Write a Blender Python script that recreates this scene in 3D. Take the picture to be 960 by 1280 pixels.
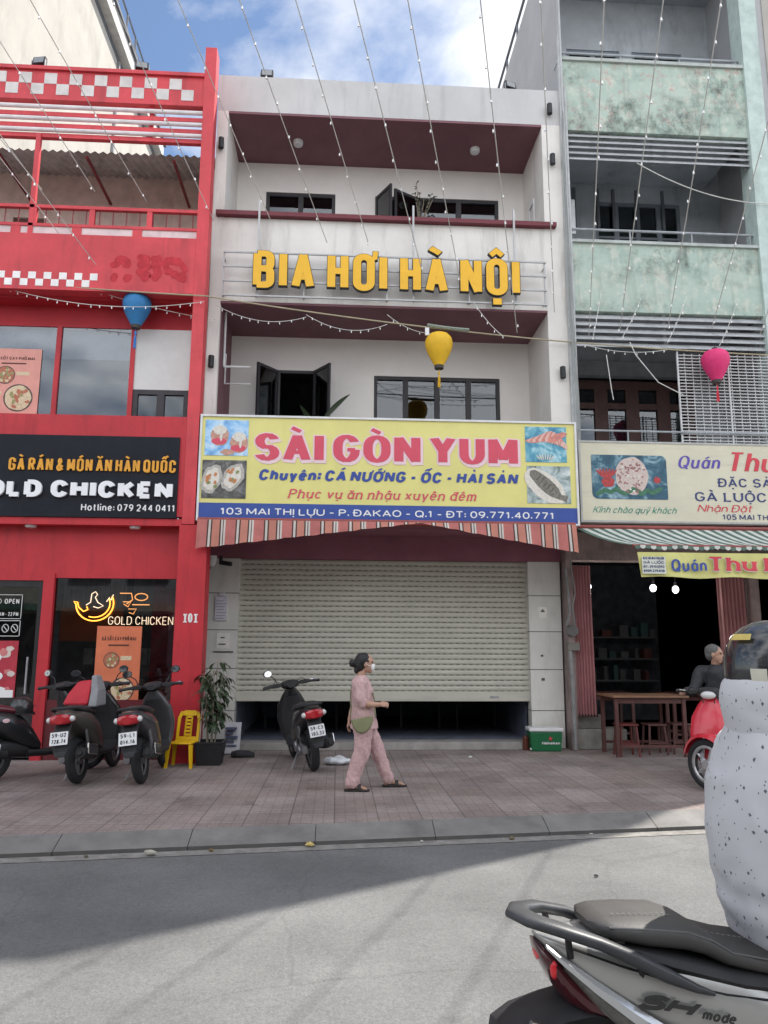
import bpy, bmesh, math, random, unicodedata
from mathutils import Vector, Matrix
R = math.radians
for o in list(bpy.data.objects): bpy.data.objects.remove(o)
SC = bpy.context.scene
COL = SC.collection
random.seed(7)

# ------------------------------------------------------------------ camera
cam_d = bpy.data.cameras.new('camera'); cam = bpy.data.objects.new('camera', cam_d); COL.objects.link(cam)
cam_d.sensor_fit = 'VERTICAL'; cam_d.sensor_height = 36.0; cam_d.lens = 36.0*961/1280
cam_d.clip_start = 0.05; cam_d.clip_end = 2000
_y, _p, _r = R(3.4), R(10.0), R(0.27)
_f = Vector((math.sin(_y)*math.cos(_p), math.cos(_y)*math.cos(_p), math.sin(_p)))
_rt = Vector((math.cos(_y), -math.sin(_y), 0)); _up = _rt.cross(_f)
_r2 = _rt*math.cos(_r)+_up*math.sin(_r); _u2 = _up*math.cos(_r)-_rt*math.sin(_r)
cam.matrix_world = Matrix(((_r2.x, _u2.x, -_f.x, 0), (_r2.y, _u2.y, -_f.y, 0), (_r2.z, _u2.z, -_f.z, 1.65), (0, 0, 0, 1)))
SC.camera = cam

# ------------------------------------------------------------------ sky, sun, exposure
SUN_EL, SUN_AZ = 54.0, 57.4            # azimuth in degrees clockwise from +Y (away from camera) towards +X
W = bpy.data.worlds.new('World'); SC.world = W; W.use_nodes = True
nt = W.node_tree; nt.nodes.clear()
def wn(t, **k):
    n = nt.nodes.new(t)
    for a, b in k.items(): setattr(n, a, b)
    return n
sky = wn('ShaderNodeTexSky', sky_type='NISHITA', sun_disc=False, sun_elevation=R(SUN_EL), sun_rotation=R(SUN_AZ), air_density=1.0, dust_density=0.4, ozone_density=2.2)
tc = wn('ShaderNodeTexCoord'); sep = wn('ShaderNodeSeparateXYZ'); nt.links.new(tc.outputs['Generated'], sep.inputs[0])
zz = wn('ShaderNodeMath', operation='MAXIMUM'); nt.links.new(sep.outputs['Z'], zz.inputs[0]); zz.inputs[1].default_value = 0.03
za = wn('ShaderNodeMath', operation='ADD'); nt.links.new(zz.outputs[0], za.inputs[0]); za.inputs[1].default_value = 0.12
cx = wn('ShaderNodeMath', operation='DIVIDE'); nt.links.new(sep.outputs['X'], cx.inputs[0]); nt.links.new(za.outputs[0], cx.inputs[1])
cy = wn('ShaderNodeMath', operation='DIVIDE'); nt.links.new(sep.outputs['Y'], cy.inputs[0]); nt.links.new(za.outputs[0], cy.inputs[1])
cmb = wn('ShaderNodeCombineXYZ'); nt.links.new(cx.outputs[0], cmb.inputs[0]); nt.links.new(cy.outputs[0], cmb.inputs[1]); cmb.inputs[2].default_value = 10.6
n1 = wn('ShaderNodeTexNoise'); n1.inputs['Scale'].default_value = 2.1; n1.inputs['Detail'].default_value = 9; n1.inputs['Roughness'].default_value = 0.58
n1.inputs['Distortion'].default_value = 0.25
nt.links.new(cmb.outputs[0], n1.inputs['Vector'])
rp = wn('ShaderNodeValToRGB'); rp.color_ramp.elements[0].position = 0.47; rp.color_ramp.elements[1].position = 0.66
rp.color_ramp.elements[0].color = (0, 0, 0, 1); rp.color_ramp.elements[1].color = (1, 1, 1, 1)
bi = wn('ShaderNodeMath', operation='MULTIPLY_ADD'); nt.links.new(sep.outputs['Y'], bi.inputs[0]); bi.inputs[1].default_value = -.085; nt.links.new(n1.outputs['Fac'], bi.inputs[2])
ba = wn('ShaderNodeMath', operation='ADD'); nt.links.new(bi.outputs[0], ba.inputs[0]); ba.inputs[1].default_value = .05
nt.links.new(ba.outputs[0], rp.inputs[0])
mx = wn('ShaderNodeMix', data_type='RGBA'); nt.links.new(rp.outputs[0], mx.inputs[0]); nt.links.new(sky.outputs[0], mx.inputs[6])
bk = wn('ShaderNodeMapRange'); bk.inputs[1].default_value = -.35; bk.inputs[2].default_value = .45; bk.inputs[3].default_value = 1.0; bk.inputs[4].default_value = 0.0; nt.links.new(sep.outputs['Y'], bk.inputs[0])
cl = wn('ShaderNodeMix', data_type='RGBA'); nt.links.new(bk.outputs[0], cl.inputs[0]); cl.inputs[6].default_value = (6.9, 7.0, 7.2, 1); cl.inputs[7].default_value = (14.4, 14.6, 15.0, 1)   # unseen clouds behind the camera made brighter to light the facades
nt.links.new(cl.outputs[2], mx.inputs[7])
bg = wn('ShaderNodeBackground'); bg.inputs[1].default_value = 0.06; nt.links.new(mx.outputs[2], bg.inputs[0])
wo = wn('ShaderNodeOutputWorld'); nt.links.new(bg.outputs[0], wo.inputs[0])
sd = bpy.data.lights.new('sun', 'SUN'); sd.energy = 2.6; sd.angle = R(0.5); sd.color = (1.0, 0.95, 0.87)
sun = bpy.data.objects.new('sun', sd); COL.objects.link(sun)
sv = Vector((math.sin(R(SUN_AZ))*math.cos(R(SUN_EL)), math.cos(R(SUN_AZ))*math.cos(R(SUN_EL)), math.sin(R(SUN_EL))))
sun.rotation_euler = sv.to_track_quat('Z', 'Y').to_euler(); sun.location = (8, 20, 25)
SC.view_settings.view_transform = 'Standard'; SC.view_settings.look = 'None'; SC.view_settings.gamma = 1
SC.view_settings.exposure = 1.56
SC.view_settings.use_curve_mapping = False
SC.render.engine = 'CYCLES'
SC.cycles.max_bounces = 8; SC.cycles.transparent_max_bounces = 12; SC.cycles.sample_clamp_indirect = 6
SC.cycles.use_denoising = True

# ------------------------------------------------------------------ materials
def lin(c): c /= 255.0; return c/12.92 if c <= 0.04045 else ((c+0.055)/1.055)**2.4
def S(r, g, b, k=1.0): return (lin(r)*k, lin(g)*k, lin(b)*k)
MATS = {}
def M(name, col, rough=0.6, metal=0.0, var=0.14, scale=5.0, bump=0.0, bscale=60.0, spec=0.4, dirt=None, dirtf=0.5, dirts=(2.2, 2.2, 0.5), dirtlo=0.52, coat=0.0, trans=0.0, dist=.004):
    if name in MATS: return MATS[name]
    m = bpy.data.materials.new(name); m.use_nodes = True; n = m.node_tree; b = n.nodes['Principled BSDF']
    b.inputs['Roughness'].default_value = rough; b.inputs['Metallic'].default_value = metal; b.inputs['Specular IOR Level'].default_value = spec
    if coat: b.inputs['Coat Weight'].default_value = coat; b.inputs['Coat Roughness'].default_value = 0.08
    t = n.nodes.new('ShaderNodeTexCoord')
    no = n.nodes.new('ShaderNodeTexNoise'); no.inputs['Scale'].default_value = scale; no.inputs['Detail'].default_value = 6; no.inputs['Roughness'].default_value = .62
    n.links.new(t.outputs['Object'], no.inputs['Vector'])
    rp = n.nodes.new('ShaderNodeValToRGB'); e = rp.color_ramp.elements
    e[0].position = .32; e[1].position = .68
    e[0].color = tuple(max(0, c*(1-var)) for c in col)+(1,); e[1].color = tuple(min(1, c*(1+var)) for c in col)+(1,)
    n.links.new(no.outputs['Fac'], rp.inputs[0]); out = rp.outputs[0]
    if dirt is not None:
        mp = n.nodes.new('ShaderNodeMapping'); mp.inputs['Scale'].default_value = dirts; n.links.new(t.outputs['Object'], mp.inputs[0])
        d = n.nodes.new('ShaderNodeTexNoise'); d.inputs['Scale'].default_value = 1.6; d.inputs['Detail'].default_value = 8; d.inputs['Roughness'].default_value = .68
        n.links.new(mp.outputs[0], d.inputs['Vector'])
        dr = n.nodes.new('ShaderNodeMapRange'); dr.inputs[1].default_value = dirtlo; dr.inputs[2].default_value = dirtlo+.22; dr.inputs[4].default_value = dirtf
        n.links.new(d.outputs['Fac'], dr.inputs[0])
        mi = n.nodes.new('ShaderNodeMix'); mi.data_type = 'RGBA'; mi.inputs[7].default_value = tuple(dirt)+(1,)
        n.links.new(dr.outputs[0], mi.inputs[0]); n.links.new(out, mi.inputs[6]); out = mi.outputs[2]
    n.links.new(out, b.inputs['Base Color'])
    if bump:
        bn = n.nodes.new('ShaderNodeTexNoise'); bn.inputs['Scale'].default_value = bscale; bn.inputs['Detail'].default_value = 4
        n.links.new(t.outputs['Object'], bn.inputs['Vector'])
        bu = n.nodes.new('ShaderNodeBump'); bu.inputs['Strength'].default_value = bump; bu.inputs['Distance'].default_value = dist
        n.links.new(bn.outputs['Fac'], bu.inputs['Height']); n.links.new(bu.outputs[0], b.inputs['Normal'])
    if trans: b.inputs['Transmission Weight'].default_value = trans
    MATS[name] = m; return m
def emit(name, col, st):
    if name in MATS: return MATS[name]
    m = bpy.data.materials.new(name); m.use_nodes = True; b = m.node_tree.nodes['Principled BSDF']
    b.inputs['Base Color'].default_value = tuple(col)+(1,); b.inputs['Emission Color'].default_value = tuple(col)+(1,); b.inputs['Emission Strength'].default_value = st
    MATS[name] = m; return m
def glass(name, tint=(.8, .85, .85), base=.06, rough=.02, ior=1.5):
    if name in MATS: return MATS[name]
    m = bpy.data.materials.new(name); m.use_nodes = True; n = m.node_tree; n.nodes.clear()
    o = n.nodes.new('ShaderNodeOutputMaterial'); tr = n.nodes.new('ShaderNodeBsdfTransparent'); gl = n.nodes.new('ShaderNodeBsdfGlossy')
    tr.inputs[0].default_value = tuple(tint)+(1,); gl.inputs['Roughness'].default_value = rough; gl.inputs[0].default_value = (.95, .97, 1, 1)
    fr = n.nodes.new('ShaderNodeFresnel'); fr.inputs[0].default_value = ior
    ad = n.nodes.new('ShaderNodeMath'); ad.operation = 'ADD'; ad.use_clamp = True; ad.inputs[1].default_value = base; n.links.new(fr.outputs[0], ad.inputs[0])
    mi = n.nodes.new('ShaderNodeMixShader'); n.links.new(ad.outputs[0], mi.inputs[0]); n.links.new(tr.outputs[0], mi.inputs[1]); n.links.new(gl.outputs[0], mi.inputs[2])
    n.links.new(mi.outputs[0], o.inputs[0]); MATS[name] = m; return m

# ------------------------------------------------------------------ mesh builder
def V(*a): return Vector(a)
def frame_of(d):
    d = d.normalized(); a = V(0, 0, 1) if abs(d.z) < .95 else V(1, 0, 0)
    u = d.cross(a).normalized(); return u, u.cross(d).normalized()
class MB:
    def __init__(s): s.v = []; s.f = []; s.mi = []; s.k = 0
    def face(s, idx): s.f.append(tuple(idx)); s.mi.append(s.k)
    def add(s, pts): b = len(s.v); s.v += [Vector(p) for p in pts]; return b
    def poly(s, pts): b = s.add(pts); s.face(range(b, b+len(pts)))
    def box(s, x0, x1, y0, y1, z0, z1, skip=''):
        b = s.add([(x, y, z) for z in (z0, z1) for y in (y0, y1) for x in (x0, x1)])
        for k, q in dict(b=(0, 2, 3, 1), t=(4, 5, 7, 6), f=(0, 1, 5, 4), k=(2, 6, 7, 3), l=(0, 4, 6, 2), r=(1, 3, 7, 5)).items():
            if k not in skip: s.face([b+i for i in q])
        return s
    def cbox(s, c, d, rz=0): # centred box
        n = len(s.v); s.box(-d[0]/2, d[0]/2, -d[1]/2, d[1]/2, -d[2]/2, d[2]/2)
        m = Matrix.Translation(c) @ Matrix.Rotation(rz, 4, 'Z')
        for i in range(n, len(s.v)): s.v[i] = m @ s.v[i]
        return s
    def xf(s, m, start=0):
        for i in range(start, len(s.v)): s.v[i] = m @ s.v[i]
        return s
    def rings(s, rr, closed=True, cap=True):
        bs = [s.add(r) for r in rr]; n = len(rr[0])
        for a, b in zip(bs, bs[1:]):
            for i in range(n if closed else n-1):
                j = (i+1) % n; s.face((a+i, a+j, b+j, b+i))
        if cap and closed: s.face([bs[0]+i for i in range(n)][::-1]); s.face([bs[-1]+i for i in range(n)])
        return s
    def cyl(s, p, q, r0, r1=None, n=10, cap=True):
        p, q = Vector(p), Vector(q); r1 = r0 if r1 is None else r1; u, w = frame_of(q-p)
        return s.rings([[c+(u*math.cos(2*math.pi*i/n)+w*math.sin(2*math.pi*i/n))*r for i in range(n)] for c, r in ((p, r0), (q, r1))], cap=cap)
    def tube(s, path, r, n=6, cap=True):
        path = [Vector(p) for p in path]; rr = []; u = None
        rs = r if isinstance(r, (list, tuple)) else [r]*len(path)
        for i, p in enumerate(path):
            d = (path[min(i+1, len(path)-1)]-path[max(i-1, 0)]).normalized()
            if u is None: u, w = frame_of(d)
            else:
                u = (u-d*u.dot(d)); u = u.normalized() if u.length > 1e-6 else frame_of(d)[0]; w = u.cross(d).normalized()
            rr.append([p+(u*math.cos(2*math.pi*k/n)+w*math.sin(2*math.pi*k/n))*rs[i] for k in range(n)])
        return s.rings(rr, cap=cap)
    def ell(s, c, rad, n=14, m=8, rot=None):
        c = Vector(c); rad = (rad,)*3 if not hasattr(rad, '__len__') else rad; rr = []
        for j in range(1, m):
            t = math.pi*j/m
            rr.append([V(rad[0]*math.sin(t)*math.cos(2*math.pi*i/n), rad[1]*math.sin(t)*math.sin(2*math.pi*i/n), -rad[2]*math.cos(t)) for i in range(n)])
        top, bot = V(0, 0, rad[2]), V(0, 0, -rad[2])
        if rot is not None: rr = [[rot @ p for p in r] for r in rr]; top = rot @ top; bot = rot @ bot
        b0 = len(s.v); s.rings([[p+c for p in r] for r in rr], cap=False)
        t0 = s.add([c+bot, c+top]); L = b0+(m-2)*n
        for i in range(n):
            j = (i+1) % n; s.face((b0+j, b0+i, t0)); s.face((L+i, L+j, t0+1))
        return s
    def lathe(s, prof, c=(0, 0, 0), n=20, cap=True):
        c = Vector(c)
        return s.rings([[c+V(r*math.cos(2*math.pi*i/n), r*math.sin(2*math.pi*i/n), z) for i in range(n)] for r, z in prof], cap=cap)
    def loftx(s, secs, n=18, e=2.6):   # (x, yc, zc, hy, hz)
        rr = []
        for x, yc, zc, hy, hz in secs:
            r = []
            for i in range(n):
                a = 2*math.pi*i/n; ca, sa = math.cos(a), math.sin(a)
                r.append(V(x, yc+hy*math.copysign(abs(ca)**(2/e), ca), zc+hz*math.copysign(abs(sa)**(2/e), sa)))
            rr.append(r)
        return s.rings(rr)
    def loftz(s, secs, n=18, e=2.4):   # (z, xc, yc, hx, hy)
        rr = []
        for z, xc, yc, hx, hy in secs:
            r = []
            for i in range(n):
                a = 2*math.pi*i/n; ca, sa = math.cos(a), math.sin(a)
                r.append(V(xc+hx*math.copysign(abs(ca)**(2/e), ca), yc+hy*math.copysign(abs(sa)**(2/e), sa), z))
            rr.append(r)
        return s.rings(rr)
    def prism(s, pts, y0, y1):          # polygon in XZ extruded along Y
        n = len(pts); a = s.add([(p[0], y0, p[1]) for p in pts]); b = s.add([(p[0], y1, p[1]) for p in pts])
        s.face([a+i for i in range(n)]); s.face([b+i for i in range(n)][::-1])
        for i in range(n): j = (i+1) % n; s.face((a+i, b+i, b+j, a+j))
        return s
    def disc(s, c, rx, rz, y, n=24, d=0.003): # thin disc on a wall facing -Y
        return s.prism([(c[0]+rx*math.cos(2*math.pi*i/n), c[1]+rz*math.sin(2*math.pi*i/n)) for i in range(n)], y, y+d)
    def limb(s, pr, n=10):              # overlapping capsules for remeshing
        for (p, r), (q, t) in zip(pr, pr[1:]): s.cyl(p, q, r, t, n)
        for p, r in pr: s.ell(p, r, n, 7)
        return s
    def mesh(s, name, mats, off=None, smooth=False):
        me = bpy.data.meshes.new(name)
        vs = s.v if off is None else [p-off for p in s.v]
        me.from_pydata(vs, [], s.f)
        for m in (mats if isinstance(mats, (list, tuple)) else [mats]): me.materials.append(m)
        me.polygons.foreach_set('material_index', s.mi)
        bm = bmesh.new(); bm.from_mesh(me); bmesh.ops.recalc_face_normals(bm, faces=bm.faces); bm.to_mesh(me); bm.free()
        if smooth:
            me.polygons.foreach_set('use_smooth', [True]*len(me.polygons))
            try: me.set_sharp_from_angle(angle=R(42))
            except Exception: pass
        me.update(); return me
    def build_each(s, name, mats, parent=None, gap=.25, **kw):
        """one object per cluster of pieces standing apart by more than gap"""
        par = list(range(len(s.v)))
        def find(a):
            while par[a] != a: par[a] = par[par[a]]; a = par[a]
            return a
        for f in s.f:
            for a in f[1:]: par[find(a)] = find(f[0])
        comp = {}
        for i, v in enumerate(s.v):
            r = find(i); c = comp.setdefault(r, [v.copy(), v.copy()])
            for k in range(3): c[0][k] = min(c[0][k], v[k]); c[1][k] = max(c[1][k], v[k])
        keys = list(comp); cl = {k: k for k in keys}
        def cf(a):
            while cl[a] != a: a = cl[a]
            return a
        for i, a in enumerate(keys):
            for b in keys[i+1:]:
                A, B_ = comp[a], comp[b]
                if all(A[0][k] <= B_[1][k]+gap and B_[0][k] <= A[1][k]+gap for k in range(3)): cl[cf(b)] = cf(a)
        out = []
        for r in sorted({cf(k) for k in keys}, key=keys.index):
            m = MB(); mp = {}
            for f, mi in zip(s.f, s.mi):
                if cf(find(f[0])) != r: continue
                for a in f:
                    if a not in mp: mp[a] = len(m.v); m.v.append(s.v[a])
                m.f.append(tuple(mp[a] for a in f)); m.mi.append(mi)
            out.append(m.build(name, mats, parent, **kw))
        return out
    def build(s, name, mats, parent=None, world=True, smooth=False, bevel=0, label=None):
        off = None
        if parent is not None and world:
            t = parent
            while t.parent: t = t.parent
            off = t.location.copy()
        o = bpy.data.objects.new(name, s.mesh(name, mats, off, smooth)); COL.objects.link(o)
        if parent is not None: o.parent = parent
        if bevel:
            md = o.modifiers.new('edge', 'BEVEL'); md.width = bevel; md.segments = 2; md.limit_method = 'ANGLE'; md.angle_limit = R(50)
        if label: o['label'] = label
        return o
def thing(name, label, cat, loc=(0, 0, 0), group=None, rz=0.0):
    o = bpy.data.objects.new(name, None); COL.objects.link(o); o.location = loc; o.rotation_euler = (0, 0, rz); o.empty_display_size = .1
    o['label'] = label; o['category'] = cat
    if group: o['group'] = group
    return o
def tag(o, label, cat, group=None):
    o['label'] = label; o['category'] = cat
    if group: o['group'] = group
    return o
def struct(o): o['kind'] = 'structure'; return o
def dup(o, parent=None):
    c = o.copy(); COL.objects.link(c); c.parent = parent
    for ch in list(o.children): dup(ch, c)
    return c
def remesh(mb, name, mat, parent, vox, it=6, world=True, fn=None, fac=.5):
    off = None
    if parent is not None and world:
        t = parent
        while t.parent: t = t.parent
        off = t.location.copy()
    tmp = bpy.data.objects.new('tmp', mb.mesh('tmp', mat, off)); COL.objects.link(tmp)
    r = tmp.modifiers.new('r', 'REMESH'); r.mode = 'VOXEL'; r.voxel_size = vox
    sm = tmp.modifiers.new('s', 'SMOOTH'); sm.factor = fac; sm.iterations = it
    dg = bpy.context.evaluated_depsgraph_get(); dg.update()
    me = bpy.data.meshes.new_from_object(tmp.evaluated_get(dg)); bpy.data.objects.remove(tmp)
    me.name = name
    if fn:
        for v in me.vertices: v.co = fn(v.co.copy(), v.normal.copy())
    me.materials.clear(); me.materials.append(mat)
    me.polygons.foreach_set('use_smooth', [True]*len(me.polygons))
    o = bpy.data.objects.new(name, me); COL.objects.link(o); o.parent = parent; return o

# ------------------------------------------------------------------ stroke lettering
def _arc(cx, cy, rx, ry, a0, a1, n=9): return [(cx+rx*math.cos(R(a0+(a1-a0)*i/n)), cy+ry*math.sin(R(a0+(a1-a0)*i/n))) for i in range(n+1)]
G = {
 'A': (1.0, [[(0, 0), (.5, 1), (1, 0)], [(.2, .3), (.8, .3)]]),
 'B': (.85, [[(0, 0), (0, 1)], [(0, 1), (.5, 1)]+_arc(.5, .76, .42, .24, 90, -90)+[(0, .52)], [(0, .52), (.55, .52)]+_arc(.55, .26, .45, .26, 90, -90)+[(0, 0)]]),
 'C': (.9, [_arc(.5, .62, .5, .38, 20, 180, 8)+_arc(.5, .38, .5, .38, 180, 340, 8)]),
 'D': (.9, [[(0, 0), (0, 1)], [(0, 1), (.45, 1)]+_arc(.45, .6, .55, .4, 90, 0)+_arc(.45, .4, .55, .4, 0, -90)+[(0, 0)]]),
 'E': (.75, [[(0, 0), (0, 1)], [(0, 1), (1, 1)], [(0, .5), (.85, .5)], [(0, 0), (1, 0)]]),
 'G': (.95, [_arc(.5, .62, .5, .38, 25, 180, 8)+_arc(.5, .38, .5, .38, 180, 360, 9)+[(1, .45)], [(.55, .45), (1, .45)]]),
 'H': (.9, [[(0, 0), (0, 1)], [(1, 0), (1, 1)], [(0, .52), (1, .52)]]),
 'I': (.0, [[(.5, 0), (.5, 1)]]),
 'K': (.9, [[(0, 0), (0, 1)], [(1, 1), (.08, .45)], [(.32, .6), (1, 0)]]),
 'L': (.72, [[(0, 1), (0, 0)], [(0, 0), (1, 0)]]),
 'M': (1.15, [[(0, 0), (0, 1)], [(0, 1), (.5, .15)], [(.5, .15), (1, 1)], [(1, 1), (1, 0)]]),
 'N': (.95, [[(0, 0), (0, 1)], [(0, 1), (1, 0)], [(1, 0), (1, 1)]]),
 'O': (1.0, [_arc(.5, .6, .5, .4, 0, 180, 10)+_arc(.5, .4, .5, .4, 180, 360, 10)+[(1, .6)]]),
 'P': (.82, [[(0, 0), (0, 1)], [(0, 1), (.5, 1)]+_arc(.5, .74, .5, .26, 90, -90)+[(0, .48)]]),
 'Q': (1.0, [_arc(.5, .6, .5, .4, 0, 180, 10)+_arc(.5, .4, .5, .4, 180, 360, 10)+[(1, .6)], [(.6, .25), (1.02, -.08)]]),
 'R': (.88, [[(0, 0), (0, 1)], [(0, 1), (.5, 1)]+_arc(.5, .76, .46, .24, 90, -90)+[(0, .52)], [(.45, .5), (1, 0)]]),
 'S': (.85, [_arc(.5, .74, .48, .26, 20, 250, 9)+_arc(.5, .26, .5, .26, 70, -160, 9)]),
 'T': (.85, [[(0, 1), (1, 1)], [(.5, 1), (.5, 0)]]),
 'U': (.92, [[(0, 1), (0, .36)]+_arc(.5, .36, .5, .36, 180, 360, 10)+[(1, 1)]]),
 'V': (.95, [[(0, 1), (.5, 0), (1, 1)]]),
 'X': (.95, [[(0, 0), (1, 1)], [(0, 1), (1, 0)]]),
 'Y': (.95, [[(0, 1), (.5, .45)], [(1, 1), (.5, .45)], [(.5, .5), (.5, 0)]]),
 'F': (.72, [[(0, 0), (0, 1)], [(0, 1), (1, 1)], [(0, .5), (.85, .5)]]),
 'a': (.72, [_arc(.5, .35, .48, .35, 40, 320, 12), [(1, .7), (1, 0)]]),
 'b': (.72, [[(0, 1), (0, 0)], _arc(.5, .35, .5, .35, 140, -140, 12)]),
 'c': (.66, [_arc(.5, .35, .5, .35, 40, 320, 12)]),
 'd': (.72, [_arc(.5, .35, .5, .35, 40, 320, 12), [(1, 1), (1, 0)]]),
 'e': (.7, [[(0, .37), (1, .37)], [(1, .37)]+_arc(.5, .35, .5, .35, 5, 320, 13)]),
 'h': (.68, [[(0, 1), (0, 0)], [(0, .4)]+_arc(.5, .4, .5, .3, 160, 0, 7)+[(1, 0)]]),
 'i': (.0, [[(.5, .7), (.5, 0)], [(.5, .92), (.5, 1.02)]]),
 'k': (.66, [[(0, 1), (0, 0)], [(1, .7), (.05, .3)], [(.3, .42), (1, 0)]]),
 'l': (.0, [[(.5, 1), (.5, 0)]]),
 'm': (1.05, [[(0, .7), (0, 0)], [(0, .45)]+_arc(.25, .45, .25, .25, 160, 0, 6)+[(.5, 0)], [(.5, .45)]+_arc(.75, .45, .25, .25, 160, 0, 6)+[(1, 0)]]),
 'n': (.68, [[(0, .7), (0, 0)], [(0, .4)]+_arc(.5, .4, .5, .3, 160, 0, 7)+[(1, 0)]]),
 'o': (.74, [_arc(.5, .35, .5, .35, 0, 360, 18)]),
 'p': (.72, [[(0, .7), (0, -.3)], _arc(.5, .35, .5, .35, 140, -140, 12)]),
 'q': (.72, [_arc(.5, .35, .5, .35, 40, 320, 12), [(1, .7), (1, -.3)]]),
 'r': (.42, [[(0, .7), (0, 0)], [(0, .4)]+_arc(.6, .4, .6, .3, 160, 60, 5)]),
 't': (.45, [[(.4, .98), (.4, .15)]+_arc(.8, .15, .4, .15, 180, 280, 4), [(0, .7), (1, .7)]]),
 'u': (.68, [[(0, .7), (0, .3)]+_arc(.5, .3, .5, .3, 180, 350, 8), [(1, .7), (1, 0)]]),
 'v': (.68, [[(0, .7), (.5, 0), (1, .7)]]),
 'x': (.66, [[(0, 0), (1, .7)], [(0, .7), (1, 0)]]),
 'y': (.68, [[(0, .7), (.5, .02)], [(1, .7), (.4, -.3)]]),
 '0': (.75, [_arc(.5, .6, .5, .4, 0, 180, 9)+_arc(.5, .4, .5, .4, 180, 360, 9)+[(1, .6)]]),
 '1': (.45, [[(0, .78), (.65, 1)], [(.65, 1), (.65, 0)]]),
 '2': (.75, [_arc(.5, .7, .48, .3, 165, -35, 9)+[(0, 0)], [(0, 0), (1, 0)]]),
 '3': (.75, [_arc(.45, .75, .5, .25, 155, -90, 9), _arc(.45, .26, .55, .26, 90, -155, 9)]),
 '4': (.8, [[(.75, 0), (.75, 1)], [(.75, 1), (0, .28)], [(0, .28), (1, .28)]]),
 '5': (.75, [[(.95, 1), (.12, 1)], [(.12, 1), (.06, .52)], [(.06, .52)]+_arc(.45, .31, .53, .31, 120, -150, 10)]),
 '6': (.75, [_arc(.5, .3, .5, .3, 0, 360, 14), [(.03, .35)]+_arc(.8, .3, .79, .7, 170, 98, 6)]),
 '7': (.75, [[(0, 1), (1, 1)], [(1, 1), (.35, 0)]]),
 '8': (.75, [_arc(.5, .77, .43, .23, -90, 270, 14), _arc(.5, .27, .5, .27, -90, 270, 14)]),
 '9': (.75, [_arc(.5, .7, .5, .3, 0, 360, 14), [(.97, .65)]+_arc(.2, .7, .79, .7, -10, -82, 6)]),
 '-': (.5, [[(0, .42), (1, .42)]]), '.': (.0, [[(.5, 0), (.5, .1)]]), ':': (.0, [[(.5, .08), (.5, .18)], [(.5, .5), (.5, .6)]]),
 '&': (.95, [[(1, 0), (.25, .72)]+_arc(.45, .8, .22, .2, 200, -20, 7)+[(.15, .38)]+_arc(.4, .22, .4, .22, 150, 300, 6)+[(.95, .45)]]),
 '/': (.5, [[(0, -.05), (1, 1.05)]]), '!': (0, [[(.5, .3), (.5, 1)], [(.5, 0), (.5, .1)]]), '%': (.9, [[(0, 0), (1, 1)], _arc(.2, .8, .2, .2, 0, 360, 10), _arc(.8, .2, .2, .2, 0, 360, 10)]),
}
GB = dict(G)   # squared block capitals
GB.update({
 'B': (.9, [[(0, 0), (0, 1)], [(0, 1), (.6, 1)]+_arc(.6, .86, .38, .14, 90, 0, 4)+_arc(.6, .66, .38, .14, 0, -90, 4)+[(0, .52)], [(0, .52), (.6, .52)]+_arc(.6, .38, .4, .14, 90, 0, 4)+_arc(.6, .14, .4, .14, 0, -90, 4)+[(0, 0)]]),
 'C': (.9, [[(1, .66)]+_arc(.5, .82, .5, .18, 0, 180, 8)+_arc(.5, .18, .5, .18, 180, 360, 8)+[(1, .34)]]),
 'D': (.9, [[(0, 0), (0, 1)], [(0, 1), (.5, 1)]+_arc(.5, .82, .5, .18, 90, 0, 5)+_arc(.5, .18, .5, .18, 0, -90, 5)+[(0, 0)]]),
 'G': (.95, [[(1, .68)]+_arc(.5, .82, .5, .18, 0, 180, 8)+_arc(.5, .18, .5, .18, 180, 360, 8)+[(1, .46)], [(.55, .46), (1, .46)]]),
 'O': (.95, [_arc(.5, .82, .5, .18, 0, 180, 10)+_arc(.5, .18, .5, .18, 180, 360, 10)+[(1, .82)]]),
 'Q': (.95, [_arc(.5, .82, .5, .18, 0, 180, 10)+_arc(.5, .18, .5, .18, 180, 360, 10)+[(1, .82)], [(.6, .22), (1.02, -.08)]]),
 'R': (.9, [[(0, 0), (0, 1)], [(0, 1), (.6, 1)]+_arc(.6, .85, .38, .15, 90, 0, 4)+_arc(.6, .65, .38, .15, 0, -90, 4)+[(0, .50)], [(.5, .5), (1, 0)]]),
 'U': (.92, [[(0, 1), (0, .18)]+_arc(.5, .18, .5, .18, 180, 360, 10)+[(1, 1)]]),
})
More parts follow.
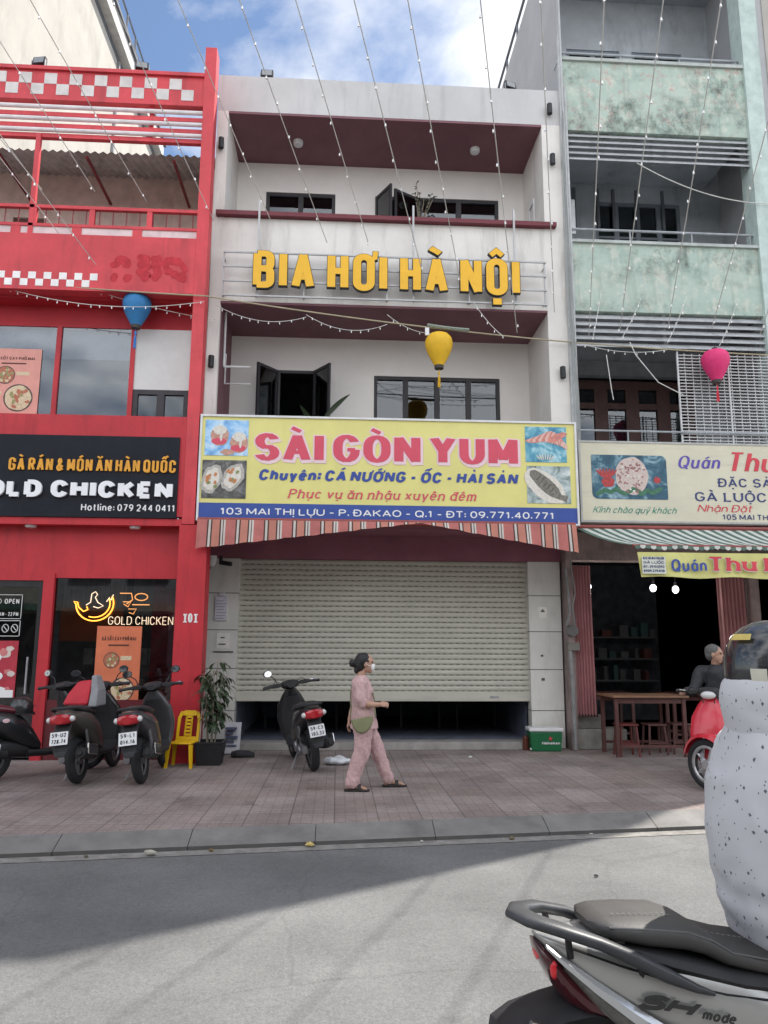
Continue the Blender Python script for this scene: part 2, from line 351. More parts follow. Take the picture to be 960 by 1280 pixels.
def _stroke(mb, pts, vw, hw, g, P, z, d):
    vw += 2*g; hw += 2*g
    q = []
    for p in pts:
        p = Vector(p)
        if not q or (p-q[-1]).length > 1e-5: q.append(p)
    if len(q) < 2: return
    closed = (q[0]-q[-1]).length < 1e-4 and len(q) > 3
    s = [Vector((p.x/vw, p.y/hw)) for p in q]; n = len(s)
    L, Rr = [], []
    for i in range(n):
        if closed: a, b = s[i-1 if i else n-2], s[i+1 if i < n-1 else 1]
        else: a, b = s[max(i-1, 0)], s[min(i+1, n-1)]
        d1 = (s[i]-a); d2 = (b-s[i])
        if d1.length < 1e-6: d1 = d2
        if d2.length < 1e-6: d2 = d1
        d1.normalize(); d2.normalize(); n1 = Vector((-d1.y, d1.x)); n2 = Vector((-d2.y, d2.x)); m = n1+n2
        if m.length < .3: m = n1
        m.normalize(); k = 1/max(.62, m.dot(n1)); m = m*.5*k
        c = s[i].copy()
        if not closed and g:
            if i == 0: c -= Vector((d2.x*g/vw, d2.y*g/hw))
            if i == n-1: c += Vector((d1.x*g/vw, d1.y*g/hw))
        L.append(c+m); Rr.append(c-m)
    L = [Vector((p.x*vw, p.y*hw)) for p in L]; Rr = [Vector((p.x*vw, p.y*hw)) for p in Rr]
    lf = mb.add([P(p.x, p.y, z+4e-5*i) for i, p in enumerate(L)]); rf = mb.add([P(p.x, p.y, z+4e-5*i) for i, p in enumerate(Rr)])
    lb = mb.add([P(p.x, p.y, z-d) for p in L]); rb = mb.add([P(p.x, p.y, z-d) for p in Rr])
    for i in range(n-1):
        mb.face((lf+i, rf+i, rf+i+1, lf+i+1)); mb.face((lf+i, lf+i+1, lb+i+1, lb+i)); mb.face((rf+i+1, rf+i, rb+i, rb+i+1))
    if not closed: mb.face((lf, lb, rb, rf)); mb.face((lf+n-1, rf+n-1, rb+n-1, lb+n-1))
def text(mb, s, O, h, width=None, vw=.16, hw=.14, sp=.16, shear=0, g=0, d=.003, base=0.0, RX=(1, 0, 0), UP=(0, 0, 1), NO=(0, -1, 0), serif=0, wf=1.0, align='l', jig=.0004, space=.42, block=0):
    """letters of cap height h from point O; width fits the whole line"""
    G = GB if block else globals()['G']
    O, RX, UP, NO = Vector(O), Vector(RX), Vector(UP), Vector(NO)
    items = []; x = 0
    def gw(ch): return G[ch][0]*wf
    seq = []
    for ch in s:
        if ch == ' ': seq.append((None, [])); continue
        bar = ch in 'Đđ'
        dch = {'Đ': 'D', 'đ': 'd'}.get(ch, ch); dec = unicodedata.normalize('NFD', dch)
        seq.append((dec[0], [ord(c) for c in dec[1:]]+([1] if bar else [])))
    nat = sum((space if c is None else gw(c)) for c, m in seq); fix = sum((0 if c is None else (vw+sp)) for c, m in seq)-sp
    fx = 1.0 if width is None else max(.15, (width/h-fix)/max(nat, .01))
    tot = nat*fx+fix; x = {'l': 0, 'c': -tot/2, 'r': -tot}[align]; cnt = [0]
    def P(px, py, z): return O+RX*((px+shear*py)*h)+UP*(py*h)+NO*z
    def st(pts, v=None, hh=None):
        cnt[0] += 1; _stroke(mb, pts, v or vw, hh or hw, g, P, base+d+jig*(cnt[0] % 7), d+jig*(cnt[0] % 7)*.5)
    for c, marks in seq:
        if c is None: x += space*fx; continue
        w = gw(c)*fx; up = c.isupper() or c.isdigit()
        for pl in G[c][1]:
            pp = [(x+vw/2+u*w, hw/2+v*(1-hw)) for u, v in pl]
            if c in '.:-i!' and len(pl) == 2 and abs(pl[0][1]-pl[1][1]) < .15 and pl[0][0] == pl[1][0]: pp = [(pp[0][0], pp[0][1]), (pp[0][0], pp[0][1]+vw*.9)]
            run = [pp[0]]
            for i in range(1, len(pp)):   # break at sharp corners
                run.append(pp[i])
                if i < len(pp)-1:
                    a, b_ = Vector((pp[i][0]-pp[i-1][0], pp[i][1]-pp[i-1][1])), Vector((pp[i+1][0]-pp[i][0], pp[i+1][1]-pp[i][1]))
                    if a.length > 1e-5 and b_.length > 1e-5 and a.normalized().dot(b_.normalized()) < -.2: st(run); run = [pp[i]]
            st(run)
            if serif:
                for e, o in ((0, 1), (-1, -2)):
                    if abs(pp[e][0]-pp[o][0]) < .25*abs(pp[e][1]-pp[o][1]) and abs(pp[e][1]-pp[o][1]) > .2:
                        yy = pp[e][1]; yy += hw/2 if yy < .3 else -hw/2 if yy > .6 else 0
                        st([(pp[e][0]-serif, yy if yy > .3 else hw*.5), (pp[e][0]+serif, yy if yy > .3 else hw*.5)])
        cx = x+vw/2+w/2; top = (1.0 if up or c in 'bdhklt' else .74)+.045; mw = min(.2, max(.15, w*.3)); mh = .13; pv, ph = min(vw, .17), min(hw, .13)
        if c == 'i': top = .78
        circ = 0x302 in marks or 0x306 in marks; y0 = top+ph*.3
        for mk in marks:
            if mk == 0x302: st([(cx-mw, y0), (cx, y0+mh), (cx+mw, y0)], pv*.8, ph)
            elif mk == 0x306: st([(cx+mw*math.cos(R(a)), y0+mh-mh*math.sin(R(a))) for a in range(0, 181, 30)], pv*.8, ph*.9)
        for mk in marks:
            yy, xx = (y0+mh*.75, cx+mw*.95) if circ else (y0, cx)
            if mk == 0x300: st([(xx-mw*1.0, yy+mh*1.05), (xx+mw*.6, yy)], pv, ph)
            elif mk == 0x301: st([(xx-mw*.6, yy), (xx+mw*1.0, yy+mh*1.05)], pv, ph)
            elif mk == 0x303: st([(xx-mw, yy), (xx-mw*.4, yy+mh*.7), (xx+mw*.4, yy+mh*.2), (xx+mw, yy+mh*.9)], pv*.6, ph*.8)
            elif mk == 0x309: st([(xx-mw*.5, yy+mh*1.1), (xx+mw*.2, yy+mh*1.2), (xx+mw*.3, yy+mh*.6), (xx-mw*.05, yy+mh*.1)], pv*.6, ph*.7)
            elif mk == 0x323: st([(cx-vw*.55, -.17), (cx+vw*.55, -.17)])
            elif mk == 0x31b:
                hx, hy = (x+vw+w, top-.05)
                st([(hx-vw*.9, hy-.16), (hx, hy-.10), (hx+.02, hy+.08)], pv*.75, ph*.75)
            elif mk == 1: st([(x-.1, .52), (x+vw+w*.4, .52)]) if up else st([(x+w*.5, .86), (x+vw+w+.08, .86)])
        x += vw+w+sp
    return tot*h

# ------------------------------------------------------------------ palette
white_wall = M('white_wall', (.71, .68, .64), .85, var=.09, scale=1.2, dirt=(.34, .32, .30), dirtf=.6, dirts=(2.6, 2.6, .35), bump=.15, bscale=40)
white_in = M('white_inner_wall', (.80, .765, .73), .9, var=.05, scale=1.5, bump=.1)
grey_para = M('grey_parapet', (.52, .51, .505), .85, var=.07, scale=1.3, dirt=(.26, .25, .25), dirtf=.4, dirts=(3, 3, .4))
maroon = M('maroon_paint', S(122, 84, 92, 1.0), .7, var=.1, scale=2)
maroon_trim = M('maroon_trim', S(120, 52, 62, .8), .6, var=.12)
red_paint = M('red_paint', (.58, .055, .068), .55, var=.2, scale=1.3, dirt=(.30, .03, .04), dirtf=.6, dirts=(3, 3, .4), dirtlo=.50)
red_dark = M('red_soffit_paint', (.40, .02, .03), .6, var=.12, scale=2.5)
red_deep = M('red_column_paint', (.47, .025, .036), .5, var=.15, scale=2, dirt=(.20, .012, .018), dirtf=.6, dirts=(4, 4, .5), dirtlo=.52)
pale_paint = M('pale_pink_paint', S(225, 205, 205, .9), .7, dirt=S(150, 130, 130), dirtf=.4)
tile_white = M('white_wall_tile', (.62, .61, .57), .35, var=.05, scale=3, dirt=(.42, .39, .34), dirtf=.5, dirts=(3, 3, .8))
shutter_m = M('shutter_enamel', (.50, .485, .415), .5, var=.06, scale=2.0, dirt=(.34, .325, .28), dirtf=.6, dirts=(.5, 1, 9))
dark_wood = M('dark_window_frame', S(52, 50, 54), .5, var=.25)
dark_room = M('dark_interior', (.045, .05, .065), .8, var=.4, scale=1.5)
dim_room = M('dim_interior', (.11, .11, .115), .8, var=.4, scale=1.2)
black_m = M('black_plastic', (.018, .018, .02), .45, var=.3)
black_board = M('black_sign_board', (.011, .013, .020), .55, var=.2, spec=.2)
steel = M('grey_steel', (.30, .30, .31), .5, .4, var=.2)
white_metal = M('white_painted_metal', (.66, .66, .66), .45, var=.1)
concrete = M('concrete', (.30, .28, .265), .9, var=.2, scale=3, dirt=(.16, .15, .14), dirtf=.6, bump=.3)
wall_beige = M('beige_render', (.42, .395, .355), .9, var=.09, scale=.9, dirt=(.25, .235, .21), dirtf=.55, dirts=(.9, .9, .35), bump=.2)
wall_grey = M('grey_render', (.40, .40, .41), .9, var=.09, scale=.9, dirt=(.24, .24, .25), dirtf=.5, dirts=(1, 1, .3))
blue_grey = M('faded_blue_grey_paint', (.40, .425, .45), .85, var=.16, scale=1.2, dirt=(.16, .17, .19), dirtf=.6, dirts=(2, 2, .5))
win_glass = glass('window_glass', (.50, .55, .58), .03)
shop_glass = glass('shop_glass', (.55, .55, .55), .01)
sky_glass = glass('reflective_glass', (.62, .66, .70), .05, .04)

def mat_green():
    m = bpy.data.materials.new('peeling_green_paint'); m.use_nodes = True; n = m.node_tree; b = n.nodes['Principled BSDF']; b.inputs['Roughness'].default_value = .9
    t = n.nodes.new('ShaderNodeTexCoord')
    def noise(sc, det, ro, mp=None, src='Object'):
        x = n.nodes.new('ShaderNodeTexNoise'); x.inputs['Scale'].default_value = sc; x.inputs['Detail'].default_value = det; x.inputs['Roughness'].default_value = ro
        s = t.outputs[src]
        if mp:
            q = n.nodes.new('ShaderNodeMapping'); q.inputs['Scale'].default_value = mp; n.links.new(s, q.inputs[0]); s = q.outputs[0]
        n.links.new(s, x.inputs['Vector']); return x.outputs['Fac']
    def mr(s, a, bb, f=1.0):
        r = n.nodes.new('ShaderNodeMapRange'); r.inputs[1].default_value = a; r.inputs[2].default_value = bb; r.inputs[4].default_value = f; n.links.new(s, r.inputs[0]); return r.outputs[0]
    def mix(f, a, c):
        x = n.nodes.new('ShaderNodeMix'); x.data_type = 'RGBA'; n.links.new(f, x.inputs[0])
        for i, v in ((6, a), (7, c)):
            if isinstance(v, tuple): x.inputs[i].default_value = v+(1,)
            else: n.links.new(v, x.inputs[i])
        return x.outputs[2]
    def mul(a, c):
        x = n.nodes.new('ShaderNodeMath'); x.operation = 'MULTIPLY'; n.links.new(a, x.inputs[0]); n.links.new(c, x.inputs[1]); return x.outputs[0]
    col = mix(mr(noise(1.3, 6, .6), .35, .7), (.38, .48, .42), (.47, .55, .48))
    col = mix(mr(noise(6, 8, .7, (1, 1, .8)), .52, .6, .75), col, (.56, .58, .50))
    col = mix(mul(mr(noise(7, 10, .75), .53, .60, .55), mr(noise(.9, 3, .5, (1.0, 1, 1.6)), .46, .60)), col, (.50, .26, .25))
    col = mix(mul(mr(noise(4, 10, .75, (1, 1, .7)), .44, .66, .9), mr(noise(.7, 4, .6, (.8, 1, 2.2)), .42, .58)), col, (.07, .08, .07))
    col = mix(mr(noise(2.2, 7, .62, (3.2, 3.2, .32)), .52, .72, .55), col, (.22, .27, .23))
    n.links.new(col, b.inputs['Base Color'])
    bu = n.nodes.new('ShaderNodeBump'); bu.inputs['Strength'].default_value = .35; bu.inputs['Distance'].default_value = .01; n.links.new(noise(9, 10, .75), bu.inputs['Height']); n.links.new(bu.outputs[0], b.inputs['Normal'])
    return m
green_wall = mat_green()

def mat_tiles():
    m = bpy.data.materials.new('terracotta_paving'); m.use_nodes = True; n = m.node_tree; b = n.nodes['Principled BSDF']; b.inputs['Roughness'].default_value = .75
    t = n.nodes.new('ShaderNodeTexCoord')
    br = n.nodes.new('ShaderNodeTexBrick'); br.offset = 0; br.inputs['Scale'].default_value = 1.0; br.inputs['Brick Width'].default_value = .4; br.inputs['Row Height'].default_value = .4
    br.inputs['Mortar Size'].default_value = .006; br.inputs['Mortar Smooth'].default_value = .3; br.inputs['Bias'].default_value = 0
    br.inputs['Color1'].default_value = (.25, .195, .178, 1); br.inputs['Color2'].default_value = (.31, .26, .242, 1); br.inputs['Mortar'].default_value = (.165, .135, .125, 1)
    n.links.new(t.outputs['Object'], br.inputs['Vector'])
    b2 = n.nodes.new('ShaderNodeTexBrick'); b2.offset = 0; b2.inputs['Scale'].default_value = 1.0; b2.inputs['Brick Width'].default_value = .1; b2.inputs['Row Height'].default_value = .1
    b2.inputs['Mortar Size'].default_value = .005; b2.inputs['Color1'].default_value = (1, 1, 1, 1); b2.inputs['Color2'].default_value = (.9, .9, .9, 1); b2.inputs['Mortar'].default_value = (.72, .72, .72, 1)
    n.links.new(t.outputs['Object'], b2.inputs['Vector'])
    mu = n.nodes.new('ShaderNodeMix'); mu.data_type = 'RGBA'; mu.blend_type = 'MULTIPLY'; mu.inputs[0].default_value = 1
    n.links.new(br.outputs[0], mu.inputs[6]); n.links.new(b2.outputs[0], mu.inputs[7])
    no = n.nodes.new('ShaderNodeTexNoise'); no.inputs['Scale'].default_value = 1.1; no.inputs['Detail'].default_value = 9; no.inputs['Roughness'].default_value = .65; n.links.new(t.outputs['Object'], no.inputs['Vector'])
    rp = n.nodes.new('ShaderNodeMapRange'); rp.inputs[1].default_value = .3; rp.inputs[2].default_value = .72; rp.inputs[3].default_value = .62; rp.inputs[4].default_value = 1.22; n.links.new(no.outputs['Fac'], rp.inputs[0])
    m2 = n.nodes.new('ShaderNodeMix'); m2.data_type = 'RGBA'; m2.blend_type = 'MULTIPLY'; m2.inputs[0].default_value = 1; n.links.new(mu.outputs[2], m2.inputs[6]); n.links.new(rp.outputs[0], m2.inputs[7])
    n3 = n.nodes.new('ShaderNodeTexNoise'); n3.inputs['Scale'].default_value = 70; n3.inputs['Detail'].default_value = 3; n.links.new(t.outputs['Object'], n3.inputs['Vector'])
    r3 = n.nodes.new('ShaderNodeMapRange'); r3.inputs[1].default_value = .3; r3.inputs[2].default_value = .7; r3.inputs[3].default_value = .8; r3.inputs[4].default_value = 1.2; n.links.new(n3.outputs['Fac'], r3.inputs[0])
    m3 = n.nodes.new('ShaderNodeMix'); m3.data_type = 'RGBA'; m3.blend_type = 'MULTIPLY'; m3.inputs[0].default_value = 1; n.links.new(m2.outputs[2], m3.inputs[6]); n.links.new(r3.outputs[0], m3.inputs[7])
    sn = n.nodes.new('ShaderNodeTexNoise'); sn.inputs['Scale'].default_value = 2.4; sn.inputs['Detail'].default_value = 7; sn.inputs['Roughness'].default_value = .7; n.links.new(t.outputs['Object'], sn.inputs['Vector'])
    sr = n.nodes.new('ShaderNodeMapRange'); sr.inputs[1].default_value = .56; sr.inputs[2].default_value = .70; sr.inputs[3].default_value = 1; sr.inputs[4].default_value = .58; n.links.new(sn.outputs['Fac'], sr.inputs[0])
    m4 = n.nodes.new('ShaderNodeMix'); m4.data_type = 'RGBA'; m4.blend_type = 'MULTIPLY'; m4.inputs[0].default_value = 1; n.links.new(m3.outputs[2], m4.inputs[6]); n.links.new(sr.outputs[0], m4.inputs[7])
    n.links.new(m4.outputs[2], b.inputs['Base Color'])
    bu = n.nodes.new('ShaderNodeBump'); bu.inputs['Strength'].default_value = .5; bu.inputs['Distance'].default_value = .004; bu.invert = True; n.links.new(br.outputs['Fac'], bu.inputs['Height']); n.links.new(bu.outputs[0], b.inputs['Normal'])
    return m
def mat_asphalt():
    m = bpy.data.materials.new('worn_grey_asphalt'); m.use_nodes = True; n = m.node_tree; b = n.nodes['Principled BSDF']; b.inputs['Roughness'].default_value = .88; b.inputs['Specular IOR Level'].default_value = .25
    t = n.nodes.new('ShaderNodeTexCoord')
    def no(sc, d, r):
        x = n.nodes.new('ShaderNodeTexNoise'); x.inputs['Scale'].default_value = sc; x.inputs['Detail'].default_value = d; x.inputs['Roughness'].default_value = r; n.links.new(t.outputs['Object'], x.inputs['Vector']); return x.outputs['Fac']
    vo = n.nodes.new('ShaderNodeTexVoronoi'); vo.inputs['Scale'].default_value = 95; n.links.new(t.outputs['Object'], vo.inputs['Vector'])
    rp = n.nodes.new('ShaderNodeValToRGB'); e = rp.color_ramp.elements; e[0].color = (.130, .130, .129, 1); e[1].color = (.172, .171, .168, 1); e[0].position = .1; e[1].position = .9
    n.links.new(vo.outputs['Color'], rp.inputs[0])
    r1 = n.nodes.new('ShaderNodeMapRange'); r1.inputs[1].default_value = .3; r1.inputs[2].default_value = .7; r1.inputs[3].default_value = .78; r1.inputs[4].default_value = 1.18; n.links.new(no(.9, 8, .6), r1.inputs[0])
    m1 = n.nodes.new('ShaderNodeMix'); m1.data_type = 'RGBA'; m1.blend_type = 'MULTIPLY'; m1.inputs[0].default_value = 1; n.links.new(rp.outputs[0], m1.inputs[6]); n.links.new(r1.outputs[0], m1.inputs[7])
    r2 = n.nodes.new('ShaderNodeMapRange'); r2.inputs[1].default_value = .3; r2.inputs[2].default_value = .7; r2.inputs[3].default_value = .88; r2.inputs[4].default_value = 1.1; n.links.new(no(28, 6, .7), r2.inputs[0])
    m2 = n.nodes.new('ShaderNodeMix'); m2.data_type = 'RGBA'; m2.blend_type = 'MULTIPLY'; m2.inputs[0].default_value = 1; n.links.new(m1.outputs[2], m2.inputs[6]); n.links.new(r2.outputs[0], m2.inputs[7])
    # worn patches, hairline cracks and oil spots
    def mrange(s, a, c, lo, hi):
        r = n.nodes.new('ShaderNodeMapRange'); r.inputs[1].default_value = a; r.inputs[2].default_value = c; r.inputs[3].default_value = lo; r.inputs[4].default_value = hi; n.links.new(s, r.inputs[0]); return r.outputs[0]
    def mulc(a, s):
        x = n.nodes.new('ShaderNodeMix'); x.data_type = 'RGBA'; x.blend_type = 'MULTIPLY'; x.inputs[0].default_value = 1; n.links.new(a, x.inputs[6]); n.links.new(s, x.inputs[7]); return x.outputs[2]
    wv = n.nodes.new('ShaderNodeTexNoise'); wv.inputs['Scale'].default_value = 1.3; wv.inputs['Detail'].default_value = 5; n.links.new(t.outputs['Object'], wv.inputs['Vector'])
    mv = n.nodes.new('ShaderNodeMix'); mv.data_type = 'VECTOR'; mv.inputs[0].default_value = .28; n.links.new(t.outputs['Object'], mv.inputs[4]); n.links.new(wv.outputs['Color'], mv.inputs[5])
    cr = n.nodes.new('ShaderNodeTexVoronoi'); cr.feature = 'DISTANCE_TO_EDGE'; cr.inputs['Scale'].default_value = .55; n.links.new(mv.outputs[1], cr.inputs['Vector'])
    c0 = mulc(m2.outputs[2], mrange(cr.outputs['Distance'], .0, .006, .87, 1.0))
    c0 = mulc(c0, mrange(no(.35, 3, .5), .42, .60, .90, 1.06)); c0 = mulc(c0, mrange(no(2.7, 4, .6), .66, .74, 1.0, .80))
    n.links.new(c0, b.inputs['Base Color'])
    bu = n.nodes.new('ShaderNodeBump'); bu.inputs['Strength'].default_value = .5; bu.inputs['Distance'].default_value = .004; n.links.new(vo.outputs['Distance'], bu.inputs['Height']); n.links.new(bu.outputs[0], b.inputs['Normal'])
    return m

# ------------------------------------------------------------------ ground
mb = MB(); mb.poly([(-300, -300, 0), (300, -300, 0), (300, 300, 0), (-300, 300, 0)]); struct(mb.build('road', mat_asphalt()))
kb = lambda x: 6.92+.123*x            # kerb foot on the road
kt = lambda x: 7.17+.134*x            # kerb top edge
mb = MB(); mb.poly([(-22, kt(-22), .12), (20, kt(20), .12), (20, 17, .12), (-22, 17, .12)]); struct(mb.build('pavement', mat_tiles()))
kerb_m = M('granite_kerb', (.165, .158, .150), .85, var=.28, scale=2.2, dirt=(.12, .115, .11), dirtf=.6, dirts=(1.4, 1.4, 1), bump=.4, bscale=90)
mb = MB(); x = -22.0
while x < 19.9:
    a, c = x+.003, x+1.037
    mb.poly([(a, kb(a), .035), (c, kb(c), .035), (c, kt(c)-.004, .123), (a, kt(a)-.004, .123)]); mb.k = 1; mb.poly([(a, kb(a), -.01), (c, kb(c), -.01), (c, kb(c), .035), (a, kb(a), .035)]); mb.k = 0
    x += 1.04
mb.k = 1; mb.poly([(-22, kb(-22)+.01, .02), (20, kb(20)+.01, .02), (20, kt(20)-.01, .105), (-22, kt(-22)-.01, .105)]); struct(mb.build('kerb', [kerb_m, M('kerb_joint_mortar', (.09, .085, .08), .9)]))
gut = M('gutter_dust', (.20, .19, .175), .95, var=.3, scale=8)
mb = MB(); mb.poly([(-22, kb(-22)-.16, .004), (20, kb(20)-.16, .004), (20, kb(20), .004), (-22, kb(-22), .004)]); struct(mb.build('road_edge', gut))

# ------------------------------------------------------------------ helpers for buildings
def wall_holes(mb, x0, x1, z0, z1, y0, y1, holes):
    """wall slab with rectangular openings, butt-jointed"""
    xs = sorted({x0, x1, *[h[0] for h in holes], *[h[1] for h in holes]})
    for a, b in zip(xs, xs[1:]):
        cut = sorted([(h[2], h[3]) for h in holes if h[0] <= a+1e-6 and h[1] >= b-1e-6]); z = z0
        for c, d in cut:
            if c > z+1e-6: mb.box(a, b, y0, y1, z, c)
            z = d
        if z < z1-1e-6: mb.box(a, b, y0, y1, z, z1)
def window(parent, x0, x1, z0, z1, y, n=2, fm=None, gm=None, t=.06, dep=.07, mid=None, name='window', gap=0.0):
    mb = MB(); mb.box(x0, x0+t, y, y+dep, z0, z1).box(x1-t, x1, y, y+dep, z0, z1).box(x0+t, x1-t, y, y+dep, z0, z0+t).box(x0+t, x1-t, y, y+dep, z1-t, z1)
    for i in range(1, n):
        xm = x0+(x1-x0)*i/n; mb.box(xm-t*.75, xm+t*.75, y-.004, y+dep-.004, z0+t, z1-t)
        if gap: pass
    if mid:
        for i in range(n):
            a = x0+(x1-x0)*i/n+(t if i == 0 else t*.75); b = x0+(x1-x0)*(i+1)/n-(t if i == n-1 else t*.75)
            for zm in mid: mb.box(a, b, y+.006, y+dep-.01, zm-t*.35, zm+t*.35)
    w = mb.build(name, fm or dark_wood, parent)
    mb = MB(); mb.box(x0+t*.5, x1-t*.5, y+dep*.5, y+dep*.5+.006, z0+t*.5, z1-t*.5); mb.build('pane', gm or win_glass, w)
    return w
def sash(parent, hinge, w, z0, z1, ang, fm=None, t=.05):
    """an opened casement: hinge (x,y), swung ang degrees from the wall towards -Y"""
    mb = MB(); d = .035
    mb.box(0, t, -d, 0, z0, z1).box(w-t, w, -d, 0, z0, z1).box(t, w-t, -d, 0, z0, z0+t).box(t, w-t, -d, 0, z1-t, z1)
    g = MB(); g.box(t*.6, w-t*.6, -d*.6, -d*.4, z0+t*.6, z1-t*.6)
    m = Matrix.Translation((hinge[0], hinge[1], 0)) @ Matrix.Rotation(R(ang), 4, 'Z')
    mb.xf(m); g.xf(m); o = mb.build('casement', fm or dark_wood, parent); g.build('pane', win_glass, o)

# ------------------------------------------------------------------ white shophouse in the middle
B = thing('shophouse', 'white three storey shophouse with maroon balcony ceilings and a half lowered shutter', 'building', (.75, 12.2, .12))
mb = MB()
mb.box(-2.08, -1.90, 11.4, 12.7, 3.42, 10.30); mb.box(3.29, 3.60, 11.4, 12.7, 3.42, 10.30)
mb.box(-1.90, 3.29, 11.4, 11.58, 6.98, 8.40)          # balcony front under the big letters
mb.box(-1.90, 3.29, 11.4, 11.58, 3.46, 4.45)          # lower balcony front behind the signboard
mb.box(-2.08, -1.90, 12.7, 17, .12, 10.9); mb.box(3.40, 3.60, 12.7, 17, .12, 10.9); mb.box(-1.9, 3.4, 16.8, 17, .12, 10.9)
mb.build('wall', white_wall, B)
mb = MB(); mb.box(-2.08, 3.60, 11.4, 11.6, 10.30, 10.955); mb.box(-2.08, -1.9, 11.6, 17, 10.303, 10.95); mb.box(3.42, 3.6, 11.6, 17, 10.303, 10.95); mb.build('parapet', grey_para, B)
mb = MB(); mb.box(-1.9, 3.42, 11.6, 16.8, 10.33, 10.5); mb.build('roof_slab', concrete, B)
mb = MB()
wall_holes(mb, -1.9, 3.40, 3.46, 10.26, 12.7, 12.86, [(-1.39, -.15, 8.2, 9.70), (.57, 2.82, 8.2, 9.70), (-1.09, -.43, 4.6, 6.34), (.57, 2.77, 4.6, 6.29)])
mb.build('back_wall', white_in, B)
mb = MB(); mb.box(-1.9, 3.29, 11.404, 12.7, 10.262, 10.30); mb.box(-1.9, 3.29, 11.404, 12.7, 6.944, 6.98); mb.build_each('balcony_ceiling', maroon, B)
mb = MB(); mb.box(-1.9, 3.29, 11.58, 12.7, 7.85, 8.0); mb.box(-1.9, 3.29, 11.58, 12.7, 4.0, 4.15); mb.build_each('balcony_floor', concrete, B)
mb = MB(); mb.box(-1.9, -1.893, 11.5, 12.7, 4.15, 6.944); mb.build('side_panel', maroon, B)
mb = MB(); mb.box(-2.02, 3.46, 11.30, 11.62, 8.405, 8.475); mb.build_each('coping', maroon_trim, B)
# dark rooms behind the windows
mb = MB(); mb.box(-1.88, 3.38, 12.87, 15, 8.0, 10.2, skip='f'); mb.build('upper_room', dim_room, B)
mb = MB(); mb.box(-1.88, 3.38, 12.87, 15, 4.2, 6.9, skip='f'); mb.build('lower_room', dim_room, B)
window(B, -1.39, -.15, 8.2, 9.70, 12.72, 2)
w = window(B, 1.36, 2.82, 8.2, 9.70, 12.72, 2)
mb = MB(); mb.box(.57, .63, 12.72, 12.79, 8.2, 9.7).box(.63, 1.36, 12.72, 12.79, 9.64, 9.7); mb.build('window_frame', dark_wood, B)
sash(B, (.60, 12.70), .52, 8.2, 9.66, -62); sash(B, (1.38, 12.70), .56, 8.2, 9.68, -148)
mb = MB(); mb.box(-1.09, -1.04, 12.68, 12.79, 4.6, 6.34).box(-.48, -.43, 12.68, 12.79, 4.6, 6.34).box(-1.04, -.48, 12.68, 12.79, 6.29, 6.34); mb.build('window_frame', dark_wood, B)
sash(B, (-1.07, 12.67), .50, 4.6, 6.33, -128); sash(B, (-.45, 12.67), .50, 4.6, 6.33, -56)
window(B, .57, 2.77, 4.6, 6.29, 12.72, 4)
for x in (-.80, 2.28):
    mb = MB(); mb.lathe([(.02, 10.18), (.075, 10.19), (.085, 10.22), (.085, 10.262)], (x, 12.05, 0), 16); mb.build('ceiling_lamp', white_metal, B)
for x, z in ((-1.99, 9.66), (-1.99, 5.95), (3.42, 10.55), (3.44, 9.62), (3.48, 5.92)):
    mb = MB(); mb.lathe([(.03, z-.1), (.045, z-.09), (.045, z+.09), (.03, z+.1)], (x, 11.33, 0), 12); mb.box(x-.015, x+.015, 11.35, 11.4, z-.03, z+.03); mb.build('wall_lamp', black_m, B)
mb = MB(); mb.tube([(-1.86, 11.75, 6.95), (-1.86, 11.75, 6.05), (-1.86, 11.75, 6.03), (-1.45, 11.75, 6.03)], .018).tube([(-1.86, 11.9, 6.3), (-1.86, 11.9, 5.8), (-1.45, 11.9, 5.8)], .015); mb.build('pipe_bracket', white_metal, B)
mb = MB(); mb.box(3.26, 3.285, 11.95, 12.0, 8.4, 9.3).box(3.26, 3.285, 12.25, 12.3, 8.4, 9.3).box(3.26, 3.285, 12.0, 12.25, 9.25, 9.3); mb.build('side_window_frame', white_metal, B)
# ground floor
mb = MB(); zs = [.12, .69, 1.32, 1.91, 2.48, 3.03]
for x0, x1 in ((-2.02, -1.55), (3.05, 3.57)):
    mb.k = 1; mb.box(x0+.008, x1-.008, 12.215, 12.6, .12, 3.03); mb.k = 0
    for a, b in zip(zs, zs[1:]): mb.box(x0, x1, 12.2, 12.5, a+.006, b-.006)
mb.build_each('tiled_pillar', [tile_white, M('dark_grout', (.12, .11, .1), .9)], B)
mb = MB(); mb.box(-2.05, 3.6, 12.22, 12.42, 3.03, 3.40); mb.box(-2.06, 3.62, 11.42, 12.42, 3.40, 3.455); mb.build('lintel', M('brightened_maroon_lintel', S(128, 82, 94, 1.25), .75, var=.15, scale=2), B)  # lintel maroon lightened in its colour because little light reaches it
mb = MB()   # roller shutter: curved slats
prof = []; z = .98; n = 25; pit = (3.03-.98)/n
for i in range(n):
    for k, dy in ((0, .014), (.1, .004), (.3, -.004), (.6, -.005), (.88, .003), (.93, .014)): prof.append((12.335+dy, z+(i+k)*pit))
prof.append((12.349, 3.03)); prof = [(12.33, .82), (12.318, .83), (12.318, .965), (12.33, .975)]+prof
a = mb.add([(-1.55, y, z) for y, z in prof]); b = mb.add([(3.05, y, z) for y, z in prof])
for i in range(len(prof)-1): mb.face((a+i, b+i, b+i+1, a+i+1))
mb.k = 1
for i in range(n):
    zz = z+i*pit+pit*.02; x = -1.5+(.03 if i % 2 else 0)
    while x < 3.0: mb.box(x, x+.055, 12.326, 12.344, zz-.004, zz+.007); x += .105
mb.k = 2; mb.box(2.42, 2.56, 12.312, 12.32, .87, .905)
mb.build('roller_shutter', [shutter_m, M('slot_shadow', (.19, .185, .165), .9), steel], B)
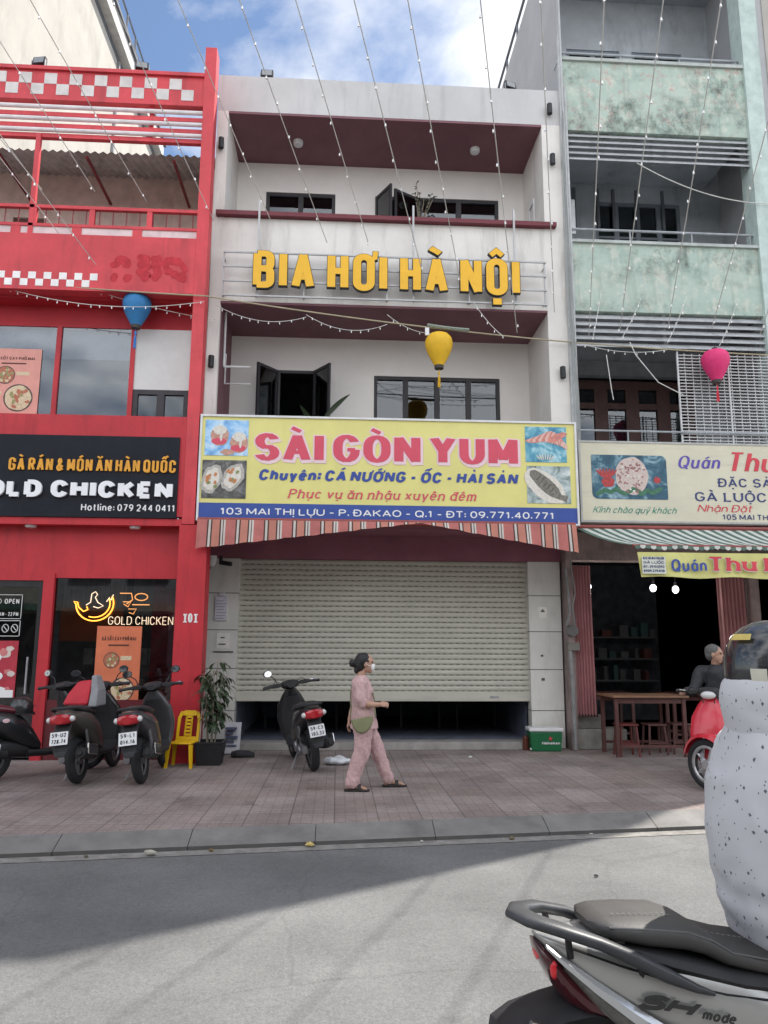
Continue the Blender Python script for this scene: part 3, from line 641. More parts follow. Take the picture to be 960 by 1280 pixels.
mb = MB(); mb.box(-1.55, 3.05, 12.05, 12.42, .12, .235); mb.build('step', concrete, B, bevel=.01)
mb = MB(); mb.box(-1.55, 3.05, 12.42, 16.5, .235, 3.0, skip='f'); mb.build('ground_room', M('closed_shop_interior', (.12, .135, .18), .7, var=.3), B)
mb = MB()
for x in (-.9, .35, 1.5, 2.5): mb.box(x-.4, x+.4, 14.0, 14.6, .72, .76).box(x-.36, x-.32, 14.05, 14.1, .235, .72).box(x+.32, x+.36, 14.05, 14.1, .235, .72)
mb.build_each('counter', M('dark_table_wood', (.022, .022, .026), .6), B)
mb = MB(); mb.box(-1.9, -1.72, 12.17, 12.198, 2.05, 2.42); mb.box(-1.84, -1.76, 12.16, 12.19, 2.43, 2.48)
mb.k = 1
for i in range(7): mb.box(-1.885, -1.745+.02*(i % 3-1), 12.166, 12.17, 2.08+i*.045, 2.09+i*.045)
mb.build('paper_notice', [M('lilac_paper', S(205, 200, 210), .8), M('faint_ink', S(150, 145, 160), .8)], B)
mb = MB(); mb.box(-1.86, -1.66, 12.19, 12.198, 1.62, 1.86); mb.k = 1; mb.box(-1.80, -1.74, 12.185, 12.19, 1.78, 1.80).box(-1.83, -1.72, 12.185, 12.19, 1.68, 1.70).box(-1.9, -1.6, 12.18, 12.19, 1.565, 1.585)
mb.build('paper_notice', [M('white_paper', S(225, 222, 215), .8), M('dark_ink', S(90, 85, 85), .8)], B)
mb = MB(); mb.box(3.2, 3.34, 12.19, 12.198, 2.12, 2.30); mb.k = 1; mb.prism([(3.23, 2.22), (3.31, 2.22), (3.27, 2.27)], 12.186, 12.19).box(3.22, 3.26, 12.19, 12.198, 1.52, 1.55).box(3.22, 3.27, 12.19, 12.198, 1.15, 1.19)
mb.build_each('sticker', [MATS['white_paper'], MATS['dark_ink']], B)

# ------------------------------------------------------------------ red shop on the left
L = thing('red_shop', 'red fried chicken shop with white checker bands and a roof terrace', 'building', (-4.2, 11.2, .12))
X0 = -7.45
mb = MB(); mb.box(-2.22, -2.045, 10.9, 11.15, 3.36, 11.03); mb.build('column', red_paint, L)
mb = MB(); mb.box(-2.225, -1.835, 10.78, 11.12, .12, 3.33)
mb.build('ground_column', red_deep, L)
mb = MB(); text(mb, '101', (-2.11, 10.778, 1.975), .125, .19, vw=.2, hw=.13, sp=.15, serif=.2); mb.build('house_number', M('white_number', (.75, .72, .7), .6), L)
mb = MB(); mb.box(X0, -2.222, 10.93, 11.1, 10.0, 10.50); mb.box(X0, -2.222, 10.89, 11.14, 10.50, 10.56)
for z in (9.80, 9.60, 9.43): mb.box(X0, -2.222, 10.99, 11.07, z-.035, z+.035)
mb.build('parapet', red_paint, L)
mb = MB()
for i in range(30):
    x = -2.40-.192*i
    z = 10.085 if i % 2 == 0 else 10.272
    if x-.19 > X0: mb.box(x-.17, x+.02, 10.924, 10.93, z, z+.187)
mb.build('checker_band', M('offwhite_paint', (.60, .56, .54), .8, dirt=(.4, .36, .35)), L)
mb = MB()
for z in (9.905, 9.70, 9.505): mb.cyl((X0, 10.97, z), (-2.23, 10.97, z), .034, n=10)
mb.build('roof_pipe', M('white_pipe', (.68, .64, .65), .5), L)
mb = MB(); mb.box(-4.74, -4.67, 10.95, 11.02, 7.75, 9.43); mb.box(-3.06, -3.0, 11.0, 11.06, 9.43, 10.0); mb.build_each('post', red_paint, L)
mb = MB(); mb.box(X0, -2.222, 10.95, 11.02, 8.185, 8.235); mb.box(X0, -2.222, 10.95, 11.02, 7.885, 7.93)
for i in range(7):
    x = -2.95-.86*i; mb.box(x-.04, x+.04, 10.955, 11.015, 7.93, 8.185)
mb.k = 1
x = -2.3
while x > X0: mb.cyl((x, 10.985, 7.92), (x, 10.985, 8.19), .009, n=6); x -= .2
mb.build_each('railing', [red_paint, M('dark_red_rod', (.2, .03, .04), .6)], L)
mb = MB(); mb.box(X0, -2.222, 10.97, 11.03, 7.74, 7.885)
mb.k = 1
for i in range(8): mb.box(-3.12-.9*i-.07, -3.12-.9*i+.07, 10.955, 10.97, 7.735, 7.89)
mb.build('balustrade_panel', [pale_paint, red_paint], L)
mb = MB(); mb.box(X0, -2.222, 10.9, 11.12, 6.84, 7.735); mb.build('fascia', red_paint, L)
mb = MB()
for i in range(26):
    x = -3.64-.112*i; z = 6.895 if i % 2 else 7.005
    mb.box(x-.11, x, 10.895, 10.9, z, z+.108)
mb.build('checker_band', M('clean_white_tile', (.78, .76, .74), .5), L)
ghost = M('old_glue_stain', (.47, .032, .045), .8, var=.2, scale=12)
mb = MB(); random.seed(3)   # stains where old letters were taken down
for gx, kind in ((-3.3, 'n'), (-2.98, 'l'), (-2.78, 'l'), (-2.52, 's')):
    for i in range(16):
        if kind == 'n': a = R(180*i/15); px, pz = gx+.1*math.cos(a), 7.20+.16*math.sin(a)-(.15 if i in (0, 1, 14, 15) else 0)
        elif kind == 'l': px, pz = gx+random.uniform(-.05, .05), 7.08+.32*i/15
        else: a = R(400*i/15); px, pz = gx+.18*math.cos(a)*.8, 7.22+.14*math.sin(a*.8)
        mb.disc((px+random.uniform(-.02, .02), pz), random.uniform(.04, .075), random.uniform(.04, .07), 10.8955+.0003*(i % 9), 10, .003)
mb.build_each('glue_stain', ghost, L)
mb = MB(); mb.box(X0, -2.222, 11.12, 11.5, 6.80, 6.84); mb.box(X0, -2.222, 11.42, 11.5, 6.52, 6.80); mb.box(X0, -2.222, 11.40, 11.52, 6.47, 6.52)
mb.box(X0, -2.3, 11.5, 13.0, 6.84, 7.0)
mb.build('soffit', red_dark, L)
# first-floor glazing
mb = MB()
for x in (-5.46, -4.31, -3.19, -2.28): mb.box(x-.035, x+.035, 11.38, 11.46, 4.93, 6.47)
mb.build_each('mullion', red_deep, L)
mb = MB(); mb.box(X0, -4.345, 11.415, 11.421, 4.93, 6.47); mb.build('glazing', sky_glass, L)
mb = MB(); mb.box(-4.275, -3.225, 11.415, 11.421, 4.93, 6.47); mb.build('glazing', sky_glass, L)
mb = MB(); mb.box(-3.155, -2.315, 11.40, 11.46, 5.50, 6.47); mb.build('white_panel', M('cream_panel', (.60, .60, .585), .35, var=.05), L)
window(L, -3.155, -2.315, 4.93, 5.50, 11.40, 2, t=.075)
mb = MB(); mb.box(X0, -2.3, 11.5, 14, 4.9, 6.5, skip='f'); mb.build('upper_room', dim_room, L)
mb = MB(); mb.box(X0, -3.2, 11.56, 11.575, 6.02, 6.47); mb.build('roller_blind', M('white_blind', (.7, .7, .69), .8), L)
mb = MB(); mb.box(X0, -2.222, 10.9, 11.5, 4.62, 4.93); mb.box(-2.30, -2.222, 10.9, 11.5, 3.46, 4.62); mb.box(X0, -2.222, 10.9, 11.5, 3.33, 3.43); mb.build('red_surround', red_deep, L)
mb = MB(); mb.box(X0, -2.222, 11.13, 11.26, 2.66, 3.33); mb.box(-4.14, -3.99, 11.10, 11.24, .12, 2.66); mb.box(X0, -4.14, 11.12, 11.24, 2.56, 2.66); mb.box(-3.99, -2.24, 11.13, 11.24, 2.60, 2.66); mb.box(-2.30, -2.225, 11.13, 11.24, .12, 2.60)
mb.build('shopfront_frame', red_deep, L)
for x in (-4.35, -2.9):
    mb = MB(); mb.lathe([(.07, 3.3), (.08, 3.33)], (x, 11.03, 0), 14); mb.build('downlight', white_metal, L)
mb = MB(); mb.box(-3.99, -2.30, 11.13, 11.24, .12, .92); mb.build('knee_wall', M('dark_red_tile', (.12, .02, .025), .4), L)
mb = MB(); mb.box(-3.99, -2.30, 11.17, 11.178, .92, 2.60); mb.build('shop_window', shop_glass, L)
mb = MB(); mb.box(-5.35, -5.28, 11.14, 11.19, .15, 2.56).box(-4.21, -4.14, 11.14, 11.19, .15, 2.56).box(-5.28, -4.21, 11.14, 11.19, .15, .25).box(-5.28, -4.21, 11.14, 11.19, 2.47, 2.56)
d = mb.build('glass_door', black_m, L)
mb = MB(); mb.box(-5.28, -4.21, 11.16, 11.168, .25, 2.47); mb.build('pane', shop_glass, d)
mb = MB(); mb.cyl((-4.27, 11.10, 1.0), (-4.27, 11.10, 1.5), .014); mb.build('handle', steel, d)
mb = MB(); mb.box(X0, -2.26, 11.26, 15, .12, 3.3, skip='f'); mb.build('shop_room', M('shop_interior_wall', (.26, .25, .25), .8, var=.3), L)
mb = MB(); random.seed(5)
mb.box(-4.05, -3.15, 11.62, 11.66, 1.72, 2.20); mb.build('orange_panel', M('orange_panel', (.80, .20, .06), .6), L)
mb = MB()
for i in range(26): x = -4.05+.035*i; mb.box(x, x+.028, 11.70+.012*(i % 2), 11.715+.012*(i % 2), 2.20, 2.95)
mb.build('reflection_strip', M('grey_reflection', (.55, .55, .56), .8, var=.25), L)  # grey slats modelled in place of a shutter's reflection in the glass
mb = MB(); mb.box(-3.05, -2.75, 11.75, 11.78, 2.1, 2.9); mb.build('grey_panel', M('dull_grey_panel', (.5, .52, .54), .7), L)
mb = MB(); mb.box(-2.72, -2.32, 11.60, 11.64, .95, 2.55); mb.build('red_panel', M('red_panel', (.60, .06, .09), .6, var=.35, scale=9), L)
mb = MB()
for i in range(9): mb.box(-3.80+.16*i, -3.66+.16*i, 12.0, 12.02, 1.38, 1.62)
mb.build('menu_strip', M('pale_menu', (.65, .65, .6), .7, var=.3, scale=9), L)
mb = MB(); mb.box(-4.0, -2.4, 12.2, 12.8, .12, .95); mb.build('shop_counter', M('dark_counter', (.05, .045, .045), .5), L)
# terrace
mb = MB(); mb.box(X0, -2.3, 11.1, 13.0, 7.55, 7.7); mb.build('terrace_floor', concrete, L)
mb = MB(); wall_holes(mb, X0, -2.3, 7.7, 10.1, 13.0, 13.2, [(-5.9, -5.35, 8.1, 9.2)]); mb.box(-2.3, -2.1, 11.5, 13.2, 3.5, 9.3); mb.build('terrace_wall', M('pinkish_render', (.72, .60, .54), .9, dirt=S(140, 115, 110), dirtf=.5, dirts=(1.5, 1.5, .5)), L)
window(L, -5.9, -5.35, 8.1, 9.2, 13.05, 1, fm=M('brown_frame', S(110, 80, 75), .6))
mb = MB(); N = 160
for k in range(2):
    pts = [(X0+(5.35)*i/N, .022*math.sin(i*2*math.pi/4.0)) for i in range(N+1)]
a = mb.add([(x, 11.62, 9.60+d) for x, d in pts]); b = mb.add([(x, 13.0, 10.06+d) for x, d in pts])
for i in range(N): mb.face((a+i, a+i+1, b+i+1, b+i))
mb.build('corrugated_awning', M('grey_fibre_sheet', (.46, .45, .44), .85, var=.2, dirt=(.12, .12, .12), dirts=(3, .6, 1)), L)
mb = MB()
for x in (-6.9, -5.6, -4.2, -2.8): mb.box(x-.02, x+.02, 11.64, 13.0, 9.50, 9.54)
mb.build_each('awning_beam', M('dark_red_rod', (.2, .03, .04), .6), L)

# ------------------------------------------------------------------ tall beige block behind the red shop
T = thing('apartment_block', 'tall beige building behind the red shop with a white roof edge', 'building', (-10, 22, .12))
k_ = 1.25
mb = MB(); mb.box(-16, -7.5, 13.3, 28.1, .12, 20.8); mb.build('wall', wall_beige, T)
mb = MB(); mb.box(-16, -7.2, 13.3, 28.2, 20.8, 21.35); mb.build('roof_edge', M('white_roof_edge', (.50, .49, .47), .8), T)
mb = MB(); mb.box(-7.25, -7.12, 13.2, 28.3, 21.352, 21.47).box(-7.5, -7.48, 13.2, 28.1, 20.62, 20.79); mb.build('gutter', M('dark_gutter', (.12, .13, .15), .6), T)
mb = MB()
for i in range(6): mb.cyl((-7.35, 22+i*1.05, 21.4), (-7.35, 22+i*1.05, 22.6), .035, n=6)
mb.cyl((-7.35, 22, 22.6), (-7.35, 27.9, 22.6), .035, n=6); mb.cyl((-7.35, 22, 22.0), (-7.35, 27.9, 22.0), .025, n=6); mb.build_each('roof_railing', M('dark_gutter', (.12, .13, .15), .6), T)
mb = MB(); mb.box(-7.495, -7.42, 22.8, 22.92, 12, 20.6); mb.build('drain_pipe', steel, T)

# ------------------------------------------------------------------ old green building on the right
K = thing('old_tenement', 'old green building with peeling balcony fronts and grey louvres', 'building', (5.3, 12, .12))
mb = MB()
for z0, z1 in ((7.0, 8.18), (10.23, 11.54)): mb.box(3.63, 6.86, 11.4, 11.6, z0, z1)
mb.build_each('balcony_front', green_wall, K)
mb = MB(); mb.box(6.86, 7.16, 11.34, 11.7, 3.6, 15.0); mb.build('green_column', M('pale_green_paint', (.48, .57, .53), .9, dirt=(.3, .36, .33), dirtf=.5, dirts=(4, 4, .4)), K)
mb = MB(); mb.box(3.61, 6.88, 11.36, 11.64, 8.18, 8.23); mb.box(3.61, 6.88, 11.36, 11.64, 11.54, 11.60); mb.build_each('coping', M('grey_coping', (.42, .45, .43), .9, dirt=(.2, .2, .2)), K)
mb = MB()
for zb, zt, nb in ((6.41, 7.0, 5), (9.70, 10.23, 5)):
    for i in range(nb):
        z = zb+(zt-zb)*i/nb; a = mb.add([(3.64, 11.40, z), (6.86, 11.40, z), (6.86, 11.47, z+.085), (3.64, 11.47, z+.085), (3.64, 11.40, z-.012), (6.86, 11.40, z-.012), (6.86, 11.47, z+.073), (3.64, 11.47, z+.073)])
        for q in ((0, 1, 2, 3), (4, 5, 6, 7), (0, 1, 5, 4), (3, 2, 6, 7)): mb.face([a+j for j in q])
    for x in (3.64, 5.2, 6.8): mb.box(x, x+.05, 11.475, 11.52, zb, zt)
mb.build_each('louvre', M('grey_louvre', (.40, .41, .42), .8, dirt=(.16, .17, .17), dirts=(3, 3, 2), dirtf=.7), K)
mb = MB(); mb.box(3.7, 6.86, 11.55, 13, 8.35-.45, 8.0); mb.box(3.7, 6.86, 11.6, 13, 11.1, 11.25); mb.box(3.7, 6.86, 11.5, 13, 4.6, 4.75); mb.box(3.64, 6.86, 11.53, 13, 10.3, 10.42); mb.box(3.64, 6.86, 11.53, 13, 7.05, 7.2); mb.box(3.64, 7.16, 11.4, 13, 14.3, 14.5); mb.build_each('floor_slab', blue_grey, K)
mb = MB(); wall_holes(mb, 3.7, 7.16, 3.5, 14.4, 13.0, 13.2, [(4.72, 6.36, 8.1, 9.95), (4.3, 5.35, 11.4, 13.2), (5.6, 6.6, 11.4, 13.2), (4.10, 6.4, 4.8, 6.70)]); mb.build('back_wall', blue_grey, K)
mb = MB(); mb.box(3.62, 3.72, 12.45, 20, .12, 14.45); mb.box(3.622, 3.66, 11.4, 12.45, 3.46, 14.45); mb.box(7.16, 7.3, 11.4, 20, .12, 14.45); mb.build('side_wall', wall_grey, K)
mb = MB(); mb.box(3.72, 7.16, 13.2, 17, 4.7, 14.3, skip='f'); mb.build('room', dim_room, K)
iron = M('grey_iron', (.34, .36, .38), .6, .2, var=.2)
for (x0, x1, z0, z1, n) in ((4.72, 6.36, 8.1, 9.95, 4), (4.3, 5.35, 11.4, 13.2, 2), (5.6, 6.6, 11.4, 13.2, 2)):
    window(K, x0, x1, z0, z1, 13.02, n, fm=M('grey_blue_frame', (.20, .22, .25), .6), mid=[z0+(z1-z0)*.3, z0+(z1-z0)*.62])
window(K, 4.10, 6.4, 4.8, 6.42, 13.02, 4, fm=M('brown_red_frame', (.10, .05, .045), .6, var=.25), t=.16, mid=[5.95])
mb = MB(); mb.box(3.75, 7.1, 12.8, 12.95, 6.44, 6.70); mb.build('beam', M('grey_beam', (.24, .25, .26), .9), K)
mb = MB()
for y, z in ((11.5, 8.48), (11.5, 11.78)):
    mb.cyl((3.66, y, z), (6.86, y, z), .022, n=8)
    for x in (3.75, 4.75, 5.8, 6.8): mb.cyl((x, y, z-.27), (x, y, z), .014, n=6)
mb.cyl((3.66, 11.3, 4.98), (6.86, 11.3, 4.98), .016, n=8); mb.cyl((4.46, 11.3, 4.75), (4.46, 11.3, 4.98), .012, n=6)
mb.build_each('railing', iron, K)
mb = MB()   # white rod grille over the lower balcony
for i in range(28): z = 4.86+i*.052; mb.cyl((5.34, 11.34, z), (7.1, 11.34, z), .009, n=5)
for i in range(15): x = 5.34+i*.125; mb.cyl((x, 11.355, 4.82), (x, 11.355, 6.30), .008, n=5)
for x in (5.34, 6.16): mb.cyl((x, 11.33, 4.8), (x, 11.33, 6.32), .014, n=6)
mb.build('grille', M('white_grille_paint', (.60, .60, .60), .5), K)
mb = MB(); mb.box(3.80, 4.04, 12.1, 12.14, 8.75, 9.40).box(3.84, 4.0, 12.09, 12.10, 8.8, 9.35); mb.box(3.76, 4.3, 12.0, 12.06, 8.55, 8.60); mb.build('white_frame', M('white_frame_paint', (.6, .62, .62), .6), K)
mb = MB(); random.seed(9)   # iron laundry posts and slabs seen through the upper recess
for x in (4.3, 4.75, 5.05, 5.5, 6.0): mb.box(x, x+.05, 12.96, 13.0, 9.4, 10.2)
mb.build_each('wall_strip', M('dark_blue_strip', (.14, .15, .17), .8), K)
mb = MB(); mb.box(3.60, 3.66, 11.33, 11.40, 3.6, 12); mb.cyl((3.70, 11.37, 3.6), (3.70, 11.37, 11), .03, n=8); mb.cyl((3.655, 11.30, 5), (3.64, 11.33, 14), .018, n=6); mb.build('drain_pipe', M('grey_pipe', (.45, .46, .46), .6), K)
mb = MB(); mb.cyl((3.70, 13.2, 15.0), (3.70, 17.5, 15.0), .03, n=6)
for i in range(5): mb.cyl((3.70, 13.4+i, 14.45), (3.70, 13.4+i, 15.0), .025, n=6)
mb.cyl((3.72, 13.3, 15.0), (3.72, 14.3, 17), .035, n=6)
mb.build_each('roof_railing', M('dark_gutter', (.12, .13, .15), .6), K)
# ground floor of the tenement
mb = MB(); mb.box(3.60, 3.70, 11.95, 12.4, .12, 3.5); mb.box(3.70, 7.16, 12.1, 12.4, 3.05, 3.5); mb.box(6.58, 6.70, 11.9, 12.1, .12, 3.05)
mb.build('ground_pier', M('grimy_pink_grey', (.26, .20, .19), .9, var=.25, dirt=(.08, .075, .07), dirts=(3, 3, .6), dirtf=.7), K)
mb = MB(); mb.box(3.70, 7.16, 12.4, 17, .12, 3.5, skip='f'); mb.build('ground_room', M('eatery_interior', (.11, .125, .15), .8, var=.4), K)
mb = MB(); mb.box(3.70, 4.5, 12.05, 12.5, .12, .42); mb.box(3.72, 4.2, 12.15, 12.5, .42, .62); mb.build('step', M('old_stone', (.22, .21, .19), .95, var=.3, dirt=(.1, .1, .09), bump=.5, bscale=20), K, bevel=.015)
mb = MB()   # dim furniture and shelves deep in the eatery
random.seed(12)
for z in (1.0, 1.45, 1.9):
    mb.k = 0; mb.box(4.4, 6.8, 16.2, 16.6, z-.03, z); x = 4.45
    while x < 6.7:
        w = random.uniform(.06, .2); mb.k = random.choice((0, 0, 0, 1, 2)); mb.box(x, x+w, 16.25, 16.5, z, z+random.uniform(.1, .32)); x += w+random.uniform(.02, .2)
mb.k = 0; mb.box(4.15, 4.24, 13.9, 14.0, .12, 2.3).box(3.8, 4.24, 13.9, 14.0, 2.3, 2.36)
mb.build_each('shelf_stock', [M('dim_grey', (.2, .21, .22), .8), M('dim_teal', (.10, .20, .19), .7), M('dim_red', (.22, .09, .08), .7)], K)
mb = MB(); mb.box(7.3, 9.15, 11.38, 20, .12, 17.5); mb.build('wall', wall_beige, thing('corner_building', 'plain beige corner building standing just past the green tenement', 'building', (8.2, 12, .12)))

# ------------------------------------------------------------------ shophouses across the street (invented, unseen behind the camera; added for the window glass to reflect)
random.seed(17)
for i, (x0, w, h, c, l) in enumerate(((-17, 5.5, 8.2, (.45, .42, .36), 'invented unseen cream shophouse across the street with two window rows'), (-11.4, 5.0, 9.6, (.32, .34, .36), 'invented unseen grey shophouse across the street with three window rows'), (-6.3, 5.2, 7.4, (.50, .44, .38), 'invented unseen low buff shophouse across the street opposite the red shop'), (-1.0, 5.4, 8.8, (.38, .40, .38), 'invented unseen pale green shophouse across the street facing the white shophouse'), (4.5, 5.0, 7.8, (.46, .38, .33), 'invented unseen pinkish shophouse across the street facing the eatery'), (9.6, 6.0, 10.2, (.42, .42, .42), 'invented unseen light grey shophouse across the street by the corner'))):
    t = thing('shophouse', l, 'building', (x0+w/2, -13, 0), 'invented shophouses across the street'); fy = -9.2-.3*(i % 3)
    mb = MB(); mb.box(x0, x0+w-.08, fy-8, fy, .0, h); mb.build('wall', M('far_wall_%d' % i, c, .9, dirt=tuple(k*.55 for k in c), dirtf=.5), t)
    mb = MB(); mb.box(x0+.3, x0+w-.4, fy+.002, fy+.03, .12, 2.9); mb.build('shopfront', M('far_dark_shop', (.05, .05, .055), .5), t)
    mb = MB(); mb.prism([(x0+.1, 3.0), (x0+w-.2, 3.0), (x0+w-.2, 3.25), (x0+.1, 3.25)], fy, fy+1.3); mb.build('canopy', M('far_canopy_%d' % (i % 3), ((.10, .20, .16), (.35, .32, .26), (.12, .14, .25))[i % 3], .8), t)
    z = 4.2
    while z+1.5 < h:
        for k in range(2): mb = MB(); mb.box(x0+.6+k*(w-.4)/2, x0+.5+k*(w-.4)/2+1.7, fy+.002, fy+.06, z, z+1.4); mb.build('window', M('far_window', (.05, .06, .07), .15, spec=.6), t)
        z += 2.6

# ------------------------------------------------------------------ signs
yel = M('yellow_vinyl', (.70, .645, .225), .45, var=.05, scale=2, dirt=(.55, .52, .2), dirtf=.3)
rose = M('rose_red_ink', (.62, .075, .12), .5, var=.05); pinkw = M('pale_pink_ink', (.78, .58, .62), .5, var=.03); royal = M('royal_blue_ink', (.035, .07, .30), .5, var=.08)
white_ink = M('white_ink', (.76, .76, .76), .5, var=.03)
def photo_mat(name, c1, c2, c3, sc=9):
    m = bpy.data.materials.new(name); m.use_nodes = True; n = m.node_tree; b = n.nodes['Principled BSDF']; b.inputs['Roughness'].default_value = .4
    t = n.nodes.new('ShaderNodeTexCoord'); v = n.nodes.new('ShaderNodeTexNoise'); v.inputs['Scale'].default_value = sc; v.inputs['Detail'].default_value = 7; v.inputs['Roughness'].default_value = .65; v.inputs['Distortion'].default_value = .6
    n.links.new(t.outputs['Object'], v.inputs['Vector']); r = n.nodes.new('ShaderNodeValToRGB'); r.color_ramp.elements.new(.5)
    for e, p, c in zip(r.color_ramp.elements, (.34, .5, .66), (c1, c2, c3)): e.position = p; e.color = tuple(c)+(1,)
    n.links.new(v.outputs['Fac'], r.inputs[0]); n.links.new(r.outputs[0], b.inputs['Base Color']); return m
def ellp(mb, c, rx, rz, y, ang=0, n=20, wob=0, d=.0015):
    pts = []
    for i in range(n):
        a = 2*math.pi*i/n; k = 1+wob*math.sin(a*5+c[0]*40)+wob*.6*math.sin(a*9+c[1]*70); px, pz = rx*math.cos(a)*k, rz*math.sin(a)*k
        pts.append((c[0]+px*math.cos(R(ang))-pz*math.sin(R(ang)), c[1]+px*math.sin(R(ang))+pz*math.cos(R(ang))))
    mb.prism(pts, y-d, y)
# main yellow signboard
YS = 10.90
g = thing('signboard', 'long yellow restaurant signboard with four food photos and a blue address strip', 'signboard', (.74, YS, 3.44))
mb = MB(); mb.box(-2.0, 3.49, YS+.01, YS+.16, 3.44, 4.955); mb.build('board', yel, g)
mb = MB(); mb.box(-2.025, -1.995, YS-.012, YS+.17, 3.415, 4.98).box(3.485, 3.515, YS-.012, YS+.17, 3.415, 4.98).box(-1.995, 3.485, YS-.012, YS+.17, 4.95, 4.98).box(-1.995, 3.485, YS-.012, YS+.17, 3.415, 3.44); mb.build('frame', white_metal, g)
mb = MB(); mb.box(-1.995, 3.485, YS+.004, YS+.012, 3.44, 3.675); mb.build('blue_strip', M('blue_vinyl', (.035, .075, .30), .45, var=.07), g)
mb = MB(); text(mb, '103 MAI THỊ LỰU - P. ĐAKAO - Q.1 - ĐT: 09.771.40.771', (-1.69, YS+.003, 3.505), .10, 4.83, vw=.20, hw=.15, sp=.2, d=.002); mb.build('address_lettering', white_ink, g)
mb = MB()
SG = dict(h=.41, width=3.86, vw=.33, hw=.125, sp=.13, space=.32, wf=1.0)
text(mb, 'SÀI GÒN YUM', (-1.235, YS+.0097, 4.30), g=.055, d=.001, **SG); text(mb, 'SÀI GÒN YUM', (-1.215, YS+.0061, 4.275), g=.05, d=.001, **SG); mb.build('name_outline', pinkw, g)
mb = MB(); text(mb, 'SÀI GÒN YUM', (-1.235, YS+.0023, 4.305), d=.002, **SG); mb.build('name_lettering', rose, g)
mb = MB(); text(mb, 'Chuyên: CÁ NƯỚNG - ỐC - HẢI SẢN', (-1.17, YS+.006, 4.015), .165, 3.77, vw=.27, hw=.22, sp=.13, shear=.2, d=.002, space=.4); mb.build('dish_lettering', royal, g)
mb = MB(); text(mb, 'Phục vụ ăn nhậu xuyên đêm', (-.74, YS+.006, 3.76), .135, 2.72, vw=.17, hw=.11, sp=.2, shear=.28, d=.002, serif=.12, space=.5); mb.build('slogan_lettering', rose, g)
def photo(x0, x1, z0, z1, m): mb = MB(); mb.box(x0, x1, YS+.003, YS+.011, z0, z1); return mb.build('food_photo', m, g)
glassb = M('beer_glass_print', (.50, .27, .20), .4, var=.3, scale=20); foam = M('cream_print', (.66, .62, .55), .4, var=.15, scale=25); brownp = M('brown_print', (.22, .12, .10), .4, var=.3, scale=20); dkp = M('dark_print', (.05, .045, .04), .4, var=.4, scale=12); pinkp = M('shrimp_print', (.58, .22, .18), .4, var=.25, scale=18); fishp = M('fish_print', (.18, .17, .14), .4, var=.35, scale=20)
p = photo(-1.95, -1.33, 4.37, 4.90, photo_mat('photo_sky_blue', S(70, 120, 190), S(140, 190, 230), S(215, 230, 240), 3))
mb = MB(); y = YS+.003
for cx_, cz in ((-1.74, 4.66), (-1.46, 4.56)):
    mb.k = 0; ellp(mb, (cx_, cz), .13, .15, y, 0, wob=.03); mb.k = 1; ellp(mb, (cx_, cz+.09), .10, .07, y-.002, 0, wob=.06); mb.k = 2; ellp(mb, (cx_-.01, cz-.08), .11, .05, y-.002); mb.k = 1; ellp(mb, (cx_+.02, cz), .02, .08, y-.004)
mb.k = 0; ellp(mb, (-1.62, 4.42), .1, .045, y-.001, wob=.1)
mb.build('beer_mugs_print', [glassb, foam, rose], p)
p = photo(-1.97, -1.34, 3.74, 4.30, photo_mat('photo_dark_shell', (.03, .03, .03), (.09, .085, .08), (.2, .2, .2), 8))
mb = MB(); random.seed(4)
for cx_, cz, a in ((-1.83, 4.02, 70), (-1.53, 4.05, 60)):
    mb.k = 0; ellp(mb, (cx_, cz), .22, .14, y, a, wob=.06); mb.k = 1; ellp(mb, (cx_, cz), .17, .10, y-.002, a, wob=.07)
    for i in range(9):
        mb.k = random.choice((2, 2, 3)); ellp(mb, (cx_+random.uniform(-.08, .08), cz+random.uniform(-.11, .11)), .03, .022, y-.004-.0002*i, random.uniform(0, 90), wob=.12, n=12)
mb.build('oyster_print', [M('shell_print', (.42, .40, .36), .4, var=.3, scale=30), foam, M('orange_print', (.5, .2, .08), .4, var=.3, scale=30), M('herb_print', (.2, .24, .08), .4)], p)
p = photo(2.74, 3.36, 4.36, 4.90, photo_mat('photo_teal', S(40, 110, 150), S(90, 160, 180), S(190, 220, 225), 5))
mb = MB()
for i in range(16):
    a = -30+i*14; mb.k = i % 2; ellp(mb, (3.0+.15*math.cos(R(150-i*9))+.012*i, 4.62+.13*math.sin(R(150-i*10))), .13-.004*i, .035, y-.0003*i, a*.6+20, n=12)
mb.k = 0; ellp(mb, (3.22, 4.74), .16, .05, y-.006, 25, wob=.05); mb.k = 2
for i in range(7): ellp(mb, (2.93+.035*i, 4.44-.004*abs(i-3)), .009, .05, y-.007, (i-3)*-12, n=8)
mb.build_each('shrimp_print', [pinkp, M('light_shrimp_print', (.66, .42, .36), .4, var=.2, scale=20), foam], p)
p = photo(2.75, 3.40, 3.74, 4.30, photo_mat('photo_pale_plate', S(60, 80, 70), S(160, 175, 175), S(215, 222, 220), 5))
mb = MB(); mb.k = 1; ellp(mb, (3.02, 4.0), .36, .19, y, -38, wob=.02); mb.k = 0; ellp(mb, (3.03, 4.02), .31, .10, y-.002, -42, wob=.03); mb.prism([(3.22, 3.87), (3.36, 3.86), (3.33, 3.76), (3.24, 3.80)], y-.004, y-.002)
mb.k = 2
for i in range(5): ellp(mb, (2.92+.05*i, 4.12-.045*i), .006, .06, y-.005, -42, n=8)
mb.build('fish_print', [fishp, foam, dkp], p)

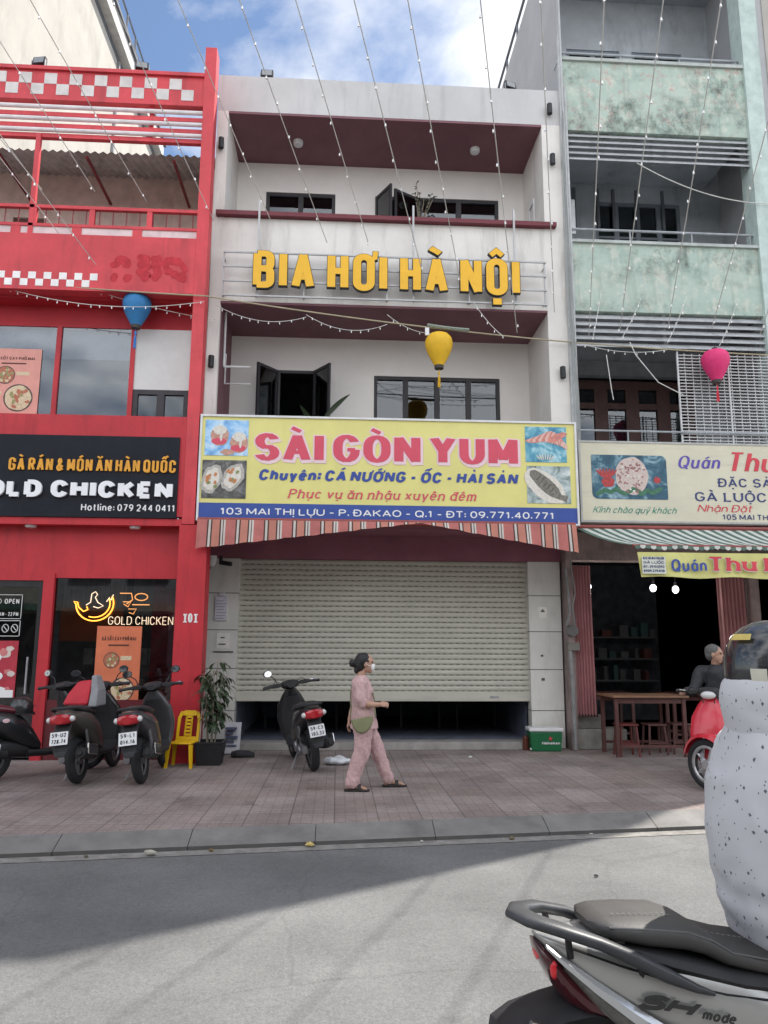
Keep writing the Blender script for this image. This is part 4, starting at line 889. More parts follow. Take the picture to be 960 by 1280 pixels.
# big yellow letters on rails
YB = 11.15
g = thing('letter_sign', 'big yellow raised letters with black sides on thin rails across the white balcony front', 'sign', (.7, YB, 6.95))
mb = MB()
for z in (7.0, 7.24, 7.48, 7.72): mb.box(-1.85, 3.24, 11.22, 11.245, z-.012, z+.012)
for x in (-1.85, -.6, .7, 2.0, 3.22): mb.box(x-.012, x+.012, 11.245, 11.27, 6.98, 7.74)
for x in (-1.33, 1.12, 2.75): mb.box(x-.015, x+.015, 11.27, 11.295, 7.0, 8.65)
for x in (-1.85, -.6, .7, 2.0, 3.22): mb.cyl((x, 11.25, 7.05), (x, 11.42, 7.05), .012, n=6); mb.cyl((x, 11.25, 7.65), (x, 11.42, 7.65), .012, n=6)
mb.build('rail', M('galvanised_rail', (.42, .42, .42), .5, .3), g)
BG = dict(width=4.17, h=.62, vw=.20, hw=.165, sp=.115, space=.38, wf=.66, block=1)
mb = MB(); text(mb, 'BIA HƠI HÀ NỘI', (-1.38, YB+.005, 7.095), g=.016, d=.06, base=-.06, jig=.0006, **BG); mb.build('letter_side', black_m, g)
mb = MB(); text(mb, 'BIA HƠI HÀ NỘI', (-1.38, YB, 7.095), d=.004, jig=.0006, **BG); mb.build('letter_face', M('yellow_acrylic', (.80, .44, .012), .35, var=.05), g)

# black board of the red shop
YR = 10.86
g = thing('signboard', 'black fried chicken signboard with gold and white lettering in a red surround', 'signboard', (-4.2, YR, 3.43))
mb = MB(); mb.box(X0, -2.30, YR+.01, YR+.12, 3.435, 4.615); mb.build('board', black_board, g)
gold = M('gold_lettering', (.72, .33, .03), .4, var=.15, scale=6); wlet = M('white_acrylic', (.80, .80, .82), .35, var=.04)
mb = MB(); text(mb, 'GÀ RÁN & MÓN ĂN HÀN QUỐC', (-4.655, YR+.005, 4.085), .185, 2.32, vw=.18, hw=.15, sp=.14, d=.022, space=.4, block=1); mb.build('gold_lettering', gold, g)
mb = MB(); text(mb, 'GOLD CHICKEN', (-5.21, YR+.005, 3.705), .245, 2.85, vw=.34, hw=.26, sp=.13, d=.04, space=.55); mb.build('name_lettering', wlet, g)
mb = MB(); text(mb, 'Hotline: 079 244 0411', (-3.62, YR+.008, 3.525), .10, 1.30, vw=.16, hw=.14, sp=.17, d=.004); mb.build('phone_lettering', white_ink, g)

# cream board of the eatery
YQ = 11.18
g = thing('signboard', 'cream eatery signboard with a round dish photo and blue and red lettering', 'signboard', (5.5, YQ, 3.54))
mb = MB(); mb.box(3.66, 8.9, YQ+.01, YQ+.12, 3.55, 4.755); mb.build('board', M('cream_vinyl', (.62, .585, .45), .5, var=.07, scale=1.5, dirt=(.45, .42, .33), dirtf=.5, dirts=(.5, .5, 6)), g)
mb = MB(); mb.box(3.63, 3.66, YQ, YQ+.14, 3.52, 4.785).box(8.9, 8.93, YQ, YQ+.14, 3.52, 4.785).box(3.66, 8.9, YQ, YQ+.14, 4.755, 4.785).box(3.66, 8.9, YQ, YQ+.14, 3.52, 3.55); mb.build('frame', M('aged_frame', (.42, .42, .40), .6), g)
purp = M('purple_ink', (.10, .07, .36), .5); navy = M('navy_ink', (.03, .045, .16), .5); teal = M('teal_ink', (.02, .24, .18), .5); red_i = M('bright_red_ink', (.58, .05, .07), .5)
mb = MB(); text(mb, 'Quán', (5.16, YQ+.008, 4.375), .20, .66, vw=.19, hw=.08, sp=.17, shear=.28, d=.003); mb.build('script_lettering', purp, g)
mb = MB(); text(mb, 'Thu Hiền', (5.92, YQ+.008, 4.335), .31, 1.75, vw=.22, hw=.09, sp=.12, shear=.28, d=.003, space=.3); mb.build('script_lettering', red_i, g)
mb = MB(); text(mb, 'ĐẶC SẢN', (5.79, YQ+.008, 4.095), .135, 1.0, vw=.2, hw=.13, sp=.2, d=.003, serif=.14, space=.6); mb.build('dish_lettering', navy, g); mb = MB(); text(mb, 'GÀ LUỘC', (5.41, YQ+.008, 3.865), .145, 1.12, vw=.2, hw=.13, sp=.2, d=.003, serif=.14, space=.6); mb.build('dish_lettering', navy, g); mb = MB(); text(mb, '105 MAI THỊ LỰU', (5.82, YQ+.008, 3.585), .085, 1.05, vw=.17, hw=.15, sp=.2, d=.003); mb.build('address_lettering', navy, g)
mb = MB(); text(mb, 'Nhận Đặt', (5.43, YQ+.008, 3.705), .11, .85, vw=.16, hw=.08, sp=.16, shear=.35, d=.003); mb.build('script_lettering', red_i, g)
mb = MB(); text(mb, 'Kính chào quý khách', (3.81, YQ+.008, 3.665), .10, 1.28, vw=.11, hw=.09, sp=.17, shear=.45, d=.003); mb.build('script_lettering', teal, g)
y = YQ+.004
mb = MB()
x0, x1, z0, z1, r = 3.82, 4.99, 3.88, 4.565, .09
pts = []
for cx_, cz, a0 in ((x1-r, z1-r, 0), (x0+.02, z1-.02, 90), (x0+r, z0+r, 180), (x1-.02, z0+.02, 270)):
    rr = r if a0 in (0, 180) else .02
    pts += [(cx_+rr*math.cos(R(a0+i*15)), cz+rr*math.sin(R(a0+i*15))) for i in range(7)]
mb.prism(pts, y, y+.008); p = mb.build('food_photo', photo_mat('photo_navy_leaf', S(25, 60, 80), S(40, 90, 110), S(150, 180, 190), 4), g)
mb = MB(); random.seed(8); mb.k = 0; ellp(mb, (4.44, 4.24), .255, .295, y, wob=.015, n=28)
for i in range(60):
    a = random.uniform(0, 6.28); q = math.sqrt(random.random()); mb.k = random.choice((1, 1, 2)); ellp(mb, (4.44+.22*q*math.cos(a), 4.24+.26*q*math.sin(a)), random.uniform(.012, .032), random.uniform(.008, .02), y-.002-.00005*i, random.uniform(0, 180), n=8, wob=.1)
mb.k = 3; ellp(mb, (4.07, 4.14), .10, .08, y, wob=.08)
for i in range(7): ellp(mb, (4.05+.035*(i-3), 4.27), .018, .09, y-.001-.0002*i, (i-3)*-14, n=8)
mb.k = 4
for i in range(9): ellp(mb, (3.95+.11*i, 3.98+.02*(i % 3)), .09, .035, y-.0006*(i % 4)-.0002, 25*(-1)**i, n=10)
mb.k = 3; ellp(mb, (4.83, 4.18), .055, .05, y-.003, wob=.12)
mb.build('dish_print', [M('pale_dish_print', (.56, .46, .42), .5, var=.15, scale=30), M('brown_rose_print', (.32, .15, .14), .5), foam, M('deep_red_print', (.40, .05, .05), .5, var=.3, scale=30), M('leaf_print', (.05, .16, .09), .5, var=.4, scale=20)], p)

# ------------------------------------------------------------------ awnings
stripe = [M('awning_red', (.40, .13, .115), .8, var=.14), M('awning_cream', (.50, .45, .41), .8, var=.1), M('awning_dark', (.06, .035, .03), .8), M('awning_orange', (.44, .175, .13), .8, var=.1)]
g = thing('awning', 'red and cream striped cloth awning drooping at both ends under the yellow signboard', 'awning', (.7, 10.75, 3.3))
mb = MB(); seqs = [(.14, 0), (.02, 2), (.03, 1), (.02, 2), (.10, 3), (.02, 2), (.025, 1), (.012, 2), (.025, 1)]; x = -1.97; i = 0; cols = []
while x < 3.38:
    w, k = seqs[i % len(seqs)]; n = max(1, round(w/.03))
    for j in range(n): cols.append((x+w*j/n, k))
    x += w; i += 1
cols.append((3.40, 0))
def drop(x): t = (x-1.15)/(3.12 if x < 1.15 else 2.25); return .015+.40*abs(t)**1.0
def fold(x, f): return .02*math.sin(x*11+.6*math.sin(x*3.1))*f*min(1, drop(x)/.15)+.008*math.sin(x*37)*f
NR = 6
base = None
for (xa, k), (xb, _) in zip(cols, cols[1:]):
    mb.k = k
    for r in range(NR):
        def pt(x, r): f = r/NR; return (x, 10.72-.06*f+fold(x, f), 3.40-drop(x)*f+.004*math.sin(x*23)*f)
        mb.poly([pt(xa, r), pt(xb, r), pt(xb, r+1), pt(xa, r+1)])
mb.build('cloth', stripe, g)
mb = MB(); mb.cyl((-1.98, 10.80, 3.40), (3.41, 10.80, 3.40), .045, n=10)
for x in (-1.2, 2.6): mb.cyl((x, 10.8, 3.40), (x, 11.42, 3.42), .02, n=6)
mb.build('roller_tube', M('awning_tube', (.25, .06, .05), .6), g)
g = thing('awning', 'green and white striped awning sloping over the eatery entrance', 'awning', (5.4, 10.8, 3.3))
gs = [M('awning_green', (.085, .14, .11), .8, var=.15), M('awning_white', (.50, .52, .48), .8, var=.1)]
mb = MB(); n = 62
for i in range(n):
    mb.k = 1 if i % 2 else 0
    def pt(i, f): xa = 3.50+5.2*i/n; xb = 4.10+4.7*i/n; return (xa+(xb-xa)*f, 11.10-.75*f, 3.42-.36*f-.05*math.sin(math.pi*f)+.01*math.sin(i*.9)*f)
    for r in range(5): mb.poly([pt(i, r/5), pt(i+1, r/5), pt(i+1, (r+1)/5), pt(i, (r+1)/5)])
    c = pt(i+.5, 1); mb.poly([(pt(i, 1)[0], 10.35, c[2]), (pt(i+1, 1)[0], 10.35, c[2]), (pt(i+1, 1)[0], 10.345, c[2]-.035), (c[0], 10.34, c[2]-.055), (pt(i, 1)[0], 10.345, c[2]-.035)])
mb.build('cloth', gs, g)
mb = MB(); mb.cyl((4.08, 10.38, 3.06), (8.8, 10.38, 3.06), .025, n=8); mb.cyl((3.5, 11.1, 3.43), (8.7, 11.1, 3.43), .035, n=8); mb.cyl((4.2, 11.1, 3.2), (4.3, 10.4, 3.05), .02, n=6)
mb.build('frame', M('awning_tube', (.25, .06, .05), .6), g)
g = thing('banner', 'yellow cloth banner with a phone panel hanging from the green striped awning', 'banner', (5.5, 10.33, 2.8))
mb = MB(); n = 40
def bp(i, f): x = 4.12+3.7*i/n; return (x+.04*f, 10.325+.02*math.sin(i*.8)*f-.01*math.sin(i*.37), 2.965-.345*f+.012*math.sin(i*.55)*f)
for i in range(n):
    for r in range(4): mb.poly([bp(i, r/4), bp(i+1, r/4), bp(i+1, (r+1)/4), bp(i, (r+1)/4)])
mb.build('cloth', M('banner_yellow', (.60, .58, .22), .7, var=.1, scale=3), g)
mb = MB(); text(mb, 'Quán', (4.575, 10.285, 2.70), .17, .50, vw=.19, hw=.15, sp=.14, d=.002); mb.build('blue_lettering', royal, g)
mb = MB(); text(mb, 'Thu Hiền', (5.09, 10.287, 2.71), .195, 1.60, vw=.30, hw=.13, sp=.16, g=.03, d=.001, serif=.2); mb.build('letter_outline', M('pale_lilac_ink', (.60, .55, .55), .6), g)
mb = MB(); text(mb, 'Thu Hiền', (5.09, 10.284, 2.715), .195, 1.60, vw=.30, hw=.13, sp=.16, d=.002, serif=.2); mb.build('red_lettering', red_i, g)
mb = MB(); mb.box(4.165, 4.50, 10.288, 10.292, 2.665, 2.90); mb.k = 1
for i, t in enumerate(('Đ/C 105 MAI THỊ LỰU', 'GÀ LUỘC', 'ĐT: 39103092', '0909.219.828')): text(mb, t, (4.185, 10.286, 2.862-.058*i), .035, .29, vw=.2, hw=.16, sp=.14, d=.001)
mb.build('phone_panel', [M('pale_panel', (.60, .62, .55), .6), navy], g)

# ------------------------------------------------------------------ lanterns
def lantern(name, label, x, y, ztop, w, h, col, ltas, string_z, tcol=None):
    t = thing(name, label, 'lantern', (x, y, ztop-h), 'cloth lanterns hanging from the street cable')
    mb = MB(); n = 32; prof = [(.20, 1.0), (.42, .985), (.72, .93), (.93, .82), (1.0, .68), (.95, .53), (.80, .37), (.60, .2), (.42, .07), (.34, .0)]
    mb.rings([[V(x+w/2*r*(1-.035*(k % 2))*math.cos(2*math.pi*k/n), y+w/2*r*(1-.035*(k % 2))*math.sin(2*math.pi*k/n), ztop-h+h*z) for k in range(n)] for r, z in prof])
    mb.build('shade', M(name+'_cloth_'+label.split()[0], col, .55, var=.08, scale=8, spec=.3), t, smooth=True)
    mb = MB(); mb.cyl((x, y, ztop-h-.05), (x, y, ztop-h), w*.16, w*.17, 14).cyl((x, y, ztop), (x, y, ztop+.03), w*.1, w*.1, 12); mb.build('wooden_cap', M('dark_wood_cap', (.05, .04, .035), .6), t)
    mb = MB(); mb.tube([(x, y, ztop+.02), (x, y, string_z)], .004, 5); mb.build('hook_wire', black_m, t)
    mb = MB(); mb.ell((x, y, ztop-h-.12), (.018, .018, .03), 8, 6); random.seed(2)
    for k in range(9): a = k*.7; mb.tube([(x, y, ztop-h-.14), (x+.014*math.cos(a), y+.014*math.sin(a), ztop-h-.2), (x+.018*math.cos(a), y+.018*math.sin(a), ztop-h-ltas)], .004, 4)
    mb.tube([(x, y, ztop-h-.05), (x, y, ztop-h-.12)], .004, 4)
    mb.build('tassel', M(name+'_tassel_'+label.split()[0], tcol or col, .7), t)
lantern('paper_lantern', 'blue cloth lantern with a blue tassel hanging before the red shop', -3.09, 11.1, 6.90, .43, .50, S(55, 125, 180, .95), .36, 6.93, S(60, 140, 210))
lantern('paper_lantern', 'yellow cloth lantern with a tassel hanging over the yellow signboard', 1.49, 11.1, 6.42, .43, .53, S(225, 178, 45, 1.0), .34, 6.50)
lantern('paper_lantern', 'bright pink cloth lantern hanging before the white rod grille', 5.84, 11.1, 6.27, .43, .50, S(225, 60, 120, .95), .34, 6.36, S(215, 60, 80))

# ------------------------------------------------------------------ cables and fairy lights
cab = M('pale_cable', (.38, .33, .22), .7); wirem = M('clear_wire', (.60, .60, .56), .5); bulbm = M('white_bulb', (.85, .85, .84), .3)
def span(p, q, sag, n=24): p, q = Vector(p), Vector(q); return [p.lerp(q, i/n)+V(0, 0, -sag*4*(i/n)*(1-i/n)) for i in range(n+1)]
mb = MB(); pts = [(-7.5, 11.0, 7.2)]
for a, b in (((-7.5, 11.02, 7.2), (-2.04, 10.85, 6.79)), ((-2.04, 10.85, 6.79), (3.40, 11.3, 6.43)), ((3.40, 11.3, 6.43), (9.1, 11.3, 6.28))): pts += span(a, b, .05)[1:]
mb.tube(pts, .011, 6); tag(mb.build('street_cable', cab), 'yellowish cable strung along the three shopfronts carrying the lanterns', 'cable')
def lights(label, p, q, sag, step, wob=.0, seed=0, group='strings of tiny white bulbs over the street', r=.0055, br=.013):
    random.seed(seed); pts = span(p, q, sag, 40); mb = MB(); mb.tube(pts, r, 5); mb.k = 1
    L = 0; nxt = random.uniform(.1, step)
    for a, b in zip(pts, pts[1:]):
        d = (b-a).length
        while nxt < L+d:
            c = a.lerp(b, (nxt-L)/d)+V(random.uniform(-.02, .02), random.uniform(-.02, .02), -.02); mb.cyl(c+V(0, 0, .018), c-V(0, 0, .02), br*.55, br, 6); nxt += step*random.uniform(.8, 1.2)
        L += d
    return tag(mb.build('fairy_lights', [wirem, bulbm]), label, 'string lights', group)
ST = [(-3.84, 8.57, -6.67, 12.32, 'ending before the terrace railing left of the blue lantern'), (-4.64, 8.57, -8.50, 12.48, 'ending at the far left terrace post'),
      (-3.05, 8.44, -5.73, 12.10, 'ending above the faded glue marks on the red fascia'), (-2.01, 8.16, -4.57, 11.87, 'ending at the tall red column'),
      (-1.14, 8.22, -3.98, 11.89, 'ending over the first yellow letter B'), (-.25, 7.86, -3.15, 11.56, 'ending over the yellow letter A of the first word'),
      (.39, 7.89, -2.54, 11.43, 'ending over the yellow letter H of the second word'), (1.27, 7.29, -1.85, 10.98, 'crossing the gap after the second yellow word'),
      (1.83, 7.31, -1.18, 10.87, 'crossing the yellow letter A with its grave accent'), (2.71, 6.46, -.38, 10.11, 'crossing the last yellow word beside the letter N'),
      (3.31, 6.82, .24, 10.49, 'running down the right white pillar'), (3.84, 6.44, .99, 10.00, 'first one right of the white pillar over green plaster'),
      (4.33, 6.51, 1.77, 10.16, 'second one right of the white pillar over green plaster'), (5.11, 6.61, 2.16, 10.26, 'ending just left of the pink lantern'),
      (5.82, 6.63, 3.05, 10.20, 'ending just above the pink lantern'), (6.6, 6.55, 3.7, 10.15, 'at the far right crossing the pale green column'),
      (-4.25, 7.75, -7.4, 11.5, 'ending on the red fascia above the small white checks'), (-3.62, 7.2, -6.5, 10.9, 'ending beside the last small white check')]
for i, (x0, z0, x1, z1, l) in enumerate(ST): lights('thin string of tiny white bulbs '+l, (x1, 1.0, z1), (x0, 11.1, z0), .10+.05*(i % 3), .45, seed=i, r=.0065)
pts = sorted((x1, z1) for _, _, x1, z1, _ in ST)
mb = MB(); mb.tube([(x, 1.0, z) for x, z in pts], .01, 5); tag(mb.build('overhead_cable', cab), 'overhead cable high above the near roadside holding the upper ends of the bulb strings', 'cable')
DR = [((-5.2, 11.0, 6.95), (-2.05, 10.85, 6.70), .20, 'drooping under the red fascia by the blue lantern'), ((-3.9, 10.95, 6.95), (-1.95, 11.3, 6.62), .06, 'stretched across the red column top'),
      ((-1.95, 11.3, 6.86), (-.55, 11.2, 6.66), .16, 'drooping under the yellow letter B'), ((-.55, 11.2, 6.70), (.7, 11.2, 6.58), .17, 'drooping under the second yellow word'),
      ((.7, 11.2, 6.74), (1.5, 11.2, 6.46), .10, 'drooping left of the yellow lantern'), ((2.05, 11.2, 7.0), (2.5, 11.15, 6.42), .05, 'dangling right of the yellow lantern'),
      ((3.7, 11.3, 6.42), (5.2, 11.3, 6.34), .10, 'drooping along the lower grey louvre'), ((4.75, 11.2, 7.15), (4.4, 11.25, 6.45), .04, 'hanging over the lower louvre above the brown doors'), ((5.5, 11.2, 7.2), (5.15, 11.25, 6.42), .04, 'hanging over the lower louvre left of the pink lantern'), ((6.35, 11.2, 7.2), (6.0, 11.25, 6.40), .04, 'hanging over the lower louvre right of the pink lantern'), ((4.1, 11.2, 7.2), (3.95, 11.25, 6.45), .03, 'hanging over the lower louvre beside the white pillar')]
for i, (p, q, s_, l) in enumerate(DR): lights('short string of small white bulbs '+l, p, q, s_, .16, seed=40+i, group='short bulb strings along the cable', br=.009)
mb = MB(); mb.tube(span((1.30, 11.0, 6.50), (1.95, 11.05, 6.46), .01), .028, 6); tag(mb.build('cable_bundle', M('greenish_bundle', (.22, .25, .21), .8, var=.4, scale=60)), 'grey green bundle wrapped on the cable above the yellow lantern', 'cable')
mb = MB(); mb.box(1.27, 1.33, 11.0, 11.03, 6.34, 6.46); tag(mb.build('paper_tag', white_ink), 'small white tag hanging on the cable beside the yellow lantern', 'tag')
mb = MB(); mb.tube([(4.55, 11.25, 6.42), (4.62, 11.22, 6.2), (4.95, 11.2, 5.75), (5.4, 11.25, 5.55)], .008, 5); tag(mb.build('loose_wire', wirem), 'loose pale wire sagging across to the white rod grille', 'wire')
mb = MB(); mb.tube([(4.16, 11.25, 6.2), (4.2, 11.2, 5.6), (4.22, 11.2, 5.45)], .007, 5); tag(mb.build('loose_wire', wirem), 'short pale wire dangling before the brown balcony doors', 'wire')
mb = MB(); mb.tube(span((4.85, 11.3, 9.6), (7.1, 11.3, 8.95), .18), .009, 5); tag(mb.build('loose_wire', wirem), 'pale wire sagging under the upper grey louvre', 'wire')
mb = MB()
for dx in (0, .035, .06): mb.tube([(3.63+dx, 11.27, 3.8), (3.66+dx*.6, 11.26, 5.5), (3.60+dx, 11.27, 7.0), (3.58+dx, 11.28, 8.5), (3.63, 11.29, 10.5)], .007, 5)
tag(mb.build('wire_bundle', M('grey_wire', (.30, .31, .30), .7)), 'bundle of thin grey wires running down the right white pillar', 'wire')

# ------------------------------------------------------------------ floodlights on the roofs
def flood(x, y, z, rz, label):
    t = thing('floodlight', label, 'floodlight', (x, y, z), 'floodlights on the roof edges', R(rz))
    mb = MB(); mb.box(-.10, .10, -.06, 0, .06, .20)
    for i in range(5): mb.box(-.09+.04*i, -.075+.04*i, 0, .03, .07, .19)
    mb.xf(Matrix.Rotation(R(-12), 4, 'X')); mb.build('housing', black_m, t, world=False)
    mb = MB(); mb.box(-.08, .08, -.066, -.061, .075, .185); mb.xf(Matrix.Rotation(R(-12), 4, 'X')); mb.build('lens', M('lamp_lens', (.25, .26, .27), .2), t, world=False)
    mb = MB(); mb.box(-.115, -.105, -.04, -.01, 0, .14).box(.105, .115, -.04, -.01, 0, .14).box(-.105, .105, -.04, -.01, 0, .012); mb.build('bracket', steel, t, world=False)
flood(-4.80, 10.98, 10.56, -10, 'left floodlight on the red checkered parapet'); flood(-3.22, 10.98, 10.56, 12, 'right floodlight on the red checkered parapet')
flood(-1.31, 11.5, 10.955, 0, 'floodlight on the grey parapet near the red column'); flood(2.80, 11.5, 10.955, 20, 'floodlight on the grey parapet beside the grey side wall')

# ------------------------------------------------------------------ neon sign and posters
g = thing('neon_sign', 'orange neon chicken outline with lettering inside the red shop window', 'neon sign', (-3.1, 11.14, 1.9))
neon = emit('orange_neon', (1.0, .36, .04), 1.0); neonw = emit('pale_neon', (.9, .70, .48), .34); neond = emit('dim_neon', (.75, .32, .10), .32)
def nz(pts): return [(p[0], 11.135, p[1]) for p in pts]
mb = MB(); cx_, cz = -3.42, 2.24
mb.tube(nz([(cx_+.26*math.cos(R(a)), cz+.24*math.sin(R(a))) for a in range(182, 395, 12)]), .009, 6)
mb.tube(nz([(cx_+.21*math.cos(R(a)), cz+.19*math.sin(R(a))) for a in range(250, 390, 12)]), .008, 6)
mb.tube(nz([(cx_-.26, cz-.01), (cx_-.29, cz+.03), (cx_-.24, cz+.02), (cx_-.22, cz-.05), (cx_-.15, cz-.11), (cx_-.09, cz-.08), (cx_-.11, cz-.04)]), .008, 6); mb.build('bowl_tube', neon, g)
mb = MB(); mb.tube(nz([(cx_-.12, cz-.02), (cx_-.06, cz+.02), (cx_-.05, cz+.14), (cx_, cz+.17), (cx_+.03, cz+.13), (cx_, cz+.09), (cx_+.04, cz+.02), (cx_+.12, cz-.03), (cx_+.05, cz-.06), (cx_-.02, cz-.04)]), .007, 6)
mb.tube(nz([(cx_+.16, cz+.03), (cx_+.2, cz+.09), (cx_+.22, cz+.05), (cx_+.25, cz+.13)]), .007, 6); mb.build('bird_tube', neonw, g)
mb = MB()
mb.tube(nz([(-3.08, 2.39), (-2.92, 2.39), (-2.90, 2.30), (-2.98, 2.24)]), .008, 6).tube(nz([(-3.03, 2.27), (-2.92, 2.27), (-2.96, 2.2), (-3.02, 2.24)]), .008, 6).tube(nz([(-2.78+.09*math.cos(R(a)), 2.34+.05*math.sin(R(a))) for a in range(0, 361, 30)]), .008, 6).tube(nz([(-2.9, 2.23), (-2.66, 2.23)]), .008, 6).tube(nz([(-2.95, 2.17), (-2.84, 2.17), (-2.88, 2.1), (-2.94, 2.12)]), .007, 6)
mb.build('glyph_tube', neond, g)
mb = MB(); text(mb, 'GOLD CHICKEN', (-3.22, 11.14, 1.95), .115, .90, vw=.065, hw=.065, sp=.18, d=.006, space=.5); mb.build('word_tube', neonw, g)
def poster(label, x0, x1, z0, z1, y, bgm, dark=False):
    t = thing('poster', label, 'poster', ((x0+x1)/2, y, z0)); w, h = x1-x0, z1-z0
    mb = MB(); mb.box(x0, x1, y, y+.003, z0, z1); mb.build('sheet', bgm, t)
    mb = MB(); text(mb, 'GÀ SỐT CAY PHÔ MAI', (x0+w*.12, y, z1-h*.17), h*.045, w*.76, vw=.2, hw=.16, sp=.16, d=.002); mb.box(x0+w*.27, x0+w*.73, y-.002, y, z1-h*.235, z1-h*.215); mb.build('lettering', M('dark_brown_ink', (.10, .03, .02), .6), t)
    mb = MB(); random.seed(6)
    for c, r, k in (((x0+w*.36, z1-h*.40), w*.18, 1), ((x0+w*.63, z1-h*.74), w*.27, 2)):
        mb.k = 0; ellp(mb, c, r, r, y-.0005, d=.001); mb.k = k; ellp(mb, c, r*.9, r*.9, y-.002, wob=.02, d=.001)
        for i in range(26):
            a = random.uniform(0, 6.28); q = r*.75*math.sqrt(random.random()); mb.k = random.choice((1, 2, 3)); ellp(mb, (c[0]+q*math.cos(a), c[1]+q*math.sin(a)), r*.2, r*.13, y-.0035-.0001*i, random.uniform(0, 180), n=9, wob=.1, d=.001)
    mb.k = 2; mb.box(x0+w*.56, x0+w*.80, y-.002, y, z1-h*.40, z1-h*.35).box(x0+w*.10, x0+w*.32, y-.002, y, z1-h*.70, z1-h*.65)
    mb.build('dish_picture', [M('dark_bowl', (.08, .06, .05), .5), M('sauce_print', (.42, .14, .08), .5, var=.3, scale=40), M('cheese_print', (.62, .5, .33), .5, var=.2, scale=40), M('leafy_print', (.3, .28, .12), .5, var=.3, scale=40)], t)
poster('orange dish poster inside the shop window below the neon chicken', -3.37, -2.75, .75, 1.93, 11.16, M('orange_poster', (.62, .17, .08), .5, var=.1))
poster('pink dish poster behind the upper left window of the red shop', -5.35, -4.55, 5.05, 6.10, 11.40, M('pink_poster', (.66, .30, .25), .5, var=.08))
g = thing('poster', 'red and white menu poster on the dark glass door', 'poster', (-4.6, 11.13, .9))
mb = MB(); mb.box(-4.85, -4.42, 11.132, 11.138, .95, 1.72); mb.build('sheet', M('crimson_poster', (.40, .03, .05), .5, var=.2), g)
mb = MB(); random.seed(3)
for i in range(14): mb.k = i % 3; ellp(mb, (random.uniform(-4.8, -4.48), random.uniform(1.0, 1.62)), random.uniform(.03, .07), random.uniform(.03, .06), 11.1315-.0002*i, n=10, wob=.1)
mb.k = 2; mb.box(-4.84, -4.44, 11.128, 11.13, .95, 1.05); mb.build('picture', [M('rose_print', (.55, .18, .18), .5), M('pale_print', (.6, .5, .46), .5), white_ink], g)
g = thing('door_sticker', 'white opening hours sticker with three round icons on the dark glass door', 'sticker', (-4.6, 11.13, 1.8))
wst = M('sticker_white', (.62, .62, .60), .6); mb = MB()
for z0, z1 in ((2.02, 2.36), (1.78, 2.00)):
    for a in ((-4.82, -4.42, z0, z0+.008), (-4.82, -4.42, z1-.008, z1), (-4.82, -4.812, z0, z1), (-4.428, -4.42, z0, z1)): mb.box(a[0], a[1], 11.133, 11.137, a[2], a[3])
text(mb, 'OPEN', (-4.66, 11.136, 2.23), .07, .2, vw=.18, hw=.16, sp=.16, d=.002); text(mb, '10 AM - 22 PM', (-4.79, 11.136, 2.06), .055, .33, vw=.16, hw=.14, sp=.16, d=.002)
mb.tube([(-4.74+.035*math.cos(R(a)), 11.134, 2.265+.035*math.sin(R(a))) for a in range(0, 361, 30)], .005, 5)
for x in (-4.745, -4.62, -4.495):
    mb.tube([(x+.045*math.cos(R(a)), 11.134, 1.89+.055*math.sin(R(a))) for a in range(0, 361, 30)], .006, 5); mb.tube([(x-.03, 11.134, 1.925), (x+.03, 11.134, 1.855)], .006, 5)
mb.build('print', wst, g)

# ------------------------------------------------------------------ scooters
tyre_m = M('tyre_rubber', (.02, .02, .022), .85, var=.2, scale=20); chrome = M('chrome', (.6, .6, .6), .15, .95, var=.03); alu = M('dull_aluminium', (.26, .26, .27), .4, .7, var=.2)
plastic = M('matt_black_plastic', (.022, .022, .024), .6, var=.25, scale=9); seatv = M('black_seat_vinyl', (.028, .027, .028), .5, var=.2, bump=.2, bscale=120)
plate_m = M('white_plate', (.66, .66, .66), .4, var=.04); plate_ink = M('plate_ink', (.02, .02, .025), .6)
lens_red = M('red_lens', (.38, .012, .02), .12, var=.1, coat=.6); lens_clear = M('clear_lens', (.55, .55, .54), .1, var=.08, coat=.5); lens_amber = M('amber_lens', (.6, .3, .1), .15); mirror_m = M('mirror_glass', (.75, .8, .82), .03, 1.0, var=.02)
def arc_shell(mb, c, r0, r1, hw, a0, a1, n=12):
    """mudguard: arc shell round a wheel axis (axis along y)"""
    rr = []
    for i in range(n+1):
        a = R(a0+(a1-a0)*i/n); ca, sa = math.cos(a), math.sin(a); f = 1-.25*abs(2*i/n-1)
        rr.append([V(c[0]+r0*ca, c[1]-hw*f, c[2]+r0*sa), V(c[0]+r1*ca, c[1]-hw*f*.6, c[2]+r1*sa), V(c[0]+r1*ca, c[1]+hw*f*.6, c[2]+r1*sa), V(c[0]+r0*ca, c[1]+hw*f, c[2]+r0*sa), V(c[0]+(r1-.012)*ca, c[1]+hw*f*.55, c[2]+(r1-.012)*sa), V(c[0]+(r1-.012)*ca, c[1]-hw*f*.55, c[2]+(r1-.012)*sa)])
    mb.rings(rr)
